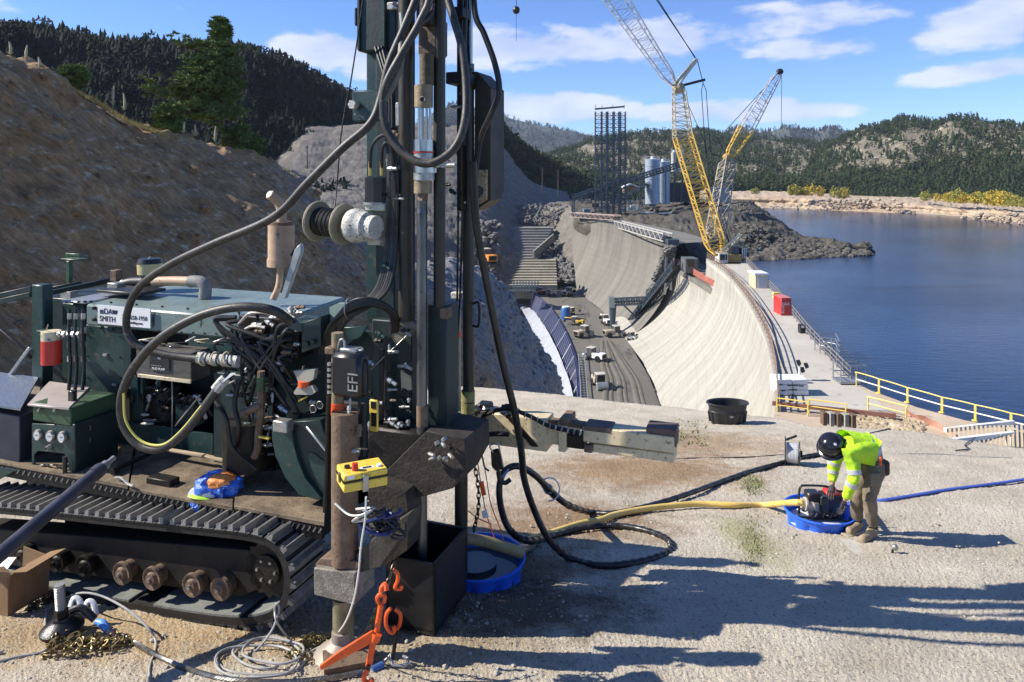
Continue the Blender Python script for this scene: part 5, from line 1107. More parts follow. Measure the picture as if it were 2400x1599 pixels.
# ---- deck
zdk = -2.80
def q3(px, v, z): p = xy(px, v); return Vector((p.x, p.y, z))
def deckpoly(nm, m, pts, th=.03, dz=0.0):
    b = B(); b.plate([q3(px, v, zdk+dz) for px, v in pts], (0, 0, -th)); return b.put(nm, m, rig, bevel=.004)
deckpoly('deck_plate', deckm, [(-120, 5.0), (300, 5.0), (330, 6.9), (-60, 6.9)])
deckpoly('deck_plate', deckm, [(304, 5.0), (545, 5.0), (560, 6.9), (334, 6.9)], dz=-.012)
deckpoly('deck_plate', deckm, [(549, 5.0), (760, 5.0), (770, 6.2), (564, 6.9)], dz=.006)
part('deck_edge_beam', dkst, lambda b: b.beam(q3(-120, 5.03, zdk-.085), q3(758, 5.03, zdk-.085), .05, .11), bevel=.005)
for k in range(64):        # punched grip holes along the edge
    f = k/63; p = q3(-60+f*810, 4.998, zdk-.06); 
    if k == 0: b = B(); b.beam(p+Vector((-.012, 0, -.018)), p+Vector((.012, 0, .018)), .010, .010); gh = b.put('edge_tread', silver, rig); g0 = p
    else: o = gh.copy(); COL.objects.link(o); o.parent = rig; o.location = p-g0
part('chassis_beam', tealdk, lambda b: b.fb(RG, 60, 700, 1150, 1240, 5.55, .9), bevel=.01)
# planks and scraps
for a_, c_ in (((380, 1052, 5.62), (478, 1068, 5.6)), ((470, 1066, 5.62), (535, 1082, 5.6)), ((330, 1068, 5.62), (420, 1090, 5.6))): bm('plank', mat('old_plank', (.30, .22, .13), (.42, .33, .22), .85, scale=3, stretch=(1, 1, 5), bump=.3), a_, c_, 12, 5)
# ---- engine housing
VH = 5.75
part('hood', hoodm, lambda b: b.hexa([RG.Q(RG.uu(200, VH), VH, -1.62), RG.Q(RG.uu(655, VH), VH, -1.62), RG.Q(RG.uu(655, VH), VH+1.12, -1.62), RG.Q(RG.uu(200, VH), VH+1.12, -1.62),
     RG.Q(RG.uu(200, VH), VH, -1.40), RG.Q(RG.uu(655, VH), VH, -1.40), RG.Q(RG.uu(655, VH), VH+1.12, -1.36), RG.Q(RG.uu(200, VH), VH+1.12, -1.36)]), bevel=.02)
fb('side_panel', teal, 200, 290, 765, 1062, VH+.004, .03)
fb('side_panel', teal, 292, 500, 1003, 1062, VH+.01, .03)
fb('side_panel', teal, 440, 545, 740, 835, VH+.02, .03)
fb('side_panel', tealdk, 520, 660, 765, 1060, VH+.06, .05)
fb('rear_panel', tealdk, 205, 660, 700, 1062, VH+1.05, .04)
fb('bulkhead', mat('engine_bay_black', (.008, .008, .008), (.02, .018, .015), .7, scale=5), 292, 560, 760, 1055, VH+.42, .03)
fb('corner_post', teal, 310, 334, 880, 1010, VH+.06, .06)
fb('door_edge', silver, 401, 404, 892, 1030, VH-.005, .01)
fb('side_panel', tealdk, 92, 198, 700, 1000, VH+.30, .8)
fb('lower_tank', teal, 145, 196, 712, 900, VH+.12, .1)
# hood top fittings
fb('lid_strip', steelgrey, 142, 200, 706, 711, VH+.02, .5)
fb('valve_block', silver, 140, 166, 683, 700, VH+.35, .1); fb('valve_block', silver, 250, 275, 664, 678, VH+.5, .12)
fb('roof_box', brown, 257, 272, 634, 660, VH+.7, .1)
fb('roof_plate', rubber, 225, 330, 683, 690, VH+.3, .35)
for k in range(5): bolt(160+k*14, 708-k*.5, VH+.04, 2.2, dkst)
for k in range(17): bolt(210+k*27, 769+k*1.2, VH+.0, 2.0, dkst, None, .012)
for k in range(6): bolt(206, 785+k*50, VH-.0, 2.0, dkst, None, .012); bolt(282, 790+k*48, VH-.0, 2.0, dkst, None, .012)
for px in (360, 470, 560): part('hood_seam', dkst, lambda b: b.fb(RG, px, px+1.2, 733, 764, VH-.003, .01), None)
for px, py in ((240, 830), (262, 900), (230, 980)): part('panel_latch', silver, lambda b: b.fb(RG, px, px+9, py, py+5, VH-.02, .02), None)
part('hood_handle', dkst, lambda b: b.tube(sm([R(590, 748, VH-.005), R(592, 746, VH-.04), R(612, 748, VH-.04), R(614, 750, VH-.005)], 4), .006, 6))
for k in range(7): part('hood_stud', dkst, lambda b: b.cyl(q3(260+k*60, VH+.12, -1.40), q3(260+k*60, VH+.12, -1.38), .012, seg=6))
# perforated grille panels: dark plate plus dot grid
def perf(px0, px1, pt, pb, v, nx, ny):
    g = fb('grille_panel', teal, px0, px1, pt, pb, v, .012)
    b = B()
    for i in range(nx):
        for j in range(ny):
            px = lerp(px0, px1, (i+.5+.25*(j % 2))/nx); py = lerp(pt, pb, (j+.5)/ny); p = R(px, py, v-.001); k = FPXd(px, v)
            w_, h_ = (px1-px0)/nx*.33*k, (pb-pt)/ny*.36*k; u_ = RG.U*w_; z_ = Vector((0, 0, h_)); b.add([p-u_, p-z_, p+u_, p+z_], [(0, 1, 2, 3)])
    b.put('perforation', blackp, g, smooth=False, kind='stuff')
perf(287, 306, 782, 905, VH-.01, 5, 22); perf(306, 322, 880, 945, VH-.01, 4, 12)
# name board with lettering
sg = fb('name_board', white, 229, 352, 720, 764, VH-.035, .012, bevel=0)
ink = mat('sign_ink_navy', (.012, .012, .05), None, .5); ink2 = mat('sign_ink_black', (.02, .02, .02), None, .5)
def rt(s_, size, px, py, v, m, parent, name='lettering'): return text(s_, size, R(px, py, v), RG.U, (0, 0, 1), m, parent, name)
rt('DA', .082, 243, 735.5, VH-.037, ink, sg); rt('SMITH', .078, 233, 752, VH-.037, ink2, sg)
rt('303-658-1950', .060, 285, 747, VH-.037, ink2, sg); rt('dasmithdrilling.com', .034, 287, 757, VH-.037, ink2, sg)
part('logo_mark', ink, lambda b: b.plate([R(262, 727, VH-.038), R(275, 728, VH-.038), R(273, 737, VH-.038), R(264, 736, VH-.038)], RG.V*.002), sg)
for k in range(4): part('logo_bar', ink, lambda b: b.fb(RG, 234+k*2.2, 235+k*2.2, 726, 735.5, VH-.038, .002), sg)
for (a, c) in ((224, 722), (224, 749)): bolt(a, c, VH-.0, 4, dkst)
# shelf with tool box, junk on top and dark label
tbx = fb('shelf_box', mat('dusty_box_steel', (.06, .055, .05), (.13, .12, .11), .6, .3, scale=8, stretch=(1, 1, 5)), 318, 448, 822, 888, VH-.22, .25)
fb('shelf_lip', cream, 322, 446, 884, 892, VH-.235, .02, bevel=.003)
lb = fb('label', blackp, 351, 397, 829, 868, VH-.232, .004, tbx, 0)
rt('- - - - - -', .035, 355, 858, VH-.236, white, tbx); rt('MUD PUMP', .032, 356, 866, VH-.236, white, tbx)
part('label_emblem', white, lambda b: b.cyl(R(374, 838, VH-.233), R(374, 838, VH-.237), .022, seg=6), tbx)
rr_ = random.Random(11)
for k in range(15):
    px = rr_.uniform(305, 500); py = 812-(px-300)*.04+rr_.uniform(-14, 6); L_ = rr_.uniform(16, 46); m_ = rr_.choice([silver, cream, brown, dkst, steelgrey, dkst])
    bm('loose_tool', m_, (px, py, VH-.12), (px+L_, py-rr_.uniform(-6, 12), VH-.05), rr_.uniform(3, 8), rr_.uniform(2, 5))
# ---- frame on the left
fb('frame_post', teal, 73, 101, 668, 905, 5.62, .12, bevel=.012)
for a, c in (((-60, 706, 5.75), (76, 676, 5.75)), ((100, 682, 6.1), (192, 664, 6.3)), ((102, 690, 5.8), (268, 655, 6.6)), ((-60, 720, 6.3), (74, 690, 6.1))): bm('frame_rail', tealdk, a, c, 9, 11)
for a, c in (((-60, 720, 5.8), (76, 838, 5.65)), ((-10, 925, 5.6), (72, 815, 5.62)), ((25, 900, 5.7), (74, 885, 5.65))): bm('brace', dkst if a[0] < 0 and a[1] < 800 else steelgrey, a, c, 8, 8)
st_ = fb('angle_stand', green, 153, 163, 612, 668, 6.4, .05); fb('stand_shelf', green, 141, 184, 607, 610, 6.3, .14, st_); fb('stand_back', green, 152, 187, 594, 609, 6.42, .015, st_)
for k in range(3):
    px = 158+k*9; part('slot', blackp, lambda b: b.fb(RG, px, px+6, 599, 602, 6.418, .002), st_)
# ---- air cleaner and intake
ac = vc('precleaner_bowl', mat('filter_cream', (.50, .42, .20), (.6, .52, .28), .4, scale=6), 351, 616, 642, 6.5, 27, r2=28)
vc('cap', blackp, 351, 606, 617, 6.5, 29, ac, r2=25); vc('wing_nut', silver, 351, 602, 607, 6.5, 3, ac, 6); vc('neck', dkst, 351, 642, 668, 6.5, 12, ac)
hose('intake_pipe', tanp, [(360, 660, 6.35), (405, 659, 6.35), (452, 660, 6.35)], 11, seg=14)
hose('elbow_boot', rubber if False else mat('grey_rubber_elbow', (.16, .16, .15), (.26, .25, .24), .7, scale=12, bump=.4), [(446, 660, 6.35), (470, 661, 6.35), (481, 674, 6.35), (480, 698, 6.35)], 14, seg=14)
part('hose_clamp', silver, lambda b: b.ring(R(450, 660, 6.35), RG.U, .053, .005, 20, 5)); part('hose_clamp', silver, lambda b: b.ring(R(480, 694, 6.35), (0, 0, 1), .055, .005, 20, 5))
hose('air_duct', rubber, [(283, 668, 6.5), (310, 662, 6.5), (340, 661, 6.45)], 12, seg=12)
for px in (290, 300, 312): part('duct_band', silver, lambda b: b.ring(R(px, 664, 6.5), RG.U, .050, .004, 18, 4))
# ---- muffler
mf = vc('muffler', tanp, 659, 528, 612, 6.3, 30, seg=24); vc('muffler_band', tanp, 659, 606, 624, 6.3, 32, mf, 24); vc('top_cap', brown, 659, 520, 529, 6.3, 26, mf, 20)
hose('exhaust_pipe', tanp, [(657, 620, 6.3), (656, 650, 6.3), (652, 675, 6.28), (640, 702, 6.25)], 8, mf, 12)
hose('exhaust_outlet', tanp, [(659, 524, 6.3), (660, 497, 6.3), (652, 474, 6.28), (632, 456, 6.2)], 11, mf, 14)
part('pipe_mouth', blackp, lambda b: b.cyl(R(631.5, 455.5, 6.195), R(630.5, 454.8, 6.19), .036, seg=14), mf)
fp('muffler_bracket', steelgrey, [(668, 700), (656, 700), (690, 585), (704, 570), (706, 590)], 6.22, .05)
bm('bracket_arm', dkst, (684, 600, 6.25), (702, 570, 6.25), 8)
# ---- red filter and pipework at the left
rf = vc('filter_canister', redp, 121, 797, 852, 5.5, 22, seg=20); vc('filter_head', cream, 120, 776, 797, 5.5, 21, rf, 18); fb('filter_bracket', teal, 84, 112, 776, 786, 5.52, .1, rf)
for k in range(2): rt('II AA', .03, 108, 812+k*10, 5.43, mat('faded_red_print', (.25, .02, .02), None, .6), rf)
for k, px in enumerate((163, 178, 195)):
    hose('hydraulic_line', rubber, [(px, 725, 5.5), (px-1, 800, 5.45), (px+2, 860, 5.45), (px-2, 915, 5.4)], 4)
    for j in range(4): vc('fitting', silver, px+(j % 2), 735+j*33, 748+j*33, 5.48, 6 if j % 2 else 5, seg=6)
hose('cross_pipe', silver, [(135, 783, 5.5), (160, 782, 5.48), (190, 790, 5.48)], 6)
for k in range(5): part('fitting', silver, lambda b: b.cyl(R(138+k*11, 783, 5.47), R(144+k*11, 783, 5.47), .034 if k % 2 else .028, seg=6))
part('valve_handle', silver, lambda b: b.beam(R(108, 775, 5.45), R(113, 760, 5.4), .008))
# ---- control cabinet with gauges
VB = 5.05
cb = fb('control_cabinet', green, 76, 166, 950, 993, VB+.0, .50, bevel=.01)
part('cabinet_lid', mat('worn_lid_grey', (.36, .31, .28), (.48, .42, .38), .5, .2, scale=3), lambda b: b.hexa([RG.Q(RG.uu(71, VB), VB-.03, -2.235), RG.Q(RG.uu(168, VB), VB-.03, -2.215), RG.Q(RG.uu(186, VB+.4), VB+.52, -2.205), RG.Q(RG.uu(90, VB+.4), VB+.52, -2.205), RG.Q(RG.uu(71, VB), VB-.03, -2.215), RG.Q(RG.uu(168, VB), VB-.03, -2.195), RG.Q(RG.uu(186, VB+.4), VB+.52, -2.185), RG.Q(RG.uu(90, VB+.4), VB+.52, -2.185)]), cb, .004)
fb('lid_post', blackp, 158, 171, 917, 948, VB+.12, .05, cb)
gp = fp('gauge_panel', teal, [(74, 993), (174, 997), (172, 1130), (163, 1130), (158, 1075), (150, 1064), (88, 1058), (80, 1066), (80, 1122), (74, 1120)], VB+.005, .02)
fb('cabinet_side', tealdk, 168, 176, 995, 1130, VB+.0, .48)
fb('cabinet_back', blackp, 78, 165, 1000, 1128, VB+.3, .03)
for k, (px, py) in enumerate(((92, 1018), (121, 1021), (149, 1023))):
    p = R(px, py, VB); g_ = part('gauge', silver, lambda b: b.lathe([(.050, 0), (.050, -.02), (.046, -.03), (.040, -.026)], p, RG.V, 24), gp if False else rig)
    part('dial', glassm, lambda b: b.cyl(p-RG.V*.0265, p-RG.V*.028, .0395, seg=22), g_); part('needle', blackp, lambda b: b.beam(p-RG.V*.03-RG.U*.02, p-RG.V*.03+RG.U*.02+Vector((0, 0, .006)), .004, .002), g_)
p = R(118, 1048, VB); kn = part('selector_knob', silver, lambda b: b.cyl(p, p-RG.V*.04, .028, .022, 10)); part('knob_face', rubber, lambda b: b.cyl(p-RG.V*.04, p-RG.V*.045, .014, seg=10), kn)
for px in (97, 134):
    part('toggle_latch', silver, lambda b: b.cyl(R(px, 958, VB), R(px+3, 960, VB)-RG.V*.05, .012, seg=8))
for k, px in enumerate((90, 102, 112, 132, 140)):
    lv = part('lever', dkst if k % 2 else silver, lambda b: b.tube(sm([R(px, 1130, VB+.08), R(px, 1100, VB+.06), R(px+3, 1092, VB+.02), R(px+12, 1090, VB)], 3), .007, 6))
vc('lever_grip', blackp, 152, 1070, 1128, VB-.03, 5)
for k in range(2): rt('DU'[k], .07, 204+k*0, 1008+k*28, 5.2, silver, rig)
# tread-plate box on the far left
fb('battery_box', mat('navy_box', (.012, .018, .035), (.03, .035, .05), .5, scale=5), -80, 46, 965, 1110, 5.05, .55)
part('tread_lid', alu, lambda b: b.hexa([RG.Q(RG.uu(-80, 5.02), 5.02, -2.29), RG.Q(RG.uu(48, 5.02), 5.02, -2.29), RG.Q(RG.uu(90, 5.62), 5.62, -2.20), RG.Q(RG.uu(-80, 5.62), 5.62, -2.20), RG.Q(RG.uu(-80, 5.02), 5.02, -2.27), RG.Q(RG.uu(48, 5.02), 5.02, -2.27), RG.Q(RG.uu(90, 5.62), 5.62, -2.18), RG.Q(RG.uu(-80, 5.62), 5.62, -2.18)]))
fp('side_step', teal, [(-60, 1092), (36, 1104), (-10, 1128), (-60, 1140)], 4.97, .04)
# ---- hydraulic valves, pumps and fittings in the middle
eb = vc('engine_block', dkst, 390, 900, 1010, VH+.25, 40); 
for k in range(9): hose('engine_hose', rr_.choice([silver, rubber, dkst]), [(345+k*14, 945+rr_.uniform(-20, 40), VH+.12), (365+k*14, 930+rr_.uniform(-25, 20), VH+.1), (385+k*14, 960+rr_.uniform(-30, 30), VH+.15)], rr_.uniform(2.5, 6))
fb('pump_body', teal, 410, 455, 948, 1000, VH+.1, .15)
bm('latch_bar', silver, (410, 1000, VH-.02), (470, 925, VH-.02), 4)
vb = fb('valve_bank', dkst, 560, 700, 745, 835, 5.45, .25)
cbx = part('junction_cover', teal, lambda b: b.hexa([R(676, 770, 5.3), R(706, 778, 5.3), R(752, 790, 5.45), R(740, 775, 5.6), R(678, 757, 5.3), R(707, 758, 5.3), R(752, 741, 5.45), R(712, 738, 5.6)]))
fp('cover_panel', tealdk, [(707, 757), (752, 742), (752, 812), (706, 828)], 5.31, .3)
for px, py in ((722, 805), (736, 800)): bolt(px, py, 5.305, 6, tealdk)
seeds = random.Random(21)
cl = [(600, 705, 720, 790, 26), (560, 700, 790, 880, 26), (540, 640, 850, 960, 18), (590, 640, 930, 1080, 14), (690, 740, 850, 960, 12), (640, 720, 950, 990, 8), (860, 960, 760, 1000, 34), (770, 850, 940, 1060, 8), (560, 660, 890, 1060, 22), (300, 390, 900, 1000, 14), (905, 935, 300, 700, 16), (1046, 1085, 200, 480, 10)]
for (x0, x1, y0, y1, n_) in cl:
    for k in range(n_):
        px, py = seeds.uniform(x0, x1), seeds.uniform(y0, y1); v = 5.42+seeds.uniform(-.06, .1); m_ = seeds.choice([silver, silver, dkst, brown, dwhite, dkst, steelgrey, teal])
        a = seeds.choice([0, math.pi/2, 0, .6]); L_ = seeds.uniform(5, 15); dx, dy = math.cos(a)*L_, math.sin(a)*L_; r_1 = seeds.uniform(3, 7)
        v = v-.02+(.0 if x0 < 860 else .03)+(.35 if x0 == 300 else 0)+(-.72 if x0 == 770 else 0)+(.65 if x0 == 1046 else 0); p, q = R(px-dx, py-dy, v), R(px+dx, py+dy, v-.01); kk = FPXd(px, v)
        part('fitting', m_, lambda b: (b.cyl(p, q, r_1*kk*.7, seg=8), b.cyl(p.lerp(q, .2), p.lerp(q, .5), r_1*kk, seg=6)) and None)
for k in range(20):
    x0 = seeds.uniform(540, 700); y0 = seeds.uniform(730, 830); x1 = seeds.uniform(540, 720); y1 = y0+seeds.uniform(30, 200)
    hose('hydraulic_hose', seeds.choice([rubber, rubber, hosed]), [(x0, y0, 5.4), (x0-seeds.uniform(20, 50), y0+10, 5.35), ((x0+x1)/2-25, (y0+y1)/2, 5.36), (x1, y1, 5.42)], seeds.uniform(3, 5.5))
hose('curved_pipe', silver, [(560, 760, 5.38), (585, 735, 5.36), (620, 733, 5.36), (640, 738, 5.38)], 4); hose('curved_pipe', silver, [(560, 783, 5.38), (590, 765, 5.36), (622, 768, 5.36)], 4)
# riser pipe with valves
hose('riser_pipe', brown, [(612, 870, 5.3), (612, 960, 5.3), (606, 1010, 5.3), (604, 1050, 5.3), (596, 1072, 5.3)], 9); vc('valve_body', green, 612, 885, 915, 5.28, 11, seg=8)
part('pipe_tee', brown, lambda b: b.cyl(R(610, 950, 5.29), R(566, 970, 5.2), .035, seg=12)); part('pipe_mouth', blackp, lambda b: b.cyl(R(566.5, 969.8, 5.2), R(564, 971, 5.195), .022, seg=12))
for (a, c, d_, e) in ((520, 905, 550, 893), (640, 1012, 655, 1020)): bm('valve_handle', (dwhite if a < 600 else yellowp), (a, c, 5.25), (d_, e, 5.25), 6, 4)
bm('yellow_handle', yellowp, (607, 1023, 5.25), (632, 1028, 5.25), 8, 5); bm('yellow_handle', yellowp, (669, 1016, 5.28), (695, 1019, 5.28), 8, 4); bm('yellow_handle', yellowp, (700, 940, 5.3), (720, 930, 5.3), 7, 4)
vlv = part('limit_switch', mat('switch_grey', (.30, .28, .22), (.42, .40, .33), .6, scale=12), lambda b: b.plate([R(688, 870, 5.25), R(738, 866, 5.25), R(734, 890, 5.25), R(718, 898, 5.25), R(700, 898, 5.25)], RG.V*.05)); 
part('orange_ring', orange, lambda b: vcyl(b, 713, 893, 906, 5.27, 14), vlv); part('switch_foot', MATS['switch_grey'], lambda b: b.plate([R(688, 920, 5.25), R(698, 905, 5.25), R(732, 905, 5.25), R(740, 918, 5.25), R(730, 926, 5.25), R(690, 925, 5.25)], RG.V*.04), vlv)
# curved green guard and pump belt wheel
fp('curved_guard', teal, [(636, 995), (668, 992), (684, 1010), (688, 1040), (698, 1080), (715, 1120), (755, 1170), (742, 1172), (700, 1160), (668, 1120), (645, 1070), (637, 1030)], 5.2, .25)
fp('guard_plate', tealdk, [(668, 990), (750, 985), (765, 1030), (765, 1170), (715, 1120), (698, 1080), (688, 1040), (684, 1010)], 5.24, .3)
fp('guard_window', teal, [(722, 1060), (735, 1062), (765, 1085), (765, 1150), (745, 1130), (728, 1095)], 5.23, .01)
fb('valve_block', silver, 638, 672, 988, 1015, 5.12, .1)
for px, py in ((737, 957), (753, 948)):
    p = R(px, py, 5.22); g_ = part('gauge', dkst, lambda b: b.cyl(p, p-RG.V*.02, .034, seg=20)); part('gauge_ring', silver, lambda b: b.ring(p-RG.V*.02, RG.V, .030, .003, 20, 5), g_)
bm('lever', steelgrey, (718, 1000, 5.2), (768, 1062, 5.15), 4, 6)
hose('guard_hose', rubber, [(540, 1080, 5.35), (560, 1010, 5.2), (550, 950, 5.2), (560, 890, 5.25)], 6); hose('guard_hose', rubber, [(600, 1100, 5.3), (545, 1050, 5.2), (530, 980, 5.2), (505, 940, 5.25)], 5)
fb('rear_guard_panel', tealdk, 500, 640, 880, 1095, 5.62, .1); fb('rear_guard_panel', tealdk, 641, 875, 770, 1120, 5.66, .1)
vc('flywheel_housing', dkst, 585, 980, 1090, 5.5, 60, seg=20)
# ---- outrigger jack
VJ = 4.70
jk = vc('jack_tube', brown, 808, 965, 1318, VJ, 31, seg=22); vc('upper_sleeve', mat('green_rust_tube', (.17, .17, .10), (.32, .20, .12), .7, .2, scale=9, bump=.3), 791, 780, 1000, VJ+.03, 14, seg=16)
vc('orange_band', mat('band_orange_red', (.80, .10, .02), None, .5), 791, 944, 970, VJ+.03, 16, seg=16)
jb = fp('jack_box', mat('speckled_grey_box', (.14, .125, .10), (.27, .25, .21), .75, .2, scale=14, c3=(.42, .40, .35), t3=.6, bump=.5), [(735, 1330), (832, 1345), (832, 1420), (735, 1395)], VJ-.10, .28, bevel=.008)
fp('beam_side', mat('dirty_beam_side', (.03, .027, .022), (.075, .068, .055), .7, .2, scale=9, bump=.4), [(834, 1345), (890, 1330), (955, 1240), (958, 1205), (900, 1240), (834, 1300)], VJ-.03, .2)
fp('jack_top_plate', brown, [(736, 1326), (752, 1308), (846, 1318), (832, 1340)], VJ-.06, .2)
vc('inner_tube', mat('oily_green_tube', (.14, .13, .07), (.28, .26, .17), .45, .3, scale=8), 805, 1400, 1500, VJ, 25, seg=20)
ft_ = part('jack_foot', mat('foot_steel', (.26, .22, .18), (.38, .33, .28), .6, .3, scale=8), lambda b: b.lathe([(.20, 0), (.20, .02), (.15, .05), (.07, .11), (.07, .18)], G(800, 1536, .01), seg=14))
part('foot_block', brown, lambda b: b.box(G(815, 1548, .03), (.34, .22, .07), .3))
# black control head hung at the jack
hd = part('jack_cover', blackp, lambda b: b.fb(RG, 773, 842, 830, 935, VJ-.08, .16), bevel=.03); text('EFI', .12, R(838, 922, VJ-.086), (0, 0, 1), -RG.U, silver, rig)
hl = fb('hanging_flap', mat('matte_black_rubber', (.015, .015, .015), (.03, .03, .028), .8, scale=6), 800, 852, 945, 1070, VJ+.12, .05)
hose('carry_handle', dkst, [(842, 845, VJ), (860, 850, VJ), (862, 920, VJ), (842, 930, VJ)], 3)
hose('head_loop', silver, [(790, 825, VJ), (796, 800, VJ), (806, 798, VJ), (812, 822, VJ), (845, 822, VJ), (850, 816, VJ)], 3)
fb('head_block', brown, 760, 784, 815, 832, VJ-.02, .08); fb('head_plate', silver, 795, 835, 818, 828, VJ-.03, .1)
hose('side_rod', dkst, [(772, 850, VJ-.06), (771, 930, VJ-.06), (768, 1000, VJ-.02), (766, 1100, VJ), (762, 1200, VJ)], 6)
for k in range(6): vc('fitting', silver, 772, 850+k*13, 857+k*13, VJ-.07, 5, seg=6)
lbp = fb('level_gauge', yellowp, 865, 885, 938, 1012, 4.9, .02); fb('level_window', blackp, 869, 881, 942, 958, 4.895, .003, lbp, 0); fb('level_window', blackp, 870, 882, 968, 1000, 4.895, .003, lbp, 0)
# ---- mast
VM = 5.5
mc = vc('mast_tube', mastst, 951, -160, 752, VM, 17.5, seg=16); vc('mast_tube', mastst, 1030, -160, 718, VM, 14, seg=16)
vc('mast_edge_strip', dkst, 968, -160, 760, VM+.15, 5, seg=6)
fb('back_column', teal, 858, 912, 100, 760, VM+.35, .22, bevel=.01)
fb('back_column_web', tealdk, 880, 925, 100, 760, VM+.2, .1)
ub = fb('feed_box', tealdk, 838, 928, -160, 118, VM+.18, .34, bevel=.01); fb('feed_box_lit_edge', teal, 836, 843, -160, 118, VM+.16, .38, ub); fb('feed_rib', teal, 894, 902, -160, 117, VM+.14, .05, ub); fb('side_slat', dkst, 830, 836, 18, 60, VM+.25, .06, ub)  # lit left edge of the box put in as lighter teal
fp('curved_gusset', tealdk, [(860, 116), (928, 116), (926, 178), (900, 160), (880, 140), (866, 120)], VM+.3, .1)
mp = fb('mount_plate', teal, 824, 898, 211, 284, VM+.02, .03, bevel=.012); bolt(833, 246, VM+.01, 11, dwhite, mp, .06); bolt(833, 268, VM+.01, 2, silver, mp, .01)
fb('bracket', silver, 906, 935, 4, 22, VM+.1, .05); bm('grease_pin', dkst, (921, 8, VM+.05), (934, 16, VM+.05), 7)
hose('rod_line', dwhite, [(940, 30, VM-.1), (943, 60, VM-.1), (943, 72, VM-.1)], 5); vc('coupling', silver, 942, 55, 72, VM-.12, 5)
fb('pivot_box', silver, 926, 936, 240, 296, VM-.05, .08)
# rotary head and swivel
fb('head_slide', dkst, 975, 1022, -120, 60, VM-.02, .2); fb('head_gearbox', mat('muddy_gearbox', (.06, .045, .03), (.14, .105, .07), .7, .2, scale=9, bump=.5), 978, 1024, 40, 130, VM-.05, .22, bevel=.02)
vc('head_motor', dkst, 1000, -100, 60, VM-.1, 17); vc('swivel_neck', MATS['muddy_gearbox'], 1000, 128, 200, VM-.1, 17)
sw_ = vc('swivel_body', mat('khaki_swivel', (.22, .17, .10), (.34, .27, .17), .6, .3, scale=8, bump=.3), 993, 200, 252, VM-.1, 22, seg=20)
part('port', blackp, lambda b: b.cyl(R(990, 233, VM-.18), R(990, 233, VM-.19), .020, seg=14), sw_); part('port_ring', silver, lambda b: b.ring(R(990, 233, VM-.185), RG.V, .021, .004, 18, 5), sw_)
for px in (984, 991, 1000, 1008): vc('guide_rod', chrome, px, 252, 330, VM-.1, 3, seg=10)
vc('chrome_piston', chrome, 984, 252, 330, VM-.15, 5)
vc('chuck_upper', chrome, 993, 328, 355, VM-.1, 24, seg=24); vc('chuck_red_ring', redp, 993, 356, 359, VM-.1, 25, seg=24); vc('chuck_groove', silver, 993, 359, 372, VM-.1, 23, seg=24); vc('chuck_lower', chrome, 997, 385, 405, VM-.1, 28, seg=24); vc('chuck_skirt', silver, 994, 405, 422, VM-.1, 25, seg=24); vc('chuck_cone', MATS['khaki_swivel'], 991, 424, 453, VM-.1, 21, seg=20); vc('jaw', brown, 991, 453, 470, VM-.1, 12, seg=4)
vc('side_port', silver, 1040, 378, 393, VM-.1, 8)
part('side_port_rod', silver, lambda b: b.cyl(R(1025, 388, VM-.1), R(1068, 388, VM-.1), .022, seg=10))
dp = vc('drill_pipe', pipest, 989, 470, 1330, VM-.1, 12.5, seg=18); vc('tool_joint', brown, 990, 950, 998, VM-.1, 14, seg=18); vc('pipe_shoulder', pipest, 989, 470, 500, VM-.1, 14, seg=18, r2=10)
# lower mast box and gussets
fb('lower_mast', tealdk, 1002, 1046, 716, 1015, VM-.02, .25, bevel=.01); fb('mast_collar', brown, 1030, 1048, 722, 748, VM-.05, .1)
fb('mast_foot_box', tealdk, 872, 965, 752, 1010, VM+.12, .3); fp('gusset', mat('worn_gusset', (.13, .11, .085), (.22, .19, .15), .6, .3, scale=7), [(922, 752), (962, 752), (985, 765), (960, 790), (925, 808), (918, 790)], VM-.02, .03)
bm('cable_stay', silver, (962, 778, VM-.05), (868, 868, VM-.05), 2.5); hose('frame_pipe', dkst, [(906, 800, VM-.1), (904, 900, VM-.1), (903, 960, VM-.1), (912, 1020, VM-.1)], 4); fb('pillar', dkst, 888, 900, 820, 1000, VM, .06)
fp('rusty_yellow_fin', cream, [(938, 868), (962, 882), (965, 915), (940, 915)], VM+.1, .02); fp('teal_fin', teal, [(935, 930), (945, 935), (972, 985), (955, 970)], VM+.1, .02)
fb('clamp_table', dkst, 860, 1010, 1010, 1130, VM-.15, .6, bevel=.02); fp('clamp_wing', mat('muddy_clamp', (.018, .015, .012), (.045, .037, .03), .75, .1, scale=8, bump=.6), [(1000, 1010), (1090, 1030), (1092, 1090), (1062, 1145), (1000, 1162), (880, 1180), (868, 1140)], VM-.2, .5)
fp('clamp_skirt', MATS['muddy_clamp'], [(860, 1120), (950, 1155), (960, 1210), (955, 1290), (900, 1330), (868, 1250)], VM-.35, .25)
for k in range(12): 
    px, py = seeds.uniform(1000, 1070), seeds.uniform(1020, 1080); part('fitting', seeds.choice([dkst, steelgrey, silver]), lambda b: b.cyl(R(px, py, VM-.24), R(px+seeds.uniform(-14, 14), py+seeds.uniform(-8, 8), VM-.27), .015, seg=7))
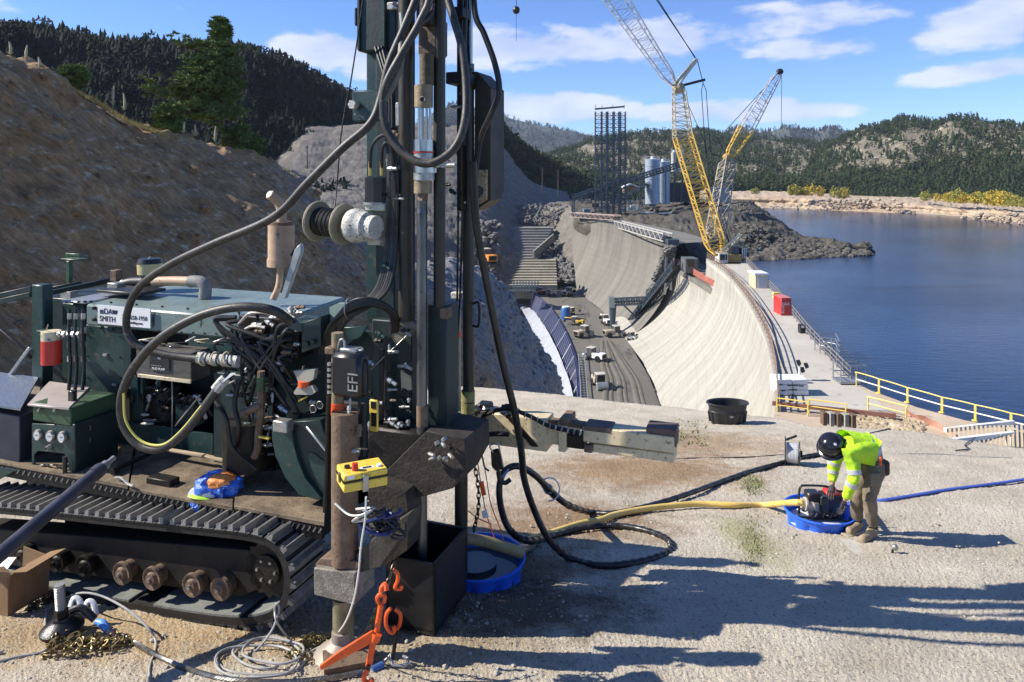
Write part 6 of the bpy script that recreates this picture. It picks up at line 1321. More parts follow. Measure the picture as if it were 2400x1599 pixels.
# right-hand columns
VR = 6.2
cc = vc('feed_column', mastst, 1098, 150, 985, VR, 13.5, seg=18); vc('hydraulic_cylinder', blackp, 1094, -160, 162, VR-.05, 14); vc('chrome_rod', chrome, 1103, -160, 150, VR-.1, 4.5)
vc('collar', mat('mossy_collar', (.20, .18, .06), (.32, .29, .12), .7, .1, scale=12, bump=.5), 1097, 915, 940, VR, 16, seg=16); vc('collar', MATS['mossy_collar'], 1097, 943, 967, VR, 16, seg=16); vc('collar', MATS['mossy_collar'], 1097, 970, 996, VR, 17, seg=16)
vc('column_cap', dkst, 1082, 994, 1032, VR-.05, 24); vc('column_leg', mastst, 1081, 1100, 1345, VR, 15.5, seg=14); fp('leg_wing', MATS['muddy_clamp'], [(1062, 1030), (1112, 1035), (1110, 1062), (1092, 1085), (1066, 1120)], VR-.12, .2)
sc_ = fb('shroud_plate', mat('brown_shroud', (.035, .03, .024), (.075, .062, .048), .6, .3, scale=5, bump=.2), 1112, 1150, 205, 455, VR-.02, .35); fp('shroud_top', MATS['brown_shroud'], [(1108, 168), (1118, 168), (1150, 205), (1150, 210), (1108, 210)], VR-.02, .35, sc_); fp('shroud_bottom', MATS['brown_shroud'], [(1108, 450), (1150, 450), (1150, 470), (1112, 495)], VR-.02, .3, sc_)
hk_ = fp('cream_hook', mat('rusty_cream', (.34, .26, .15), (.45, .36, .23), .6, .1, scale=12, c3=(.15, .08, .04), t3=.55), [(1112, 398), (1140, 398), (1140, 468), (1116, 482), (1112, 468), (1132, 455), (1132, 440), (1112, 436)], VR-.06, .04)
part('hook_slot', blackp, lambda b: b.cyl(R(1120, 448, VR-.065), R(1120, 448, VR-.07), .05, seg=16), hk_)
fb('cross_brace', dkst, 1044, 1088, 168, 196, VR-.3, .3); fb('inner_column', dkst, 1070, 1084, -160, 495, VR-.15, .1); fb('cross_brace', dkst, 1060, 1084, 15, 40, VR-.3, .2)
vc('side_post', mat('cream_rust_post', (.42, .36, .22), (.30, .30, .20), .6, .1, scale=7, c3=(.30, .16, .08), t3=.58), 1073, 712, 985, VR+.25, 8, seg=14, r2=7); vc('orange_band', MATS['band_orange_red'], 1073, 776, 790, VR+.25, 8.8, seg=14)
fb('post_clamp', dwhite, 1056, 1084, 686, 702, VR+.1, .08); hose('post_rod', silver, [(1055, 720, VR), (1057, 770, VR), (1060, 775, VR), (1054, 722, VR)], 2)
hose('eye_bracket', dkst, [(1108, 712, VR-.05), (1122, 712, VR-.05), (1122, 762, VR-.05), (1108, 764, VR-.05)], 3)
for k in range(2): hose('tension_cable', blackp, [(1074+k*10, 495, VR-.1), (1071+k*6, 720, VR+.05), (1063+k*2, 900, VR+.05), (1052+k*14, 990, VR)], 2.5)
fb('tray', steelgrey, 1046, 1076, 975, 992, VR-.05, .15); part('tray_post', cream, lambda b: vcyl(b, 1052, 915, 985, VR+.1, 4))
# ---- winch
VW = 5.42
wc = R(776, 522, VW); ax_ = (RG.U*.93+RG.V*-.14+Vector((0, 0, -.05))).normalized(); kx = FPXd(776, VW)
wn = part('winch_drum', rubber, lambda b: b.cyl(wc-ax_*.155, wc+ax_*.15, .10, seg=22))
for s_ in (-.165, .13):
    part('drum_flange', mat('flange_cream_grey', (.25, .22, .15), (.38, .34, .25), .6, .2, scale=6, bump=.15), lambda b: b.lathe([(.172, 0), (.178, .012), (.172, .026), (.11, .03)] if s_ < 0 else [(.11, -.004), (.172, 0), (.178, .012), (.172, .026)], wc+ax_*s_, ax_, 32))
part('drum_hub', dwhite, lambda b: b.cyl(wc-ax_*.21, wc-ax_*.15, .035, seg=12))
for k in range(12):
    part('cable_wrap', rubber if k % 3 else dkst, lambda b: b.ring(wc+ax_*(-.13+k*.0225), ax_, .108+.006*(k % 2), .0125, 26, 6))
gbx = part('winch_gearbox', dwhite, lambda b: b.lathe([(.10, 0), (.135, .02), (.143, .05), (.143, .10), (.125, .125), (.125, .19), (.10, .20), (.10, .28)], wc+ax_*.21, ax_, 24))
for k in range(10):
    a_ = k*.628; p = wc+ax_*.345+(Vector((0, 0, 1))*math.cos(a_)+ax_.cross(Vector((0, 0, 1)))*math.sin(a_))*.115; part('flange_bolt', silver, lambda b: b.cyl(p-ax_*.01, p-ax_*.03, .012, seg=6), gbx)
fb('gearbox_bracket', mat('rust_bracket', (.16, .06, .035), (.26, .13, .08), .7, scale=10), 904, 922, 500, 560, VW+.02, .14); fb('gearbox_top', dwhite, 855, 900, 478, 494, VW-.02, .14); fb('gearbox_foot', mat('pale_casting', (.42, .40, .32), (.5, .48, .4), .6, scale=9), 860, 890, 560, 575, VW, .1)
vm = vc('winch_motor', blackp, 880, 416, 476, VW+.03, 25, seg=8); vc('motor_flange', silver, 880, 474, 480, VW+.03, 29, vm, 10)
for px in (868, 895): vc('brass_fitting', mat('brass', (.45, .32, .10), (.6, .45, .18), .35, .9, scale=9), px, 378, 412, VW+.03, 5)
hose('winch_cable', dkst, [(784, 490, VW-.1), (790, 430, VW), (799, 320, VW+.05), (812, 240, VW+.1), (824, 180, VW+.1), (850, 0, VW+.1), (862, -160, VW+.1)], 1.8)
# ---- hoses on the mast
hose('hydraulic_hose', rubber, [(868, 400, VW+.03), (870, 350, VW), (885, 325, VW), (905, 318, VW), (915, 340, VW)], 4); hose('hydraulic_hose', rubber, [(895, 400, VW+.03), (896, 350, VW), (908, 335, VW), (918, 360, VW), (926, 450, VM-.1)], 4)
for k in range(6):
    o_ = k*5.5; hose('hose_bundle_line', rubber if k % 3 else hosed, [(905+o_*.6, 300+k*8, VM-.04), (912+o_*.7, 420, VM-.08), (908+o_*.8, 540, VM-.06), (900+o_*.9, 620, VM-.1), (880+o_, 680, VM-.15), (840+o_*.9, 718, VM-.2), (800+o_*.6, 748, VM-.2), (775+o_*.5, 800, VM-.1), (765+o_*.4, 870, VM)], 4.6)
for k in range(5): hose('hose_bundle_line', rubber, [(750+k*6, 830, VM-.1), (775+k*4, 760-k*3, VM-.2), (830, 722-k*4, VM-.25), (880, 716-k*3, VM-.2), (915+k*3, 735, VM-.1), (920+k*3, 780, VM)], 5)
part('cable_tie', silver, lambda b: b.ring(R(820, 722, VM-.2), RG.U, .085, .004, 22, 5))
part('hose_bracket', mat('pale_teal_bracket', (.18, .26, .22), (.28, .34, .30), .6, scale=7), lambda b: b.plate([R(772, 720, VM-.05), R(790, 712, VM-.05), R(828, 710, VM-.05), R(812, 745, VM-.05), R(775, 770, VM-.05)], RG.V*.05))
fp('teal_shield', teal, [(795, 768), (860, 765), (845, 790), (825, 800), (810, 815), (790, 800)], VM-.1, .03)
hA = [(1000, -160, 5.3), (983, -30, 5.28), (950, 60, 5.22), (912, 150, 5.16), (893, 230, 5.12), (868, 290, 5.05), (800, 350, 4.98), (720, 430, 4.95), (640, 510, 4.95), (500, 572, 5.0), (400, 620, 5.05), (328, 672, 5.1), (298, 735, 5.12), (304, 790, 5.14), (350, 822, 5.18), (430, 838, 5.25), (505, 842, 5.3)]
hose('supply_hose', hosed, hA, 10, seg=12, n=8); 
cpl = hose('hose_coupling', dwhite, [(465, 838, 5.27), (500, 842, 5.3), (560, 848, 5.32)], 14, seg=10); 
for k in range(6): part('coupling_band', (cream, blackp)[k % 2], lambda b: b.ring(R(478+k*13, 841, 5.28), RG.U, .058, .008, 16, 5), cpl)
hose('supply_hose', hosed, [(990, -160, 5.25), (1008, -20, 5.2), (985, 50, 5.15), (940, 130, 5.05), (908, 190, 5.0), (898, 240, 5.0), (905, 300, 5.0), (938, 352, 5.0), (985, 382, 5.0), (1030, 376, 5.02), (1070, 340, 5.08), (1090, 280, 5.12), (1092, 200, 5.2), (1082, 110, 5.25), (1062, 40, 5.3), (1045, -30, 5.35), (1040, -160, 5.35)], 9.5, seg=12, n=8)
hose('return_hose', mat('olive_hose', (.10, .095, .07), (.17, .16, .12), .55, scale=8), [(900, 236, 5.0), (925, 190, 5.05), (938, 150, 5.1), (942, 100, 5.2)], 9, seg=10)
hC = [(690, 760, 5.35), (640, 728, 5.2), (560, 720, 5.1), (470, 740, 5.05), (380, 790, 5.0), (315, 860, 4.98), (285, 930, 4.97), (290, 995, 4.98), (325, 1042, 5.0), (375, 1052, 5.02), (425, 1020, 5.05), (475, 960, 5.1), (515, 905, 5.15), (540, 875, 5.2)]
hose('loop_hose', hosed, hC, 10.5, seg=12, n=8); hose('yellow_stripe', mat('hose_stripe_yellow', (.62, .55, .12), None, .5), [(a+(5 if a < 400 else -2), c-9, v-.02) for a, c, v in hC[6:12]], 3, n=8)
hose('tape_wrap', dwhite, [(505, 915, 5.1), (530, 885, 5.15)], 13); part('tape_tail', white, lambda b: b.plate([R(512, 905, 5.1), R(540, 875, 5.1), R(552, 875, 5.1), R(528, 892, 5.1)], RG.V*.01))
hose('mast_hose', rubber, [(1108, -160, 5.95), (1112, 20, 5.9), (1135, 80, 5.9), (1160, 150, 5.9), (1170, 215, 5.9), (1150, 270, 5.9), (1125, 330, 5.95), (1112, 420, 6.0)], 7, n=8); hose('mast_hose', rubber, [(1096, -160, 5.95), (1090, 40, 6.0), (1085, 200, 6.05), (1088, 340, 6.05)], 6, n=8)
hose('mast_hose', hosed, [(1015, 10, 5.3), (1010, 35, 5.2), (990, 55, 5.15), (978, 64, 5.2)], 5)
for k in range(3): hose('mast_hose', rubber, [(880+k*8, 110, VM+.1), (905+k*6, 200, VM), (908+k*6, 300, VM-.02)], 4)
# ---- folded breakout arm
VA = 6.5
am = mat('arm_cream', (.58, .48, .29), (.70, .59, .38), .55, scale=5, c3=(.24, .17, .10), t3=.60, s3=24, bump=.2)
fb('arm_pivot', dkst, 1100, 1130, 960, 1060, VA-.1, .3, bevel=.015); fb('breakout_arm', am, 1128, 1282, 975, 1050, VA, .22, bevel=.01); fp('arm_slot', dkst, [(1185, 978), (1200, 978), (1262, 1048), (1246, 1048)], VA-.012, .02)
fb('arm_extension', am, 1280, 1366, 1000, 1046, VA+.03, .16); fb('arm_top_bar', brown, 1200, 1370, 985, 1000, VA+.04, .1); fb('arm_clamp', am, 1308, 1326, 990, 1060, VA-.04, .25); fb('arm_pin', brown, 1310, 1332, 982, 998, VA-.05, .26); fb('hinge_block', dkst, 1326, 1368, 1020, 1052, VA+.0, .15)
fb('arm_head', am, 1366, 1582, 1012, 1050, VA-.05, .18, bevel=.01); fb('arm_head_lower', am, 1378, 1580, 1052, 1072, VA-.02, .2); fb('head_pad', mat('dark_brown_pad', (.09, .06, .055), (.16, .11, .09), .7, .1, scale=9), 1368, 1432, 1000, 1014, VA-.055, .19); fb('head_pad', MATS['dark_brown_pad'], 1514, 1583, 1004, 1019, VA-.055, .19); fb('head_end', MATS['dark_brown_pad'], 1580, 1585, 1006, 1050, VA-.05, .18); fb('arm_pin', brown, 1368, 1388, 1044, 1062, VA-.07, .06)
hose('arm_cable', dkst, [(1108, 985, VA-.15), (1180, 958, VA-.15), (1240, 975, VA-.12), (1290, 1000, VA-.1), (1366, 1016, VA-.08)], 5)
for k in range(18):
    f = k/17; px = lerp(1115, 1360, f); py = np.interp(px, [1108, 1180, 1240, 1290, 1366], [985, 958, 975, 1000, 1016]); part('cable_spiral', dwhite if k % 2 else silver, lambda b: b.ring(R(px, py, VA-.13), (1, 0, -.3), .024, .005, 10, 4))
for k in range(14): px, py = seeds.uniform(1115, 1200), seeds.uniform(945, 975); part('fitting', seeds.choice([silver, dkst, dkst, steelgrey]), lambda b: b.cyl(R(px, py, VA-.1), R(px+seeds.uniform(-16, 16), py+seeds.uniform(-8, 8), VA-.14), .018, seg=7))
hose('wrapped_lever', rubber, [(1105, 1028, VA-.2), (1150, 1018, VA-.25), (1192, 1018, VA-.25)], 6)
for k in range(6): part('lever_ring', silver, lambda b: b.ring(R(1112+k*9, 1025-k*.8, VA-.22), (1, 0, 0), .030, .005, 12, 4))
# ================================================================== LOOSE THINGS ON THE BENCH
def single(nm, m, fn, label, cat, bevel=0.0, group=None, org=None, smooth=True):
    b = B(); fn(b); return tag(b.put(nm, m, bevel=bevel, org=org, smooth=smooth), label, cat, group)
def gp_(px, py, up=0.0): return G(px, py, up)
def gpts(l, up, n=6): return sm([G(a, c, up) if len(t_) == 0 else P(a, c, t_[0]) for a, c, *t_ in l], n)
def prt(t_, nm, m, fn, bevel=0.0, smooth=True): b = B(); fn(b); return b.put(nm, m, t_, bevel=bevel, smooth=smooth)
# chains: every link is a part
def link_proto(sz=.022, r=.0055):
    b = B(); pts = []
    for k in range(14):
        a = 2*math.pi*k/14; pts.append(Vector((math.cos(a)*sz*1.35+(sz*.35 if math.cos(a) > 0 else -sz*.35), math.sin(a)*sz*.72, 0)))
    b.tube(pts, r, 6, closed=True); return b
def chain(label, path, m, sz=.022, jit=0.0, seed=0, n=None, nm='chain', loc=None):
    t_ = thing(nm, label, 'chain', tuple(loc or path[0])); rn = random.Random(seed)
    seg = [0]
    for a_, c_ in zip(path[:-1], path[1:]): seg.append(seg[-1]+(c_-a_).length)
    step = sz*2.35; cnt = n or int(seg[-1]/step); first = None
    for i in range(cnt):
        s_ = (i+.5)*seg[-1]/cnt; j = min(max(k for k in range(len(seg)) if seg[k] <= s_), len(path)-2)
        p = path[j].lerp(path[j+1], (s_-seg[j])/max(seg[j+1]-seg[j], 1e-6)); a_ = (path[j+1]-path[j]).normalized()
        if jit: p = p+Vector((rn.uniform(-jit, jit), rn.uniform(-jit, jit), rn.uniform(0, jit*.35))); a_ = Vector((rn.uniform(-1, 1), rn.uniform(-1, 1), rn.uniform(-.4, .4))).normalized()
        if first is None: first = link_proto(sz, sz*.26).put('link', m, org=(0, 0, 0)); o = first
        else: o = first.copy(); COL.objects.link(o)
        t = a_.orthogonal().normalized(); t2 = a_.cross(t); ang = (i % 2)*math.pi/2+(rn.uniform(0, 3) if jit else .4); y = t*math.cos(ang)+t2*math.sin(ang)
        M = Matrix((a_, y, a_.cross(y))).transposed().to_4x4(); M.translation = p-wl(t_); o.parent = t_; o.matrix_local = M
    return t_
# --- yellow junction box hung on the jack
YU, YV = Vector((.9, .436, 0)), Vector((-.436, .9, 0)); YO = P(806, 1157, 4.93)
yb = thing('electrical_box', 'dirty yellow electrical box with rounded lid resting against the jack tube', 'box', tuple(YO))
def yq(u, v, z): return YO+YU*u+YV*v+Vector((0, 0, z))
def ybox(u0, u1, v0, v1, z0, z1): return [yq(u0, v0, z0), yq(u1, v0, z0), yq(u1, v1, z0), yq(u0, v1, z0), yq(u0, v0, z1), yq(u1, v0, z1), yq(u1, v1, z1), yq(u0, v1, z1)]
prt(yb, 'base', yellowp, lambda b: b.hexa(ybox(0, .30, 0, .22, 0, .062)), .006)
prt(yb, 'seal', blackp, lambda b: b.hexa(ybox(-.004, .304, -.004, .224, .062, .072)))
prt(yb, 'lid', yellowp, lambda b: b.hexa(ybox(.0, .30, .0, .22, .072, .118)), .008)
prt(yb, 'red_button', redp, lambda b: b.cyl(yq(.09, .06, .118), yq(.09, .06, .165), .022, .020, 14)); prt(yb, 'black_button', blackp, lambda b: b.cyl(yq(.05, .12, .118), yq(.05, .12, .135), .02, seg=12)); prt(yb, 'white_knob', white, lambda b: b.cyl(yq(.255, .06, .118), yq(.255, .06, .132), .02, .017, 14))
prt(yb, 'label', white, lambda b: b.plate([yq(.13, .05, .1185), yq(.22, .05, .1185), yq(.22, .09, .1185), yq(.13, .09, .1185)], (0, 0, .001))); prt(yb, 'label', blackp, lambda b: b.plate([yq(.145, .058, .1200), yq(.205, .058, .1200), yq(.205, .082, .1200), yq(.145, .082, .1200)], (0, 0, .001)))
prt(yb, 'front_label', white, lambda b: b.plate([yq(.02, -.001, .085), yq(.07, -.001, .085), yq(.07, -.001, .108), yq(.02, -.001, .108)], -YV*.001))
for u in (.0, ): prt(yb, 'latch', brown, lambda b: b.hexa(ybox(-.012, .004, .09, .12, .04, .10)))
prt(yb, 'latch', silver, lambda b: b.hexa(ybox(.125, .165, -.014, -.004, -.01, .10)), .003)
cd = single('power_cord', mat('white_cord', (.62, .60, .55), (.72, .7, .66), .5, scale=9), lambda b: b.tube(gpts([(858, 1165, 4.9), (856, 1215, 4.93), (846, 1280, 4.97), (840, 1345, 5.0), (828, 1410, 5.06), (806, 1465, 5.2), (775, 1500), (745, 1518), (722, 1530)], .006), .0065, 8), 'white cord hanging from the yellow box down the jack to the ground coils', 'cord')
single('white_strap', white, lambda b: b.tube(gpts([(785, 1180, 5.15), (815, 1205, 5.1), (840, 1208, 5.05), (862, 1200, 5.0)], 0), .010, 6, flat=.5), 'short white strap looped round the front of the jack tube', 'strap')
# --- plastic bag on the deck
bag = thing('plastic_bag', 'crumpled blue and orange plastic bag with lime band lying on the rig deck', 'bag', tuple(q3(520, 5.25, zdk)))
def lump(t_, nm, m, c, r, seed, nz=.22, fq=9, parent=None):
    b = B(); b.ell((0, 0, 0), r, 44, 26); a = np.array(b.v); n_ = fbm(a[:, 0]*fq+seed, a[:, 1]*fq, a[:, 2]*fq, 3, seed); k = 1+nz*(1-2*np.abs(n_)); a = a*k[:, None]; a[:, 2] = np.maximum(a[:, 2], -r[2]*.75); b.v = [tuple(Vector(c)+Vector(v)) for v in a]
    return b.put(nm, m, t_, smooth=True)
bagc = R(512, 1140, 5.2)
lump(bag, 'blue_film', mat('bag_blue', (.02, .09, .50), (.05, .20, .75), .3, scale=9, c3=(.35, .42, .6), t3=.6, bump=.6, bscale=30), bagc, (.20, .13, .115), 3)
lump(bag, 'orange_panel', mat('bag_orange', (.75, .22, .04), (.85, .33, .10), .4, scale=9, bump=.5), bagc+Vector((.0, -.01, .055)), (.145, .11, .065), 5)
lump(bag, 'clear_window', mat('bag_white', (.55, .55, .62), (.8, .8, .82), .25, scale=30, bump=.6), bagc+Vector((-.10, -.075, -.03)), (.105, .06, .05), 7, .3)
prt(bag, 'lime_band', mat('bag_lime', (.45, .72, .05), (.6, .85, .1), .4, scale=9), lambda b: b.tube(sm([bagc+Vector(v) for v in ((-.20, -.12, -.03), (-.13, -.15, -.035), (-.04, -.145, -.05), (.0, -.14, -.08))], 5), .022, 8, flat=.5))
lump(bag, 'loose_end', MATS['bag_blue'], bagc+Vector((-.135, -.13, -.12)), (.05, .04, .05), 9, .35, 20)
# --- black mud box and drilling sump
mb_ = thing('mud_box', 'black open-topped steel mud box on the ground under the drill pipe', 'box', tuple(G(970, 1468)))
VX = 5.22; u0, u1 = RG.uu(905, VX), RG.uu(1018, VX); zt, zb = RG.zz(960, 1312, VX), RG.zz(960, 1478, VX)
def mbx(a0, a1, b0, b1, z0, z1): return [RG.Q(a0, b0, z0), RG.Q(a1, b0, z0), RG.Q(a1, b1, z0), RG.Q(a0, b1, z0), RG.Q(a0, b0, z1), RG.Q(a1, b0, z1), RG.Q(a1, b1, z1), RG.Q(a0, b1, z1)]
for a0, a1, b0, b1 in ((u0, u1, VX, VX+.02), (u0, u1, VX+.60, VX+.62), (u0, u0+.02, VX, VX+.62), (u1-.02, u1, VX, VX+.62)): prt(mb_, 'wall', blackp, lambda b: b.hexa(mbx(a0, a1, b0, b1, zb, zt)))
prt(mb_, 'floor', blackp, lambda b: b.hexa(mbx(u0, u1, VX, VX+.62, zb+.02, zb+.04))); prt(mb_, 'rim', dkst, lambda b: (b.beam(RG.Q(u1, VX, zt), RG.Q(u1, VX+.62, zt), .022, .02), b.beam(RG.Q(u0, VX+.61, zt), RG.Q(u1, VX+.61, zt), .03, .02)) and None)
# --- paddling pools
def pool(label, c, r, h, m=bluepl, lobes=11):
    t_ = thing('plastic_pool', label, 'pool', tuple(c)); S = 88
    def rg(rad, z, amp): return [Vector((c[0]+math.cos(2*math.pi*k/S)*rad*(1+amp*abs(math.sin(lobes*math.pi*k/S))), c[1]+math.sin(2*math.pi*k/S)*rad*(1+amp*abs(math.sin(lobes*math.pi*k/S))), c[2]+z)) for k in range(S)]
    rows = [rg(.001, .012, 0), rg(r*.80, .012, .07), rg(r*.83, .02, .09), rg(r*.86, h*.55, .08), rg(r*.90, h*.62, .03), rg(r*.94, h*.94, .02), rg(r*.985, h, 0), rg(r*1.02, h*.99, 0), rg(r*1.02, h*.90, 0), rg(r*.97, h*.88, .02), rg(r*.93, h*.6, .03), rg(r*.88, h*.52, .08), rg(r*.85, .005, .09)]
    vs = [v for q in rows for v in q]; fs = [(i*S+k, i*S+(k+1) % S, (i+1)*S+(k+1) % S, (i+1)*S+k) for i in range(len(rows)-1) for k in range(S)]
    b = B(); b.add(vs, fs); b.put('basin', m, t_); return t_
c1 = G(1122, 1350, 0); pl1 = pool('blue plastic paddling pool in shade beside the black mud box', c1, .44, .20)
prt(pl1, 'muddy_water', mat('muddy_water', (.05, .055, .05), None, .06), lambda b: b.cyl(c1+Vector((0, 0, .02)), c1+Vector((0, 0, .085)), .385, seg=36))
prt(pl1, 'drum_lid', mat('submerged_drum', (.045, .06, .07), (.07, .085, .09), .3, scale=6), lambda b: b.cyl(c1+Vector((-.03, .03, .08)), c1+Vector((-.03, .03, .12)), .2, seg=24))
c2p = G(1921, 1229, 0); pl2 = pool('blue plastic paddling pool holding the engine pump beside the worker', c2p, .40, .19)
prt(pl2, 'white_liner', mat('liner_white', (.55, .56, .6), (.68, .69, .72), .6, scale=8, c3=(.3, .3, .3), t3=.62), lambda b: b.lathe([(.0, .10), (.26, .085), (.33, .05)], c2p+Vector((-.04, 0, 0)), seg=28))
# --- engine pump in the pool
D2 = c2p.y+.02
gn = thing('engine_pump', 'portable engine water pump with black tube frame standing in the blue pool', 'pump', tuple(c2p))
def pp_(px, py, dz=0): return P(px, py, D2+dz)
bmet = mat('frame_black', (.015, .015, .015), None, .4)
for dz in (-.14, .16):
    prt(gn, 'tube_frame', bmet, lambda b: b.tube(sm([pp_(1873, 1205, dz), pp_(1873, 1155, dz), pp_(1877, 1141, dz), pp_(1886, 1138, dz), pp_(1935, 1140, dz), pp_(1960, 1150, dz), pp_(1988, 1155, dz), pp_(1996, 1165, dz), pp_(1996, 1215, dz)], 5), .013, 7))
prt(gn, 'base_frame', bmet, lambda b: b.tube([pp_(1870, 1212, -.14), pp_(1992, 1222, -.14), pp_(1992, 1218, .16), pp_(1870, 1208, .16), pp_(1870, 1212, -.14)], .013, 6))
prt(gn, 'crank_case', dwhite, lambda b: b.fb(CF, 1902, 1932, 1190, 1222, D2-.1, .22), .02)
prt(gn, 'pump_housing', mat('pump_cast', (.45, .40, .33), (.6, .55, .46), .5, .2, scale=14), lambda b: (b.cyl(pp_(1876, 1180, -.05), pp_(1902, 1186, -.05), .062, .07, 14), b.cyl(pp_(1884, 1182, -.05), pp_(1888, 1183, -.05), .085, seg=14)) and None)
prt(gn, 'air_filter', blackp, lambda b: b.fb(CF, 1895, 1925, 1158, 1180, D2-.08, .16), .015)
prt(gn, 'carburettor', silver, lambda b: b.cyl(pp_(1914, 1180, -.12), pp_(1914, 1196, -.12), .028, seg=10))
prt(gn, 'starter_cover', mat('dark_green_grey', (.03, .04, .04), None, .4), lambda b: b.fb(CF, 1926, 1944, 1166, 1205, D2-.15, .06), .015)
prt(gn, 'engine_cowl', blackp, lambda b: b.fb(CF, 1930, 1980, 1165, 1224, D2-.09, .2), .02)
prt(gn, 'fuel_tank', redp, lambda b: b.fb(CF, 1940, 1976, 1156, 1172, D2-.06, .18), .02)
prt(gn, 'fuel_cap', blackp, lambda b: b.cyl(pp_(1958, 1157, 0), pp_(1958, 1151, 0), .025, seg=12))
for k in range(6): prt(gn, 'cooling_fin', silver, lambda b: b.fb(CF, 1906, 1930, 1194+k*4.5, 1196+k*4.5, D2-.115, .02))
for k in range(7): prt(gn, 'fitting', (brown, silver, blackp)[k % 3], lambda b: b.cyl(pp_(1900+k*9, 1216-(k*5 % 11), -.13), pp_(1906+k*9, 1209-(k*7 % 13), -.15), .014, seg=7))
# --- hoses on the ground
yh = thing('yellow_hose', 'yellow hose running from the near blue pool across the bench to the engine pump', 'hose', tuple(G(1480, 1200)))
prt(yh, 'muddy_section', mat('muddy_yellow_hose', (.20, .17, .08), (.32, .27, .13), .6, scale=9, c3=(.1, .08, .04), t3=.6), lambda b: b.tube(gpts([(1040, 1262, 6.75), (1080, 1262, 6.8), (1130, 1268, 6.85), (1180, 1282, 6.9), (1222, 1296, 7.0)], 0), .052, 14))
prt(yh, 'grey_sleeve', silver, lambda b: b.tube(gpts([(1215, 1292, 6.98), (1240, 1280), (1262, 1270)], .04), .046, 12))
prt(yh, 'hose_tube', yhose, lambda b: b.tube(gpts([(1225, 1270), (1290, 1250), (1360, 1228), (1410, 1218), (1440, 1207), (1500, 1195), (1560, 1187), (1640, 1181), (1720, 1184), (1800, 1183), (1862, 1178, 8.5), (1884, 1180, 8.42)], .036), .036, 12))
single('blue_hose', bhose, lambda b: b.tube(gpts([(1990, 1180, 8.45), (2030, 1176), (2080, 1171), (2150, 1160), (2220, 1148), (2300, 1138), (2360, 1130), (2440, 1118)], .04), .032, 10, flat=.6), 'flat blue hose running from the pump past the worker to the right edge', 'hose')
corr = mat('black_corrugated_hose', (.010, .010, .011), (.03, .03, .03), .35, scale=10, c3=(.09, .08, .06), t3=.66)
bh = thing('black_hose', 'thick black hose coming from the mast and looping in a big oval on the ground', 'hose', tuple(G(1430, 1300)))
bp_pts = gpts([(1108, 380, 6.0), (1116, 520, 6.1), (1140, 660, 6.25), (1178, 850, 6.5), (1205, 960, 6.65), (1222, 1060, 6.85), (1228, 1120, 7.0), (1250, 1190, 7.1), (1285, 1262, 7.15), (1335, 1308), (1400, 1325), (1470, 1322), (1535, 1308), (1572, 1288), (1560, 1262), (1500, 1240), (1430, 1232), (1350, 1240), (1290, 1258), (1240, 1268, 7.3), (1200, 1248, 7.3), (1178, 1205, 7.3), (1170, 1150, 7.3), (1178, 1112, 7.35), (1195, 1096, 7.35), (1220, 1094, 7.4), (1255, 1115, 7.5), (1290, 1150, 7.7), (1330, 1183, 7.9), (1380, 1200), (1440, 1203), (1520, 1186), (1600, 1162), (1680, 1133), (1750, 1108), (1820, 1088), (1880, 1072), (1925, 1064)], .034, 7)
prt(bh, 'hose_tube', corr, lambda b: b.tube([p+Vector((0, 0, .0)) for p in bp_pts], .033, 12))
rib_i = [i for i in range(0, len(bp_pts)-1, 1) if bp_pts[i].z < -3.55 and i % 2 == 0]
def ribs(b):
    for i in rib_i:
        a_ = bp_pts[i+1]-bp_pts[i]; L_ = a_.length; 
        for f in (0, .33, .66): b.ring(bp_pts[i]+a_*f, a_, .034, .0035, 10, 4)
b = B(); ribs(b); b.put('corrugation', corr, bh, kind='stuff')
cpl_ = thing('hose_coupling', 'shiny cam coupling joining two black hoses with a white safety loop', 'coupling', tuple(P(1290, 1155, 7.7)))
ca = P(1276, 1137, 7.66); cb_ = P(1300, 1162, 7.78); prt(cpl_, 'collar', silver, lambda b: (b.cyl(ca, cb_, .040, seg=14), b.cyl(ca.lerp(cb_, .3), ca.lerp(cb_, .45), .052, seg=14)) and None)
prt(cpl_, 'safety_loop', white, lambda b: b.tube([P(1288+26*math.cos(a)*.9, 1147+27*math.sin(a), 7.66) for a in np.linspace(-2.3, 1.7, 18)], .008, 6))
single('ground_cable', rubber, lambda b: b.tube(gpts([(1110, 1078), (1200, 1074), (1300, 1078), (1400, 1082), (1500, 1080), (1620, 1074), (1740, 1072), (1836, 1066)], .008), .009, 6), 'thin dark cable lying straight across the bench towards the cable reel', 'cable')
single('ground_cable', galv, lambda b: b.tube(gpts([(1885, 1040), (1930, 1050), (2010, 1058), (2090, 1063), (2200, 1064), (2300, 1070), (2372, 1073)], .008), .008, 6), 'thin grey cable running right from the reel behind the worker', 'cable')
single('ground_hose', rubber, lambda b: b.tube(gpts([(1925, 1064), (1980, 1040), (2030, 1020), (2085, 1006)], .02), .024, 8), 'short dark hose running up towards the rubble trench behind the worker', 'hose')
single('loose_wire', blackp, lambda b: b.tube(gpts([(2240, 1056), (2270, 1052), (2262, 1043), (2285, 1026)], .008), .012, 6), 'short bent black wire lying on the bench below the right fence', 'wire')
for k, (pts_, r__) in enumerate((([(1560, 1205), (1610, 1196), (1680, 1192)], .01), ([(2020, 1224), (2060, 1200), (2110, 1176)], .012))):
    pass
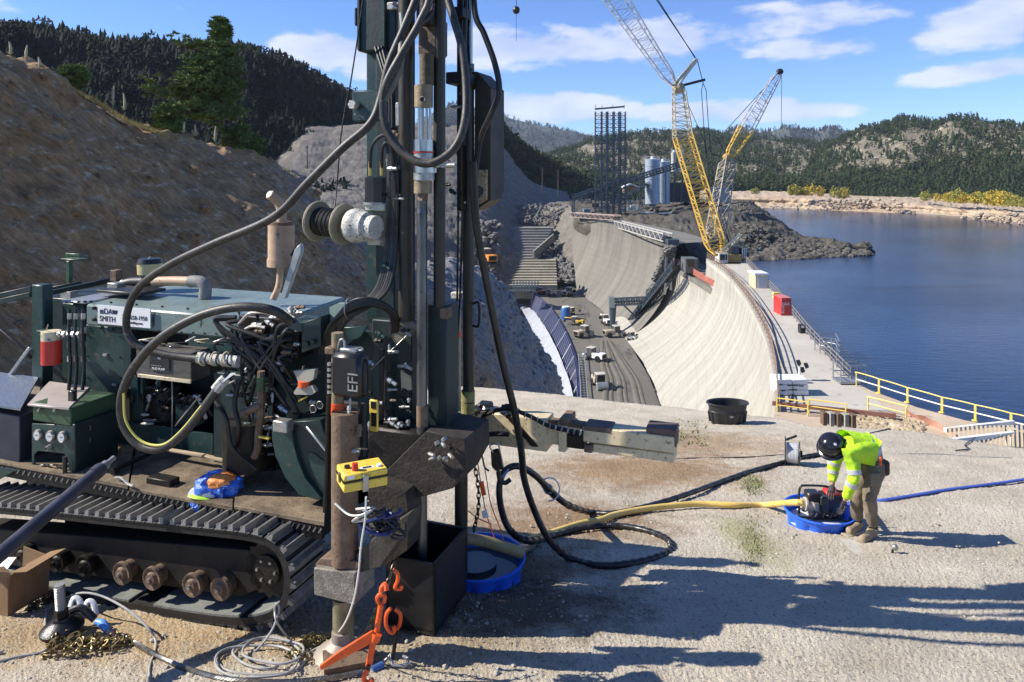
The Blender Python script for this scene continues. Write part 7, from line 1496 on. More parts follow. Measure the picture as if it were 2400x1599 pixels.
# --- stock tank and reel
tk = G(1705, 992, 0)
def oval(b, prof, c, sy=.62, S=40):
    vs = [Vector((c.x+math.cos(2*math.pi*k/S)*r, c.y+math.sin(2*math.pi*k/S)*r*sy, c.z+z)) for r, z in prof for k in range(S)]; b.add(vs, [(i*S+k, i*S+(k+1) % S, (i+1)*S+(k+1) % S, (i+1)*S+k) for i in range(len(prof)-1) for k in range(S)])
stk_ = thing('stock_tank', 'black oval plastic stock tank standing near the far edge of the bench', 'tub', tuple(tk))
tm2 = mat('tub_black', (.018, .02, .022), (.035, .037, .04), .4, scale=5)
prt(stk_, 'basin', tm2, lambda b: oval(b, [(.001, .03), (.33, .03), (.42, .46), (.465, .48), (.475, .45), (.435, .445), (.41, .30), (.42, .29), (.375, .06), (.36, 0)], tk))
for k in range(14):
    a = 2*math.pi*k/14; p = tk+Vector((math.cos(a)*.385, math.sin(a)*.385*.62, 0)); prt(stk_, 'rib', tm2, lambda b: b.beam(p+Vector((0, 0, .05)), p*1+Vector((math.cos(a)*.03, math.sin(a)*.02, .27)), .05, .03))
ty_ = text('300', .06, tk+Vector((-.03, -.262, .2)), (1, 0, 0), (0, 0, 1), white, stk_)
rl = thing('cable_reel', 'small black reel of pale grey cable standing on the bench left of the worker', 'reel', tuple(G(1860, 1062)))
rc = G(1860, 1062, .19); rax = Vector((.93, -.36, 0)).normalized()
prt(rl, 'cable_winding', mat('pale_cable', (.5, .52, .56), (.66, .68, .7), .4, scale=20), lambda b: b.cyl(rc-rax*.11, rc+rax*.07, .15, seg=26))
for k in range(8): prt(rl, 'cable_turn', MATS['pale_cable'], lambda b: b.ring(rc+rax*(-.10+k*.022), rax, .152, .011, 26, 5))
prt(rl, 'flange', blackp, lambda b: b.lathe([(.05, -.015), (.185, -.01), (.19, .005), (.05, .02)], rc+rax*.09, rax, 26)); prt(rl, 'hub', dkst, lambda b: b.cyl(rc+rax*.09, rc+rax*.135, .05, seg=14))
side = rax.cross(Vector((0, 0, 1))); prt(rl, 'side_plate', blackp, lambda b: b.plate([rc-rax*.12+side*s_*.17+Vector((0, 0, z)) for s_, z in ((-1, -.19), (1, -.19), (1, .2), (-1, .2))], -rax*.015))
prt(rl, 'handle', blackp, lambda b: b.beam(rc-rax*.12+Vector((0, 0, .2)), rc+rax*.06+Vector((0, .03, .28)), .03))
for (px, py, h, r__, lb) in ((1337, 974, .19, .035, 'small grey marker stake standing alone on the bench beyond the cream arm'), ):
    single('marker_stake', silver, lambda b: b.cyl(G(px, py, 0), G(px, py, h), r__, seg=8), lb, 'stake')
eb_ = thing('eye_bolt', 'steel eye bolt sticking up from the smooth concrete patch below the worker', 'bolt', tuple(G(2092, 1302)))
p0 = G(2092, 1302, 0); prt(eb_, 'shank', dkst, lambda b: b.cyl(p0-Vector((0, 0, .01)), p0+Vector((0, 0, .06)), .012, seg=8)); prt(eb_, 'ball', silver, lambda b: b.ell(p0+Vector((.025, 0, .085)), (.033, .033, .033), 14, 8)); prt(eb_, 'bar', dkst, lambda b: b.cyl(p0+Vector((0, -.02, .012)), p0+Vector((.18, -.05, .008)), .007, seg=6))
pat = [G(a, c, .010) for a, c in ((1965, 1262), (2040, 1270), (2120, 1285), (2235, 1325), (2220, 1345), (2110, 1325), (2010, 1300))]
b = B()
pp2 = sm(pat+[pat[0]], 6)[:-1]; cc2 = sum(pp2, Vector())/len(pp2); vs = [cc2+Vector((0, 0, .004))]+pp2; b.add(vs, [(0, k+1, (k+1) % len(pp2)+1) for k in range(len(pp2))]); o = b.put('smooth_patch', mat('smooth_grout', (.40, .37, .32), (.48, .45, .40), .85, scale=5, bump=.1), org=(0, 0, 0), kind='structure')
# --- foreground left: anchor bolt, chains, ropes, cables
ab = thing('anchor_plate', 'black domed anchor plate with a silver threaded bolt and nut in the lower left', 'anchor', tuple(G(146, 1488)))
a0 = G(146, 1482, 0.02); prt(ab, 'plate', mat('black_grease_plate', (.012, .012, .014), (.04, .04, .045), .3, .4, scale=14, bump=.2), lambda b: b.lathe([(.125, 0), (.155, .02), (.155, .04), (.12, .075), (.065, .10), (.06, .12)], a0, (-.06, 0, 1), 30)); prt(ab, 'nut', dkst, lambda b: b.cyl(a0+Vector((-.007, 0, .12)), a0+Vector((-.01, 0, .18)), .05, seg=6)); bt = prt(ab, 'bolt', steelgrey, lambda b: b.cyl(a0+Vector((-.01, 0, .17)), a0+Vector((-.022, 0, .375)), .036, seg=16))
for k in range(14): prt(ab, 'thread', silver, lambda b: b.ring(a0+Vector((-.011-k*.0008, 0, .19+k*.0125)), (-.06, 0, 1), .0365, .003, 16, 4))
cm_ = thing('beam_clamp', 'white and black rope thimbles lying beside the anchor bolt', 'rope fittings', tuple(G(205, 1450)))
for k, (px, py) in enumerate(((172, 1405), (205, 1412))): prt(cm_, 'thimble', white, lambda b: b.tube(gpts([(px-8, py+18, 5.95), (px, py-2, 5.98), (px+14, py+2, 5.98), (px+20, py+30, 5.93)], 0, 5), .022, 8, flat=.6))
prt(cm_, 'grip', blackp, lambda b: b.tube(gpts([(150, 1440, 5.9), (190, 1425, 5.9), (222, 1452, 5.88)], 0, 5), .028, 8))
sl = thing('rope_socket', 'bright blue sleeve with a pink tip on the end of the wire rope', 'socket', tuple(G(240, 1478)))
prt(sl, 'blue_sleeve', mat('sleeve_blue', (.10, .28, .70), (.16, .36, .8), .4, scale=9), lambda b: b.tube(gpts([(226, 1458, 5.86), (240, 1462, 5.84), (252, 1478, 5.8)], 0, 5), [.026]*4+[.032]*4+[.028]*3, 10)); prt(sl, 'collar', silver, lambda b: b.cyl(P(252, 1478, 5.8), P(260, 1486, 5.78), .02, seg=8)); prt(sl, 'pink_tip', mat('tip_pink', (.65, .16, .14), (.75, .3, .25), .5, scale=9), lambda b: b.cyl(P(260, 1485, 5.78), P(274, 1496, 5.74), .026, .022, 10))
pts_ = [G(x_, y_, .025) for x_, y_ in ((120, 1500), (180, 1505), (230, 1500), (260, 1515), (200, 1525), (140, 1530), (110, 1525), (170, 1512), (240, 1510), (280, 1508), (300, 1500))]
chain('heap of brassy chain links piled in front of the anchor bolt', sm(pts_, 4), chainm, .024, .075, 1, 90, 'chain_pile')
chain('dark chain heap in shade behind the anchor plate near the cardboard box', sm([G(x_, y_, .02) for x_, y_ in ((70, 1400), (110, 1392), (125, 1405), (85, 1415), (70, 1430))], 4), dchain, .020, .045, 2, 60, 'chain_pile')
chain('brassy chain heap beside the orange ratchet binder and jack foot', sm([G(x_, y_, .02) for x_, y_ in ((690, 1500), (730, 1505), (760, 1490), (700, 1520), (680, 1535), (720, 1545))], 4), chainm, .018, .05, 3, 64, 'chain_pile')
# wire rope (twisted strands)
def twisted(pts, R_, r, turns, nst=6):
    b = B(); L_ = 0; acc_ = [0]
    for a_, c_ in zip(pts[:-1], pts[1:]): L_ += (c_-a_).length; acc_.append(L_)
    for s_ in range(nst):
        out = []
        for i, p in enumerate(pts):
            a_ = (pts[min(i+1, len(pts)-1)]-pts[max(i-1, 0)]).normalized(); x = a_.cross(Vector((0, 0, 1))).normalized(); y = x.cross(a_); an = acc_[i]*turns+s_*2*math.pi/nst
            out.append(p+(x*math.cos(an)+y*math.sin(an))*R_)
        b.tube(out, r, 5)
    return b
ropem = mat('wire_rope', (.10, .095, .085), (.28, .27, .25), .4, .8, scale=18)
wp = gpts([(286, 1490), (330, 1515), (380, 1543), (440, 1568), (510, 1588), (590, 1597), (680, 1598), (780, 1588), (850, 1575)], .022, 14)
tag(twisted(wp, .011, .0078, 38).put('wire_rope', ropem), 'thick twisted steel wire rope crossing the bottom left of the ground', 'rope')
gc = thing('grey_cable', 'grey electric cable wandering from the left edge to loose coils near the jack', 'cable', tuple(G(610, 1545)))
prt(gc, 'lead', galv, lambda b: b.tube(gpts([(-40, 1560), (40, 1540), (100, 1528), (118, 1505), (106, 1470), (112, 1435), (150, 1405), (190, 1390, 6.1), (240, 1398, 6.0), (300, 1430, 5.85), (345, 1470, 5.72), (364, 1500), (362, 1530), (350, 1565), (352, 1610)], .011), .0085, 8))
for k, (cx, cy, rx, ry, ph) in enumerate(((612, 1540, 104, 44, 0), (625, 1530, 80, 34, 1.2), (600, 1550, 96, 40, 2.0), (640, 1525, 72, 30, .5))):
    prt(gc, 'coil', galv, lambda b: b.tube([G(cx+rx*math.cos(a+ph), cy+ry*math.sin(a+ph)+3*math.sin(a*3), .012+.012*k) for a in np.linspace(0, 6.1, 40)], .0085, 8))
prt(gc, 'loop', galv, lambda b: b.tube(gpts([(560, 1545), (600, 1525, 5.5), (636, 1480, 5.55), (652, 1440, 5.6), (654, 1422, 5.6), (648, 1416, 5.6), (644, 1432, 5.6), (650, 1460, 5.55), (680, 1500), (712, 1530)], .011), .0085, 8))
# --- load binder, hooks, shackle and hanging chains at the jack
lbn = thing('load_binder', 'orange lever load binder standing between chains in front of the jack', 'binder', tuple(G(850, 1560)))
prt(lbn, 'screw_body', orange, lambda b: (b.cyl(P(893, 1418, 5.1), P(882, 1487, 5.08), .020, seg=12), b.cyl(P(876, 1500, 5.05), P(864, 1560, 5.05), .022, seg=12)) and None)
prt(lbn, 'ratchet_gear', orange, lambda b: b.cyl(P(884, 1484, 5.06), P(878, 1500, 5.06), .036, seg=14)); prt(lbn, 'lever', orange, lambda b: b.plate([P(872, 1480, 5.04), P(880, 1504, 5.04), P(752, 1572, 4.98), P(748, 1562, 4.98), P(800, 1524, 5.0)], (0, .022, 0)), .004)
prt(lbn, 'upper_clevis', orange, lambda b: b.tube(gpts([(895, 1425, 5.1), (884, 1405, 5.1), (890, 1394, 5.1), (902, 1398, 5.1), (900, 1412, 5.1)], 0, 4), .014, 8)); prt(lbn, 'upper_hook', orange, lambda b: b.tube(gpts([(896, 1400, 5.1), (894, 1380, 5.12), (904, 1370, 5.12), (906, 1385, 5.1)], 0, 4), .018, 8)); prt(lbn, 'lower_hook', orange, lambda b: b.tube(gpts([(862, 1570, 5.02), (852, 1588, 5.0), (862, 1602, 5.0), (874, 1592, 5.0)], 0, 4), .017, 8)); prt(lbn, 'black_stem', blackp, lambda b: b.cyl(P(864, 1558, 5.03), P(862, 1574, 5.03), .016, seg=8))
chain('dark chain hanging from the rig down to the orange binder', sm([P(925, 1322, 5.2), P(915, 1350, 5.15), P(905, 1375, 5.12), P(896, 1390, 5.1)], 6), dchain, .018, 0, 4)
chain('dark chain running from the orange binder back to the jack foot', sm([P(892, 1385, 5.12), P(878, 1440, 5.2), P(860, 1480, 5.25), P(838, 1500, 5.3)], 6), dchain, .018, 0, 5)
for k, (pts_, lb) in enumerate((([(922, 1335), (932, 1345), (932, 1362), (926, 1378), (940, 1380), (940, 1372)], 'small orange hook hanging at the top of the chain behind the jack'), ([(916, 1425), (906, 1440), (905, 1465), (915, 1482), (925, 1480), (922, 1468)], 'open orange grab hook hanging low on the right of the binder'), ([(926, 1428), (938, 1440), (937, 1462), (930, 1475)], 'orange hook half hidden behind the lower grab hook'))):
    single('chain_hook', orange, lambda b: b.tube(sm([P(a, c, 5.25+.05*k) for a, c in pts_], 5), .014, 8), lb, 'hook')
sk = thing('blue_shackle', 'blue and silver shackle lying on the ground right of the orange binder', 'shackle', tuple(G(915, 1568)))
prt(sk, 'pin_body', mat('shackle_blue', (.05, .12, .32), (.10, .2, .45), .4, .3, scale=12), lambda b: b.cyl(P(872, 1572, 5.2), P(898, 1558, 5.25), .030, .026, 10)); prt(sk, 'bow', steelgrey, lambda b: b.tube(gpts([(900, 1552, 5.28), (916, 1534, 5.3)], 0, 3)+gpts([(920, 1560, 5.25), (950, 1560, 5.25), (956, 1545, 5.3), (944, 1538, 5.32)], 0, 5), .012, 8)); prt(sk, 'hanging_stem', dkst, lambda b: b.cyl(P(930, 1480, 5.3), P(920, 1545, 5.28), .014, seg=8))
chain('dark chain and orange strap hanging from the column below the arm pivot', sm([P(1108, 1075, 6.7), P(1118, 1120, 6.7), P(1122, 1165, 6.7), P(1120, 1200, 6.72), P(1110, 1245, 6.8)], 6), dchain, .022, 0, 6)
ost = thing('orange_strap', 'thin orange-red straps stretched down from the arm pivot to the near pool', 'strap', tuple(P(1150, 1200, 6.9)))
for pts_ in ([(1125, 1042), (1140, 1120), (1150, 1180), (1172, 1240), (1186, 1290)], [(1116, 1060), (1128, 1140), (1140, 1205), (1160, 1262)], [(1098, 1198), (1120, 1215), (1150, 1228)]): prt(ost, 'strap', mat('strap_orange', (.42, .08, .03), (.5, .12, .05), .6, scale=8), lambda b: b.tube(sm([P(a, c, 6.75+i*.05) for i, (a, c) in enumerate(pts_)], 5), .012, 6, flat=.4))
prt(ost, 'tensioner', orange, lambda b: b.beam(P(1128, 1130, 6.8), P(1134, 1160, 6.8), .04, .03)); prt(ost, 'white_tag', white, lambda b: b.plate([P(1128, 1200, 6.78), P(1140, 1195, 6.78), P(1146, 1212, 6.78), P(1132, 1216, 6.78)], (0, .006, 0)))
tk2 = thing('tackle_block', 'black lifting hook block hanging under the cream arm with a blue-grey hook', 'hook', tuple(P(1160, 1060, 6.75)))
prt(tk2, 'block', dkst, lambda b: b.plate([P(1150, 1060, 6.72), P(1168, 1055, 6.72), P(1182, 1100, 6.72), P(1162, 1106, 6.72), P(1152, 1095, 6.72)], (0, .06, 0)), .01); prt(tk2, 'wire_loop', silver, lambda b: b.tube(gpts([(1155, 1060, 6.7), (1148, 1045, 6.7), (1166, 1040, 6.7), (1172, 1058, 6.7), (1180, 1095, 6.7)], 0, 4), .008, 6)); prt(tk2, 'hook', rubber, lambda b: b.tube(gpts([(1168, 1105, 6.75), (1172, 1125, 6.75), (1184, 1132, 6.75), (1196, 1124, 6.75)], 0, 5), .022, 8)); prt(tk2, 'blue_latch', mat('latch_blue', (.08, .16, .45), None, .4), lambda b: b.beam(P(1178, 1118, 6.72), P(1192, 1100, 6.72), .02)); prt(tk2, 'side_handle', blackp, lambda b: b.tube(gpts([(1130, 1068, 6.7), (1136, 1095, 6.7), (1146, 1104, 6.7)], 0, 4), .009, 6))
# --- coil of tools/rags on the clamp beam behind the jack
rg_ = thing('cable_bundle', 'tangle of black and blue tool cables dumped on the beam behind the jack', 'cables', tuple(P(895, 1230, 5.2)))
rn = random.Random(31)
for k in range(22):
    c = P(895+rn.uniform(-30, 30), 1222+rn.uniform(-22, 22), 5.12+rn.uniform(-.06, .06)); m_ = rn.choice([rubber, rubber, blackp, mat('navy_cord', (.02, .03, .12), None, .4), dkst, silver if k % 7 == 0 else rubber])
    prt(rg_, 'cord', m_, lambda b: b.tube(sm([c+Vector((rn.uniform(-.11, .11), rn.uniform(-.06, .06), rn.uniform(-.05, .06))) for _ in range(4)], 5), rn.uniform(.007, .013), 6))
# --- long pipe leaning on the deck, cardboard box
lp = thing('steel_pipe', 'long blue-grey steel pipe leaning from the lower left onto the rig deck', 'pipe', tuple(P(100, 1230, 5.9)))
pa, pb = P(-120, 1402, 4.7), P(238, 1098, 6.15); prt(lp, 'tube', mat('blue_grey_pipe', (.06, .06, .075), (.12, .12, .14), .4, .5, scale=6), lambda b: b.cyl(pa, pb, .052, seg=20)); prt(lp, 'threaded_end', steelgrey, lambda b: (b.cyl(pb, pb+(pb-pa).normalized()*.06, .038, seg=16), b.cyl(pb+(pb-pa).normalized()*.06, pb+(pb-pa).normalized()*.16, .022, seg=12)) and None); prt(lp, 'collar', MATS['blue_grey_pipe'], lambda b: b.cyl(pa.lerp(pb, .93), pa.lerp(pb, .985), .058, seg=20))
bx_ = thing('cardboard_box', 'torn brown cardboard box with open flaps at the lower left edge', 'box', tuple(G(20, 1440)))
c0 = G(18, 1446, 0); X1, Y1 = Vector((.30, -.10, 0)), Vector((.12, .34, 0))
for a, c in ((c0-X1, c0), (c0, c0+Y1), (c0+Y1, c0+Y1-X1)): prt(bx_, 'side', cardb, lambda b: b.plate([a, c, c+Vector((.02, 0, .36)), a+Vector((.0, 0, .33))], (.0, .008, 0)))
c0t = c0+Vector((.02, 0, .36)); prt(bx_, 'flap', cardb, lambda b: b.plate([c0t, c0t+Y1, c0t+Y1+Vector((.16, -.04, .05)), c0t+Vector((.15, -.02, .02))], (0, 0, .006))); prt(bx_, 'flap', mat('cardboard_light', (.45, .3, .17), (.52, .36, .22), .9, scale=5), lambda b: b.plate([c0t-X1*.9, c0t, c0t+Vector((-.0, -.08, .10)), c0t-X1*.8+Vector((0, -.12, .06))], (0, .006, 0)))
prt(bx_, 'paper', white, lambda b: b.plate([c0t-X1*.5+Vector((0, -.02, .0)), c0t-X1*.1+Vector((0, -.02, .02)), c0t-X1*.15+Vector((.02, .1, .07)), c0t-X1*.5+Vector((0, .1, .05))], (0, 0, .004)))
# deck items
di = single('steel_channel', dkst, lambda b: b.fb(RG, 342, 398, 1124, 1160, 5.12, .12), 'short dark steel channel offcut lying on the rig deck left of the bag', 'steel bar', .006)
single('pry_bar', dkst, lambda b: (b.cyl(q3(262, 5.12, zdk+.04), q3(352, 5.55, zdk+.05), .022, seg=8), b.cyl(q3(262, 5.12, zdk+.04), q3(275, 5.18, zdk+.04), .035, seg=8)) and None, 'dark greasy bar tool lying on the rig deck beside the long pipe', 'tool')
single('hose_clamp_tool', silver, lambda b: b.tube(sm([q3(272, 5.05, zdk+.03), q3(285, 5.02, zdk+.05), q3(300, 5.0, zdk+.02), q3(312, 4.98, zdk+.02)], 4), .012, 7), 'small bright clamp at the front end of the greasy bar on the deck', 'tool')
# ================================================================== BIG PINE AND SLOPE PLANTS
pf = mat('pine_needles_lit', (.10, .15, .045), (.17, .22, .075), .85, scale=1.2, spec=.2); bark = mat('pine_bark', (.10, .065, .04), (.17, .11, .07), .95, scale=3, stretch=(1, 1, .3), bump=.5)
def ponderosa(label, base_, h, seed, limbs, grp=None, s=.2):
    rs = np.random.RandomState(seed); t_ = thing('pine_tree', label, 'tree', tuple(base_), grp); base_ = Vector(base_)
    tr = [base_+Vector((rs.uniform(-.1, .1)*k*.25, 0, h*k/8)) for k in range(9)]; prt(t_, 'trunk', bark, lambda b: b.tube(sm(tr, 3), [max(.16*(h/9)*(1-i/25.), .02) for i in range(25)], 9))
    cl_ = []; b = B()
    for (f, az_, L_) in limbs:
        p = base_+Vector((0, 0, h*f)); e = p+Vector((math.cos(az_)*L_, math.sin(az_)*L_*.8, L_*.16)); b.tube(sm([p, p.lerp(e, .5)+Vector((0, 0, -.05*L_)), e], 3), [.05, .045, .04, .03, .025, .02, .012], 5)
        for k in range(int(5+L_*7)): g_ = rs.uniform(.25, 1.05); q = p.lerp(e, g_); cl_.append((q+Vector(rs.normal(size=3)*.14*(1+L_*.25)), .30*(1.2-.35*g_)))
    b.put('limb', bark, t_)
    V_ = []; 
    for q, r_ in cl_:
        n_ = 42; d_ = rs.normal(size=(n_, 3)); d_ /= np.linalg.norm(d_, axis=1, keepdims=True); d_[:, 2] = np.abs(d_[:, 2])*.8+.05
        tip = np.array(q)+d_*r_*rs.uniform(.6, 1.15, (n_, 1)); sd_ = np.cross(d_, rs.normal(size=(n_, 3))); sd_ /= np.linalg.norm(sd_, axis=1, keepdims=True)
        bs_ = np.array(q)+d_*r_*.25; V_.append(np.stack([bs_-sd_*.04, tip, bs_+sd_*.04+d_*.02], 1))
    V_ = np.concatenate(V_); npmesh('crown', V_.reshape(-1, 3), np.arange(len(V_)*3).reshape(-1, 3), pf, parent=t_)
    return t_
rn = random.Random(17)
bt_ = P(522, 345, 36); H_ = (345-55)/FPX*36
lm = []
for k in range(120):
    f = rn.uniform(.22, .99); px_max = {0: 2.9, 1: 1.9, 2: 1.1}[0 if f < .42 else 1 if f < .78 else 2]
    a = rn.uniform(0, 6.28); left = math.cos(a) < 0; L_ = px_max*rn.uniform(.45, 1)*(1.15 if left else .60)
    if .80 < f < .86: continue
    if f >= .86: L_ = rn.uniform(.3, .85)
    if f < .42 and not left: L_ *= .5
    lm.append((f, a, L_))
ponderosa('tall sunlit ponderosa pine leaning over the crest of the cut slope', bt_, H_, 3, lm)
for k, (px, py, hh, lb) in enumerate(((170, 215, 50, 'small young pine on the slope crest left of the tall pine'), (560, 352, 50, 'low bushy pine on the slope crest just right of the tall pine trunk'), (398, 322, 62, 'bushy low pine at the left foot of the tall pine'), (590, 368, 40, 'lowest shrubby pine on the crest near the dark forest edge'))):
    d_ = 26+px*.018; rr2 = random.Random(k); h_ = hh/FPX*d_
    ponderosa(lb, P(px, py, d_), h_, 20+k, [(rr2.uniform(.1, .9), rr2.uniform(0, 6.28), h_*rr2.uniform(.3, .55)) for _ in range(22)])
grm = mat('dry_grass', (.34, .26, .08), (.52, .42, .16), .9, scale=2)
rs = np.random.RandomState(12); V_ = []
cpx = [c[0] for c in crest]; cpy = [c[1] for c in crest]; cdd = [c[2] for c in crest]
for k in range(3400):
    px = rs.beta(3, 2)*700 if rs.rand() < .8 else rs.uniform(0, 850); d_ = np.interp(px, cpx, cdd)*rs.uniform(1.0, 1.10); py = np.interp(px, cpx, cpy)+2; p = np.array(P(px, py, d_))+np.array([0, 0, -.06]); h_ = rs.uniform(.06, .26)*(1.9 if rs.rand() < .05 else 1)
    for j in range(3): l_ = rs.uniform(-.08, .08, 2); V_.append([p+np.array([-.012, 0, 0]), p+np.array([.012, 0, 0]), p+np.array([l_[0], l_[1], h_])])
V_ = np.array(V_); npmesh('crest_grass', V_.reshape(-1, 3), np.arange(len(V_)*3).reshape(-1, 3), grm, kind='stuff')
for k, (px, py, hh) in enumerate(((24, 128, 30), (60, 140, 34), (92, 158, 24), (264, 246, 44), (291, 258, 40), (430, 312, 26), (457, 318, 26), (503, 330, 34))):
    d_ = np.interp(px, cpx, cdd); h_ = hh/FPX*d_; p = P(px, py, d_); t_ = thing('mullein_stalk', 'dry pale mullein stalk, %s along the cut slope crest from the left' % ['first', 'second', 'third', 'fourth', 'fifth', 'sixth', 'seventh', 'eighth'][k], 'plant', tuple(p))
    prt(t_, 'stem', mat('dry_stalk', (.38, .33, .2), (.5, .44, .28), .9, scale=9), lambda b: b.tube([p, p+Vector((.02, 0, h_*.5)), p+Vector((.05 if k % 2 else -.03, 0, h_))], [.03, .05, .02], 6))
    prt(t_, 'leaves', mat('stalk_leaves', (.28, .27, .13), (.4, .38, .2), .9, scale=9), lambda b: [b.add([p+Vector((0, 0, h_*.1)), p+Vector((math.cos(a)*.12, math.sin(a)*.12, h_*.25)), p+Vector((math.cos(a+.5)*.07, math.sin(a+.5)*.07, h_*.05))], [(0, 1, 2)]) for a in np.linspace(0, 6, 8)] and None)
# weeds on the bench
wdm = mat('bench_weeds', (.10, .12, .035), (.22, .24, .08), .9, scale=6); V_ = []
for k in range(1200):
    px = rs.normal(1765, 16); py = rs.choice([rs.normal(1130, 14), rs.normal(1265, 40), rs.normal(1140, 10)]) ; 
    if py < 1100: continue
    p = np.array(G(px, py, .004)); a = rs.uniform(0, 6.28); h_ = rs.uniform(.01, .045); V_.append([p, p+np.array([math.cos(a)*.02, math.sin(a)*.02, h_*.6]), p+np.array([math.cos(a+.6)*.025, math.sin(a+.6)*.025, h_])])
for k in range(160):
    px, py = rs.uniform(1560, 1660), rs.uniform(985, 1050); p = np.array(G(px, py, .004)); a = rs.uniform(0, 6.28); V_.append([p, p+np.array([math.cos(a)*.05, math.sin(a)*.05, .02]), p+np.array([math.cos(a+.6)*.05, math.sin(a+.6)*.05, .05])])
V_ = np.array(V_); npmesh('weeds', V_.reshape(-1, 3), np.arange(len(V_)*3).reshape(-1, 3), wdm, kind='stuff')
# cracks in the shotcrete
for k, l_ in enumerate(([(1860, 1518), (1930, 1522), (1960, 1528), (2030, 1518), (2110, 1520)], [(1950, 1528), (1955, 1548), (1962, 1562)], [(2105, 1355), (2120, 1357), (2132, 1360)])):
    b = B(); pts_ = gpts([(a+rn.uniform(-2, 2), c+rn.uniform(-1.5, 1.5)) for a, c in l_], .012, 5); b.tube(pts_, .007, 5, flat=.4); b.put('ground_crack', mat('crack_dark', (.03, .027, .024), None, .9), org=(0, 0, 0), kind='structure')
# ================================================================== WORKER
def skin(nm, verts, edges, m, parent, lv=2, root=0, wr=0.0):
    me = bpy.data.meshes.new(nm); org = wl(parent); me.from_pydata([Vector(v[0])-org for v in verts], edges, [])
    o = bpy.data.objects.new(nm, me); COL.objects.link(o); md = o.modifiers.new('skin', 'SKIN'); md.use_smooth_shade = True
    for i, v in enumerate(verts):
        r = v[1]; sv = me.skin_vertices[0].data[i]; sv.radius = (r, r) if not isinstance(r, tuple) else r; sv.use_root = (i == root)
    s_ = o.modifiers.new('sub', 'SUBSURF'); s_.levels = lv; s_.render_levels = lv
    bpy.context.view_layer.update(); dg = bpy.context.evaluated_depsgraph_get(); m2 = bpy.data.meshes.new_from_object(o.evaluated_get(dg)); bpy.data.objects.remove(o)
    if wr:
        n_ = len(m2.vertices); c_ = np.zeros(n_*3); m2.vertices.foreach_get('co', c_); c_ = c_.reshape(-1, 3); q_ = np.zeros(n_*3); m2.vertices.foreach_get('normal', q_); q_ = q_.reshape(-1, 3)
        c_ = c_+q_*((1-np.abs(fbm(c_[:, 0]*9, c_[:, 1]*9, c_[:, 2]*6, 3, 4))*2)*wr)[:, None]; m2.vertices.foreach_set('co', c_.ravel()); m2.update()
    m2.materials.clear(); m2.materials.append(m); o = bpy.data.objects.new(nm, m2); COL.objects.link(o); o.parent = parent; return o
wk = thing('person', 'worker in lime hi-vis shirt, black hard hat and khaki trousers bending over the pump', 'person', tuple(G(2030, 1255)))
D0 = 8.22
def K(px, py, dz=0.0): return P(px, py, D0+dz)
hive = mat('hivis_lime', (.42, .72, .02), (.50, .80, .03), .75, scale=9, bump=.5, bscale=26, bdist=.02)
khaki = mat('khaki_cloth', (.13, .105, .07), (.23, .19, .135), .9, scale=5, bump=.5, bscale=22, bdist=.02, c3=(.30, .26, .2), t3=.64)
skinm = mat('skin', (.45, .26, .18), None, .6); glovem = mat('black_glove', (.02, .02, .022), (.045, .045, .05), .7, scale=20, bump=.3); bootm = mat('suede_boot', (.24, .18, .11), (.34, .27, .18), .9, scale=12, bump=.3)
refl = mat('silver_reflective', (.42, .44, .47), (.52, .54, .57), .4, .2, scale=9)
pel, sp1, sp2, chest, neck, head = K(2052, 1078, .08), K(2046, 1058, .08), K(2030, 1042, .08), K(2000, 1040, .06), K(1975, 1048, .03), K(1948, 1052, .0)
shN, elN, wrN = K(1992, 1062, -.14), K(2003, 1120, -.2), K(1979, 1176, -.12)
shF, elF, wrF = K(1963, 1060, .22), K(1952, 1102, .24), K(1951, 1140, .2)
hpN, knN, anN, toN = K(2055, 1092, -.04), K(2036, 1165, -.08), K(2046, 1236, -.02), K(2018, 1262, -.20)
hpF, knF, anF, toF = K(2036, 1092, .2), K(2008, 1158, .16), K(2010, 1222, .24), K(1986, 1244, .10)
bv = [(pel, .12), (sp1, .12), (sp2, .125), (chest, .13), (neck, .055), (head, .08), (shN, .06), (elN, .042), (wrN, .028), (shF, .06), (elF, .042), (wrF, .028), (hpN, .09), (knN, .06), (anN, .042), (hpF, .09), (knF, .06), (anF, .042)]
be = [(0, 1), (1, 2), (2, 3), (3, 4), (4, 5), (3, 6), (6, 7), (7, 8), (3, 9), (9, 10), (10, 11), (0, 12), (12, 13), (13, 14), (0, 15), (15, 16), (16, 17)]
skin('body', bv, be, skinm, wk, 1)
# face: features on the underside-left of the head, below the brim
fdir = Vector((-.80, -.25, -.55)).normalized(); up_ = Vector((-.45, -.25, .85)); up_ = (up_-fdir*up_.dot(fdir)).normalized(); sd_ = up_.cross(fdir)
b = B(); M3 = Matrix((sd_, fdir, up_)).transposed(); b.ell(head, (.075, .092, .112), 18, 12, M3); hd_ = b.put('head', skinm, wk)
for s_ in (-1, 1):
    prt(wk, 'ear', skinm, lambda b: b.ell(head+sd_*.077*s_-up_*.01, (.012, .02, .03), 8, 6, M3)); prt(wk, 'eye', blackp, lambda b: b.ell(head+fdir*.083+sd_*.03*s_+up_*.005, (.012, .008, .008), 8, 6, M3))
prt(wk, 'nose', skinm, lambda b: b.ell(head+fdir*.098-up_*.018, (.012, .018, .02), 8, 6, M3)); prt(wk, 'mouth', mat('lip', (.35, .13, .10), None, .6), lambda b: b.ell(head+fdir*.086-up_*.055, (.022, .008, .006), 8, 6, M3))
prt(wk, 'hair', mat('dark_hair', (.03, .02, .015), None, .8), lambda b: b.ell(head-fdir*.03+up_*.015, (.080, .082, .10), 14, 10, M3))
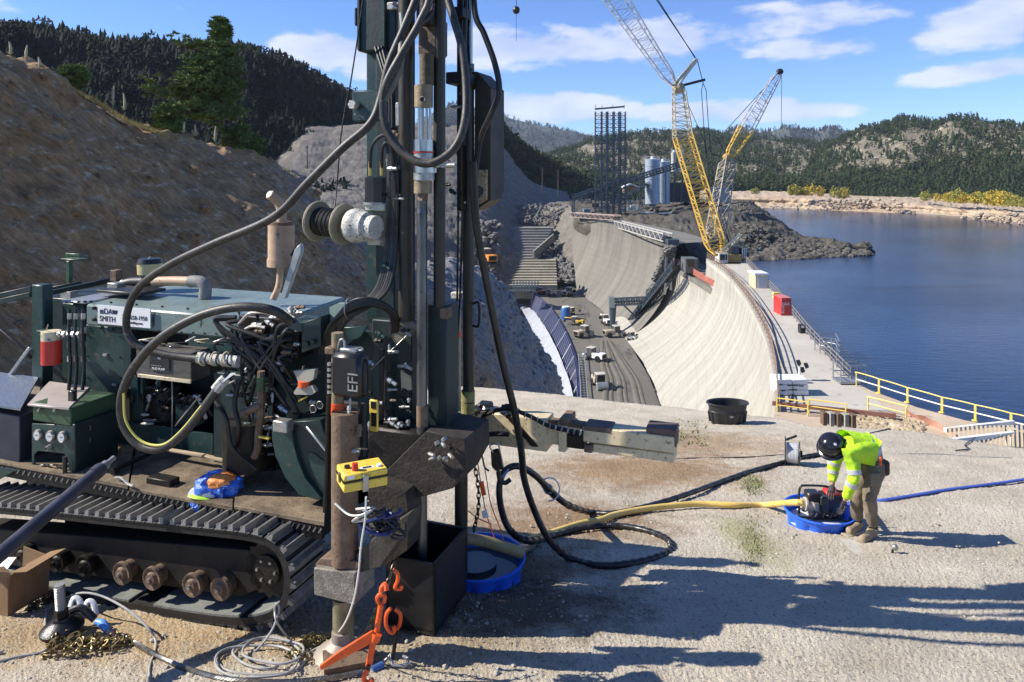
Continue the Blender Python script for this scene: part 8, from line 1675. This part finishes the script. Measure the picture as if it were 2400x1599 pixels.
# shirt
skin('shirt', [(K(2043, 1064, .08), (.135, .115)), (K(2032, 1047, .08), (.158, .14)), (K(2008, 1040, .07), (.17, .15)), (chest, (.165, .15)), (K(1982, 1046, .04), .085), (shN, .085), (K(2000, 1092, -.18), .074), (elN+Vector((0, 0, .0)), .066), (K(1990, 1150, -.17), .056), (K(1982, 1168, -.13), .044),
               (shF, .085), (K(1955, 1085, .24), .07), (elF, .062), (K(1951, 1122, .22), .05), (K(1951, 1132, .2), .044)],
     [(0, 1), (1, 2), (2, 3), (3, 4), (3, 5), (5, 6), (6, 7), (7, 8), (8, 9), (3, 10), (10, 11), (11, 12), (12, 13), (13, 14)], hive, wk, 3, 2, .010)
prt(wk, 'collar', hive, lambda b: b.ring(K(1974, 1047, .03), K(1948, 1050)-K(2000, 1040), .075, .018, 20, 6))
def band(c, ax, r, w=.026, nm='reflective_band'): prt(wk, nm, refl, lambda b: b.lathe([(r-.004, -w), (r, -w*.9), (r, w*.9), (r-.004, w)], c, ax, 24))
band(K(2002, 1106, -.19), elN-shN, .073); band(K(1996, 1134, -.185), wrN-elN, .066); band(K(1954, 1084, .24), elF-shF, .073, .02); band(K(1952, 1106, .235), wrF-elF, .063, .02)
def tband(f, rx, ry, w): 
    c = K(2048, 1062, .08).lerp(K(2008, 1038, .07), f); ax = (K(2008, 1038, .07)-K(2048, 1062, .08)).normalized(); x = Vector((0, 1, 0)); x = (x-ax*x.dot(ax)).normalized(); y = ax.cross(x)
    b = B(); S = 28; vs = [c+x*math.cos(2*math.pi*k/S)*rx+y*math.sin(2*math.pi*k/S)*ry+ax*h for h in (-w, w) for k in range(S)]; b.add(vs, [(k, (k+1) % S, (k+1) % S+S, k+S) for k in range(S)]); b.put('reflective_band', refl, wk)
tband(.62, .182, .152, .02); tband(.22, .165, .142, .018)
# trousers
skin('trousers', [(K(2048, 1068, .08), (.150, .135)), (K(2054, 1084, .08), (.155, .14)), (hpN, .115), (K(2046, 1128, -.06), .095), (knN, .078), (K(2042, 1200, -.05), .070), (K(2046, 1234, -.02), .066), (hpF, .112), (K(2022, 1126, .18), .093), (knF, .078), (K(2008, 1192, .2), .068), (K(2010, 1218, .24), .062)],
     [(0, 1), (1, 2), (2, 3), (3, 4), (4, 5), (5, 6), (1, 7), (7, 8), (8, 9), (9, 10), (10, 11)], khaki, wk, 3, 1, .009)
prt(wk, 'tool_pouch', mat('pouch_brown', (.04, .025, .02), (.09, .05, .04), .8, scale=9), lambda b: b.box(K(2073, 1095, -.06), (.07, .12, .16), .2), .02); prt(wk, 'orange_tool', orange, lambda b: b.cyl(K(2064, 1092, -.15), K(2064, 1072, -.15), .013, seg=8))
# boots
for nm_, a_, t__ in (('N', anN, toN), ('F', anF, toF)):
    gzz = gz(a_.x, a_.y); heel = Vector((a_.x+.03, a_.y, gzz+.05)); toe_ = Vector((t__.x, t__.y, gz(t__.x, t__.y)+.045))
    skin('boot', [(Vector((a_.x, a_.y, a_.z)), .052), (Vector((a_.x+.01, a_.y, gzz+.08)), .055), (heel, .048), (heel.lerp(toe_, .6), .05), (toe_, .046)], [(0, 1), (1, 2), (1, 3), (3, 4)], bootm, wk, 2, 1)
    d_ = (toe_-heel).normalized(); prt(wk, 'boot_sole', mat('boot_sole_tan', (.35, .3, .24), None, .9), lambda b: b.beam(heel-d_*.05+Vector((0, 0, -.04)), toe_+d_*.05+Vector((0, 0, -.036)), .10, .022), .006)
# gloved hands: palm, four curled fingers and a thumb each, closed on the pump frame
def hand(wr, to, curl, side):
    a = (to-wr).normalized(); s_ = a.cross(curl).normalized()*side; pc = wr+a*.05; vs = [(wr, .030), (wr+a*.035, (.040, .026)), (wr+a*.085, (.044, .024))]; ed = [(0, 1), (1, 2)]
    skin('glove', vs, ed, glovem, wk, 2, 1)
    for k in range(4):
        base_ = wr+a*.085+s_*(.033-.022*k); L_ = (.032, .037, .035, .028)[k]; p1 = base_+a*L_; p2 = p1+(a*.45+curl*.9).normalized()*L_*.85; p3 = p2+(curl-a*.35).normalized()*L_*.7
        skin('finger', [(base_-a*.02, .010), (base_, .010), (p1, .0095), (p2, .009), (p3, .008)], [(0, 1), (1, 2), (2, 3), (3, 4)], glovem, wk, 1, 0)
    tb_ = wr+a*.03+s_*.035; skin('thumb', [(tb_-s_*.015, .012), (tb_+s_*.018+a*.015, .011), (tb_+s_*.02+a*.045+curl*.02, .010)], [(0, 1), (1, 2)], glovem, wk, 1, 0)
hand(wrF, wrF+Vector((-.07, -.10, -.08)), Vector((-.2, -.3, -.93)).normalized(), 1); hand(wrN, wrN+Vector((-.02, .03, -.12)), Vector((-.85, .1, -.3)).normalized(), -1)
# hard hat
hc = head-fdir*.02+up_*.035; hax = (up_*.80-fdir*.42).normalized() if False else Vector((-.50, -.52, .69)).normalized()
hm = mat('hard_hat_black', (.012, .013, .02), None, .13)
ht = prt(wk, 'hard_hat', hm, lambda b: b.lathe([(.150, -.035), (.152, -.03), (.132, -.012), (.130, .03), (.122, .07), (.098, .105), (.062, .125), (.02, .134), (.001, .135)], hc, hax, 34))
prt(wk, 'hat_ridge', hm, lambda b: b.tube([hc+hax*(.135*math.cos(a))+ (hax.cross(Vector((0, 0, 1))).normalized())*(.125*math.sin(a)) for a in np.linspace(-1.2, 1.2, 14)], .008, 6)); prt(wk, 'hat_harness', blackp, lambda b: b.ring(hc-hax*.03, hax, .118, .008, 28, 5))

prt(wk, 'hat_brim', hm, lambda b: b.lathe([(.128, -.03), (.165, -.036), (.168, -.03), (.130, -.016)], hc, hax, 34)); prt(wk, 'hat_sticker', white, lambda b: b.cyl(hc+hax*.03+Vector((.0, -.118, .04)), hc+hax*.03+Vector((.0, -.124, .042)), .016, seg=10))
prt(wk, 'neck_skin', skinm, lambda b: b.cyl(K(1982, 1046, .04), K(1960, 1048, .02), .062, .058, 14))
for k, (px, py, dz, ln) in enumerate(((2026, 1060, -.10, .12), (2012, 1052, -.12, .09), (2038, 1070, -.07, .10))): prt(wk, 'shirt_fold', hive, lambda b: b.tube([K(px, py, dz), K(px-6, py+8, dz-.02), K(px-8, py+ln*140, dz)], [.004, .014, .004], 6))
for k, (px, py, dz) in enumerate(((2040, 1158, -.155), (2036, 1172, -.155), (2044, 1222, -.085), (2046, 1214, -.085))): prt(wk, 'trouser_fold', khaki, lambda b: b.tube([K(px-11, py, dz+.05), K(px-3, py+3, dz), K(px+8, py-1, dz+.03)], [.004, .012, .004], 6))
prt(wk, 'pocket', khaki, lambda b: b.box(K(2052, 1125, -.155), (.12, .02, .15), .1), .006)
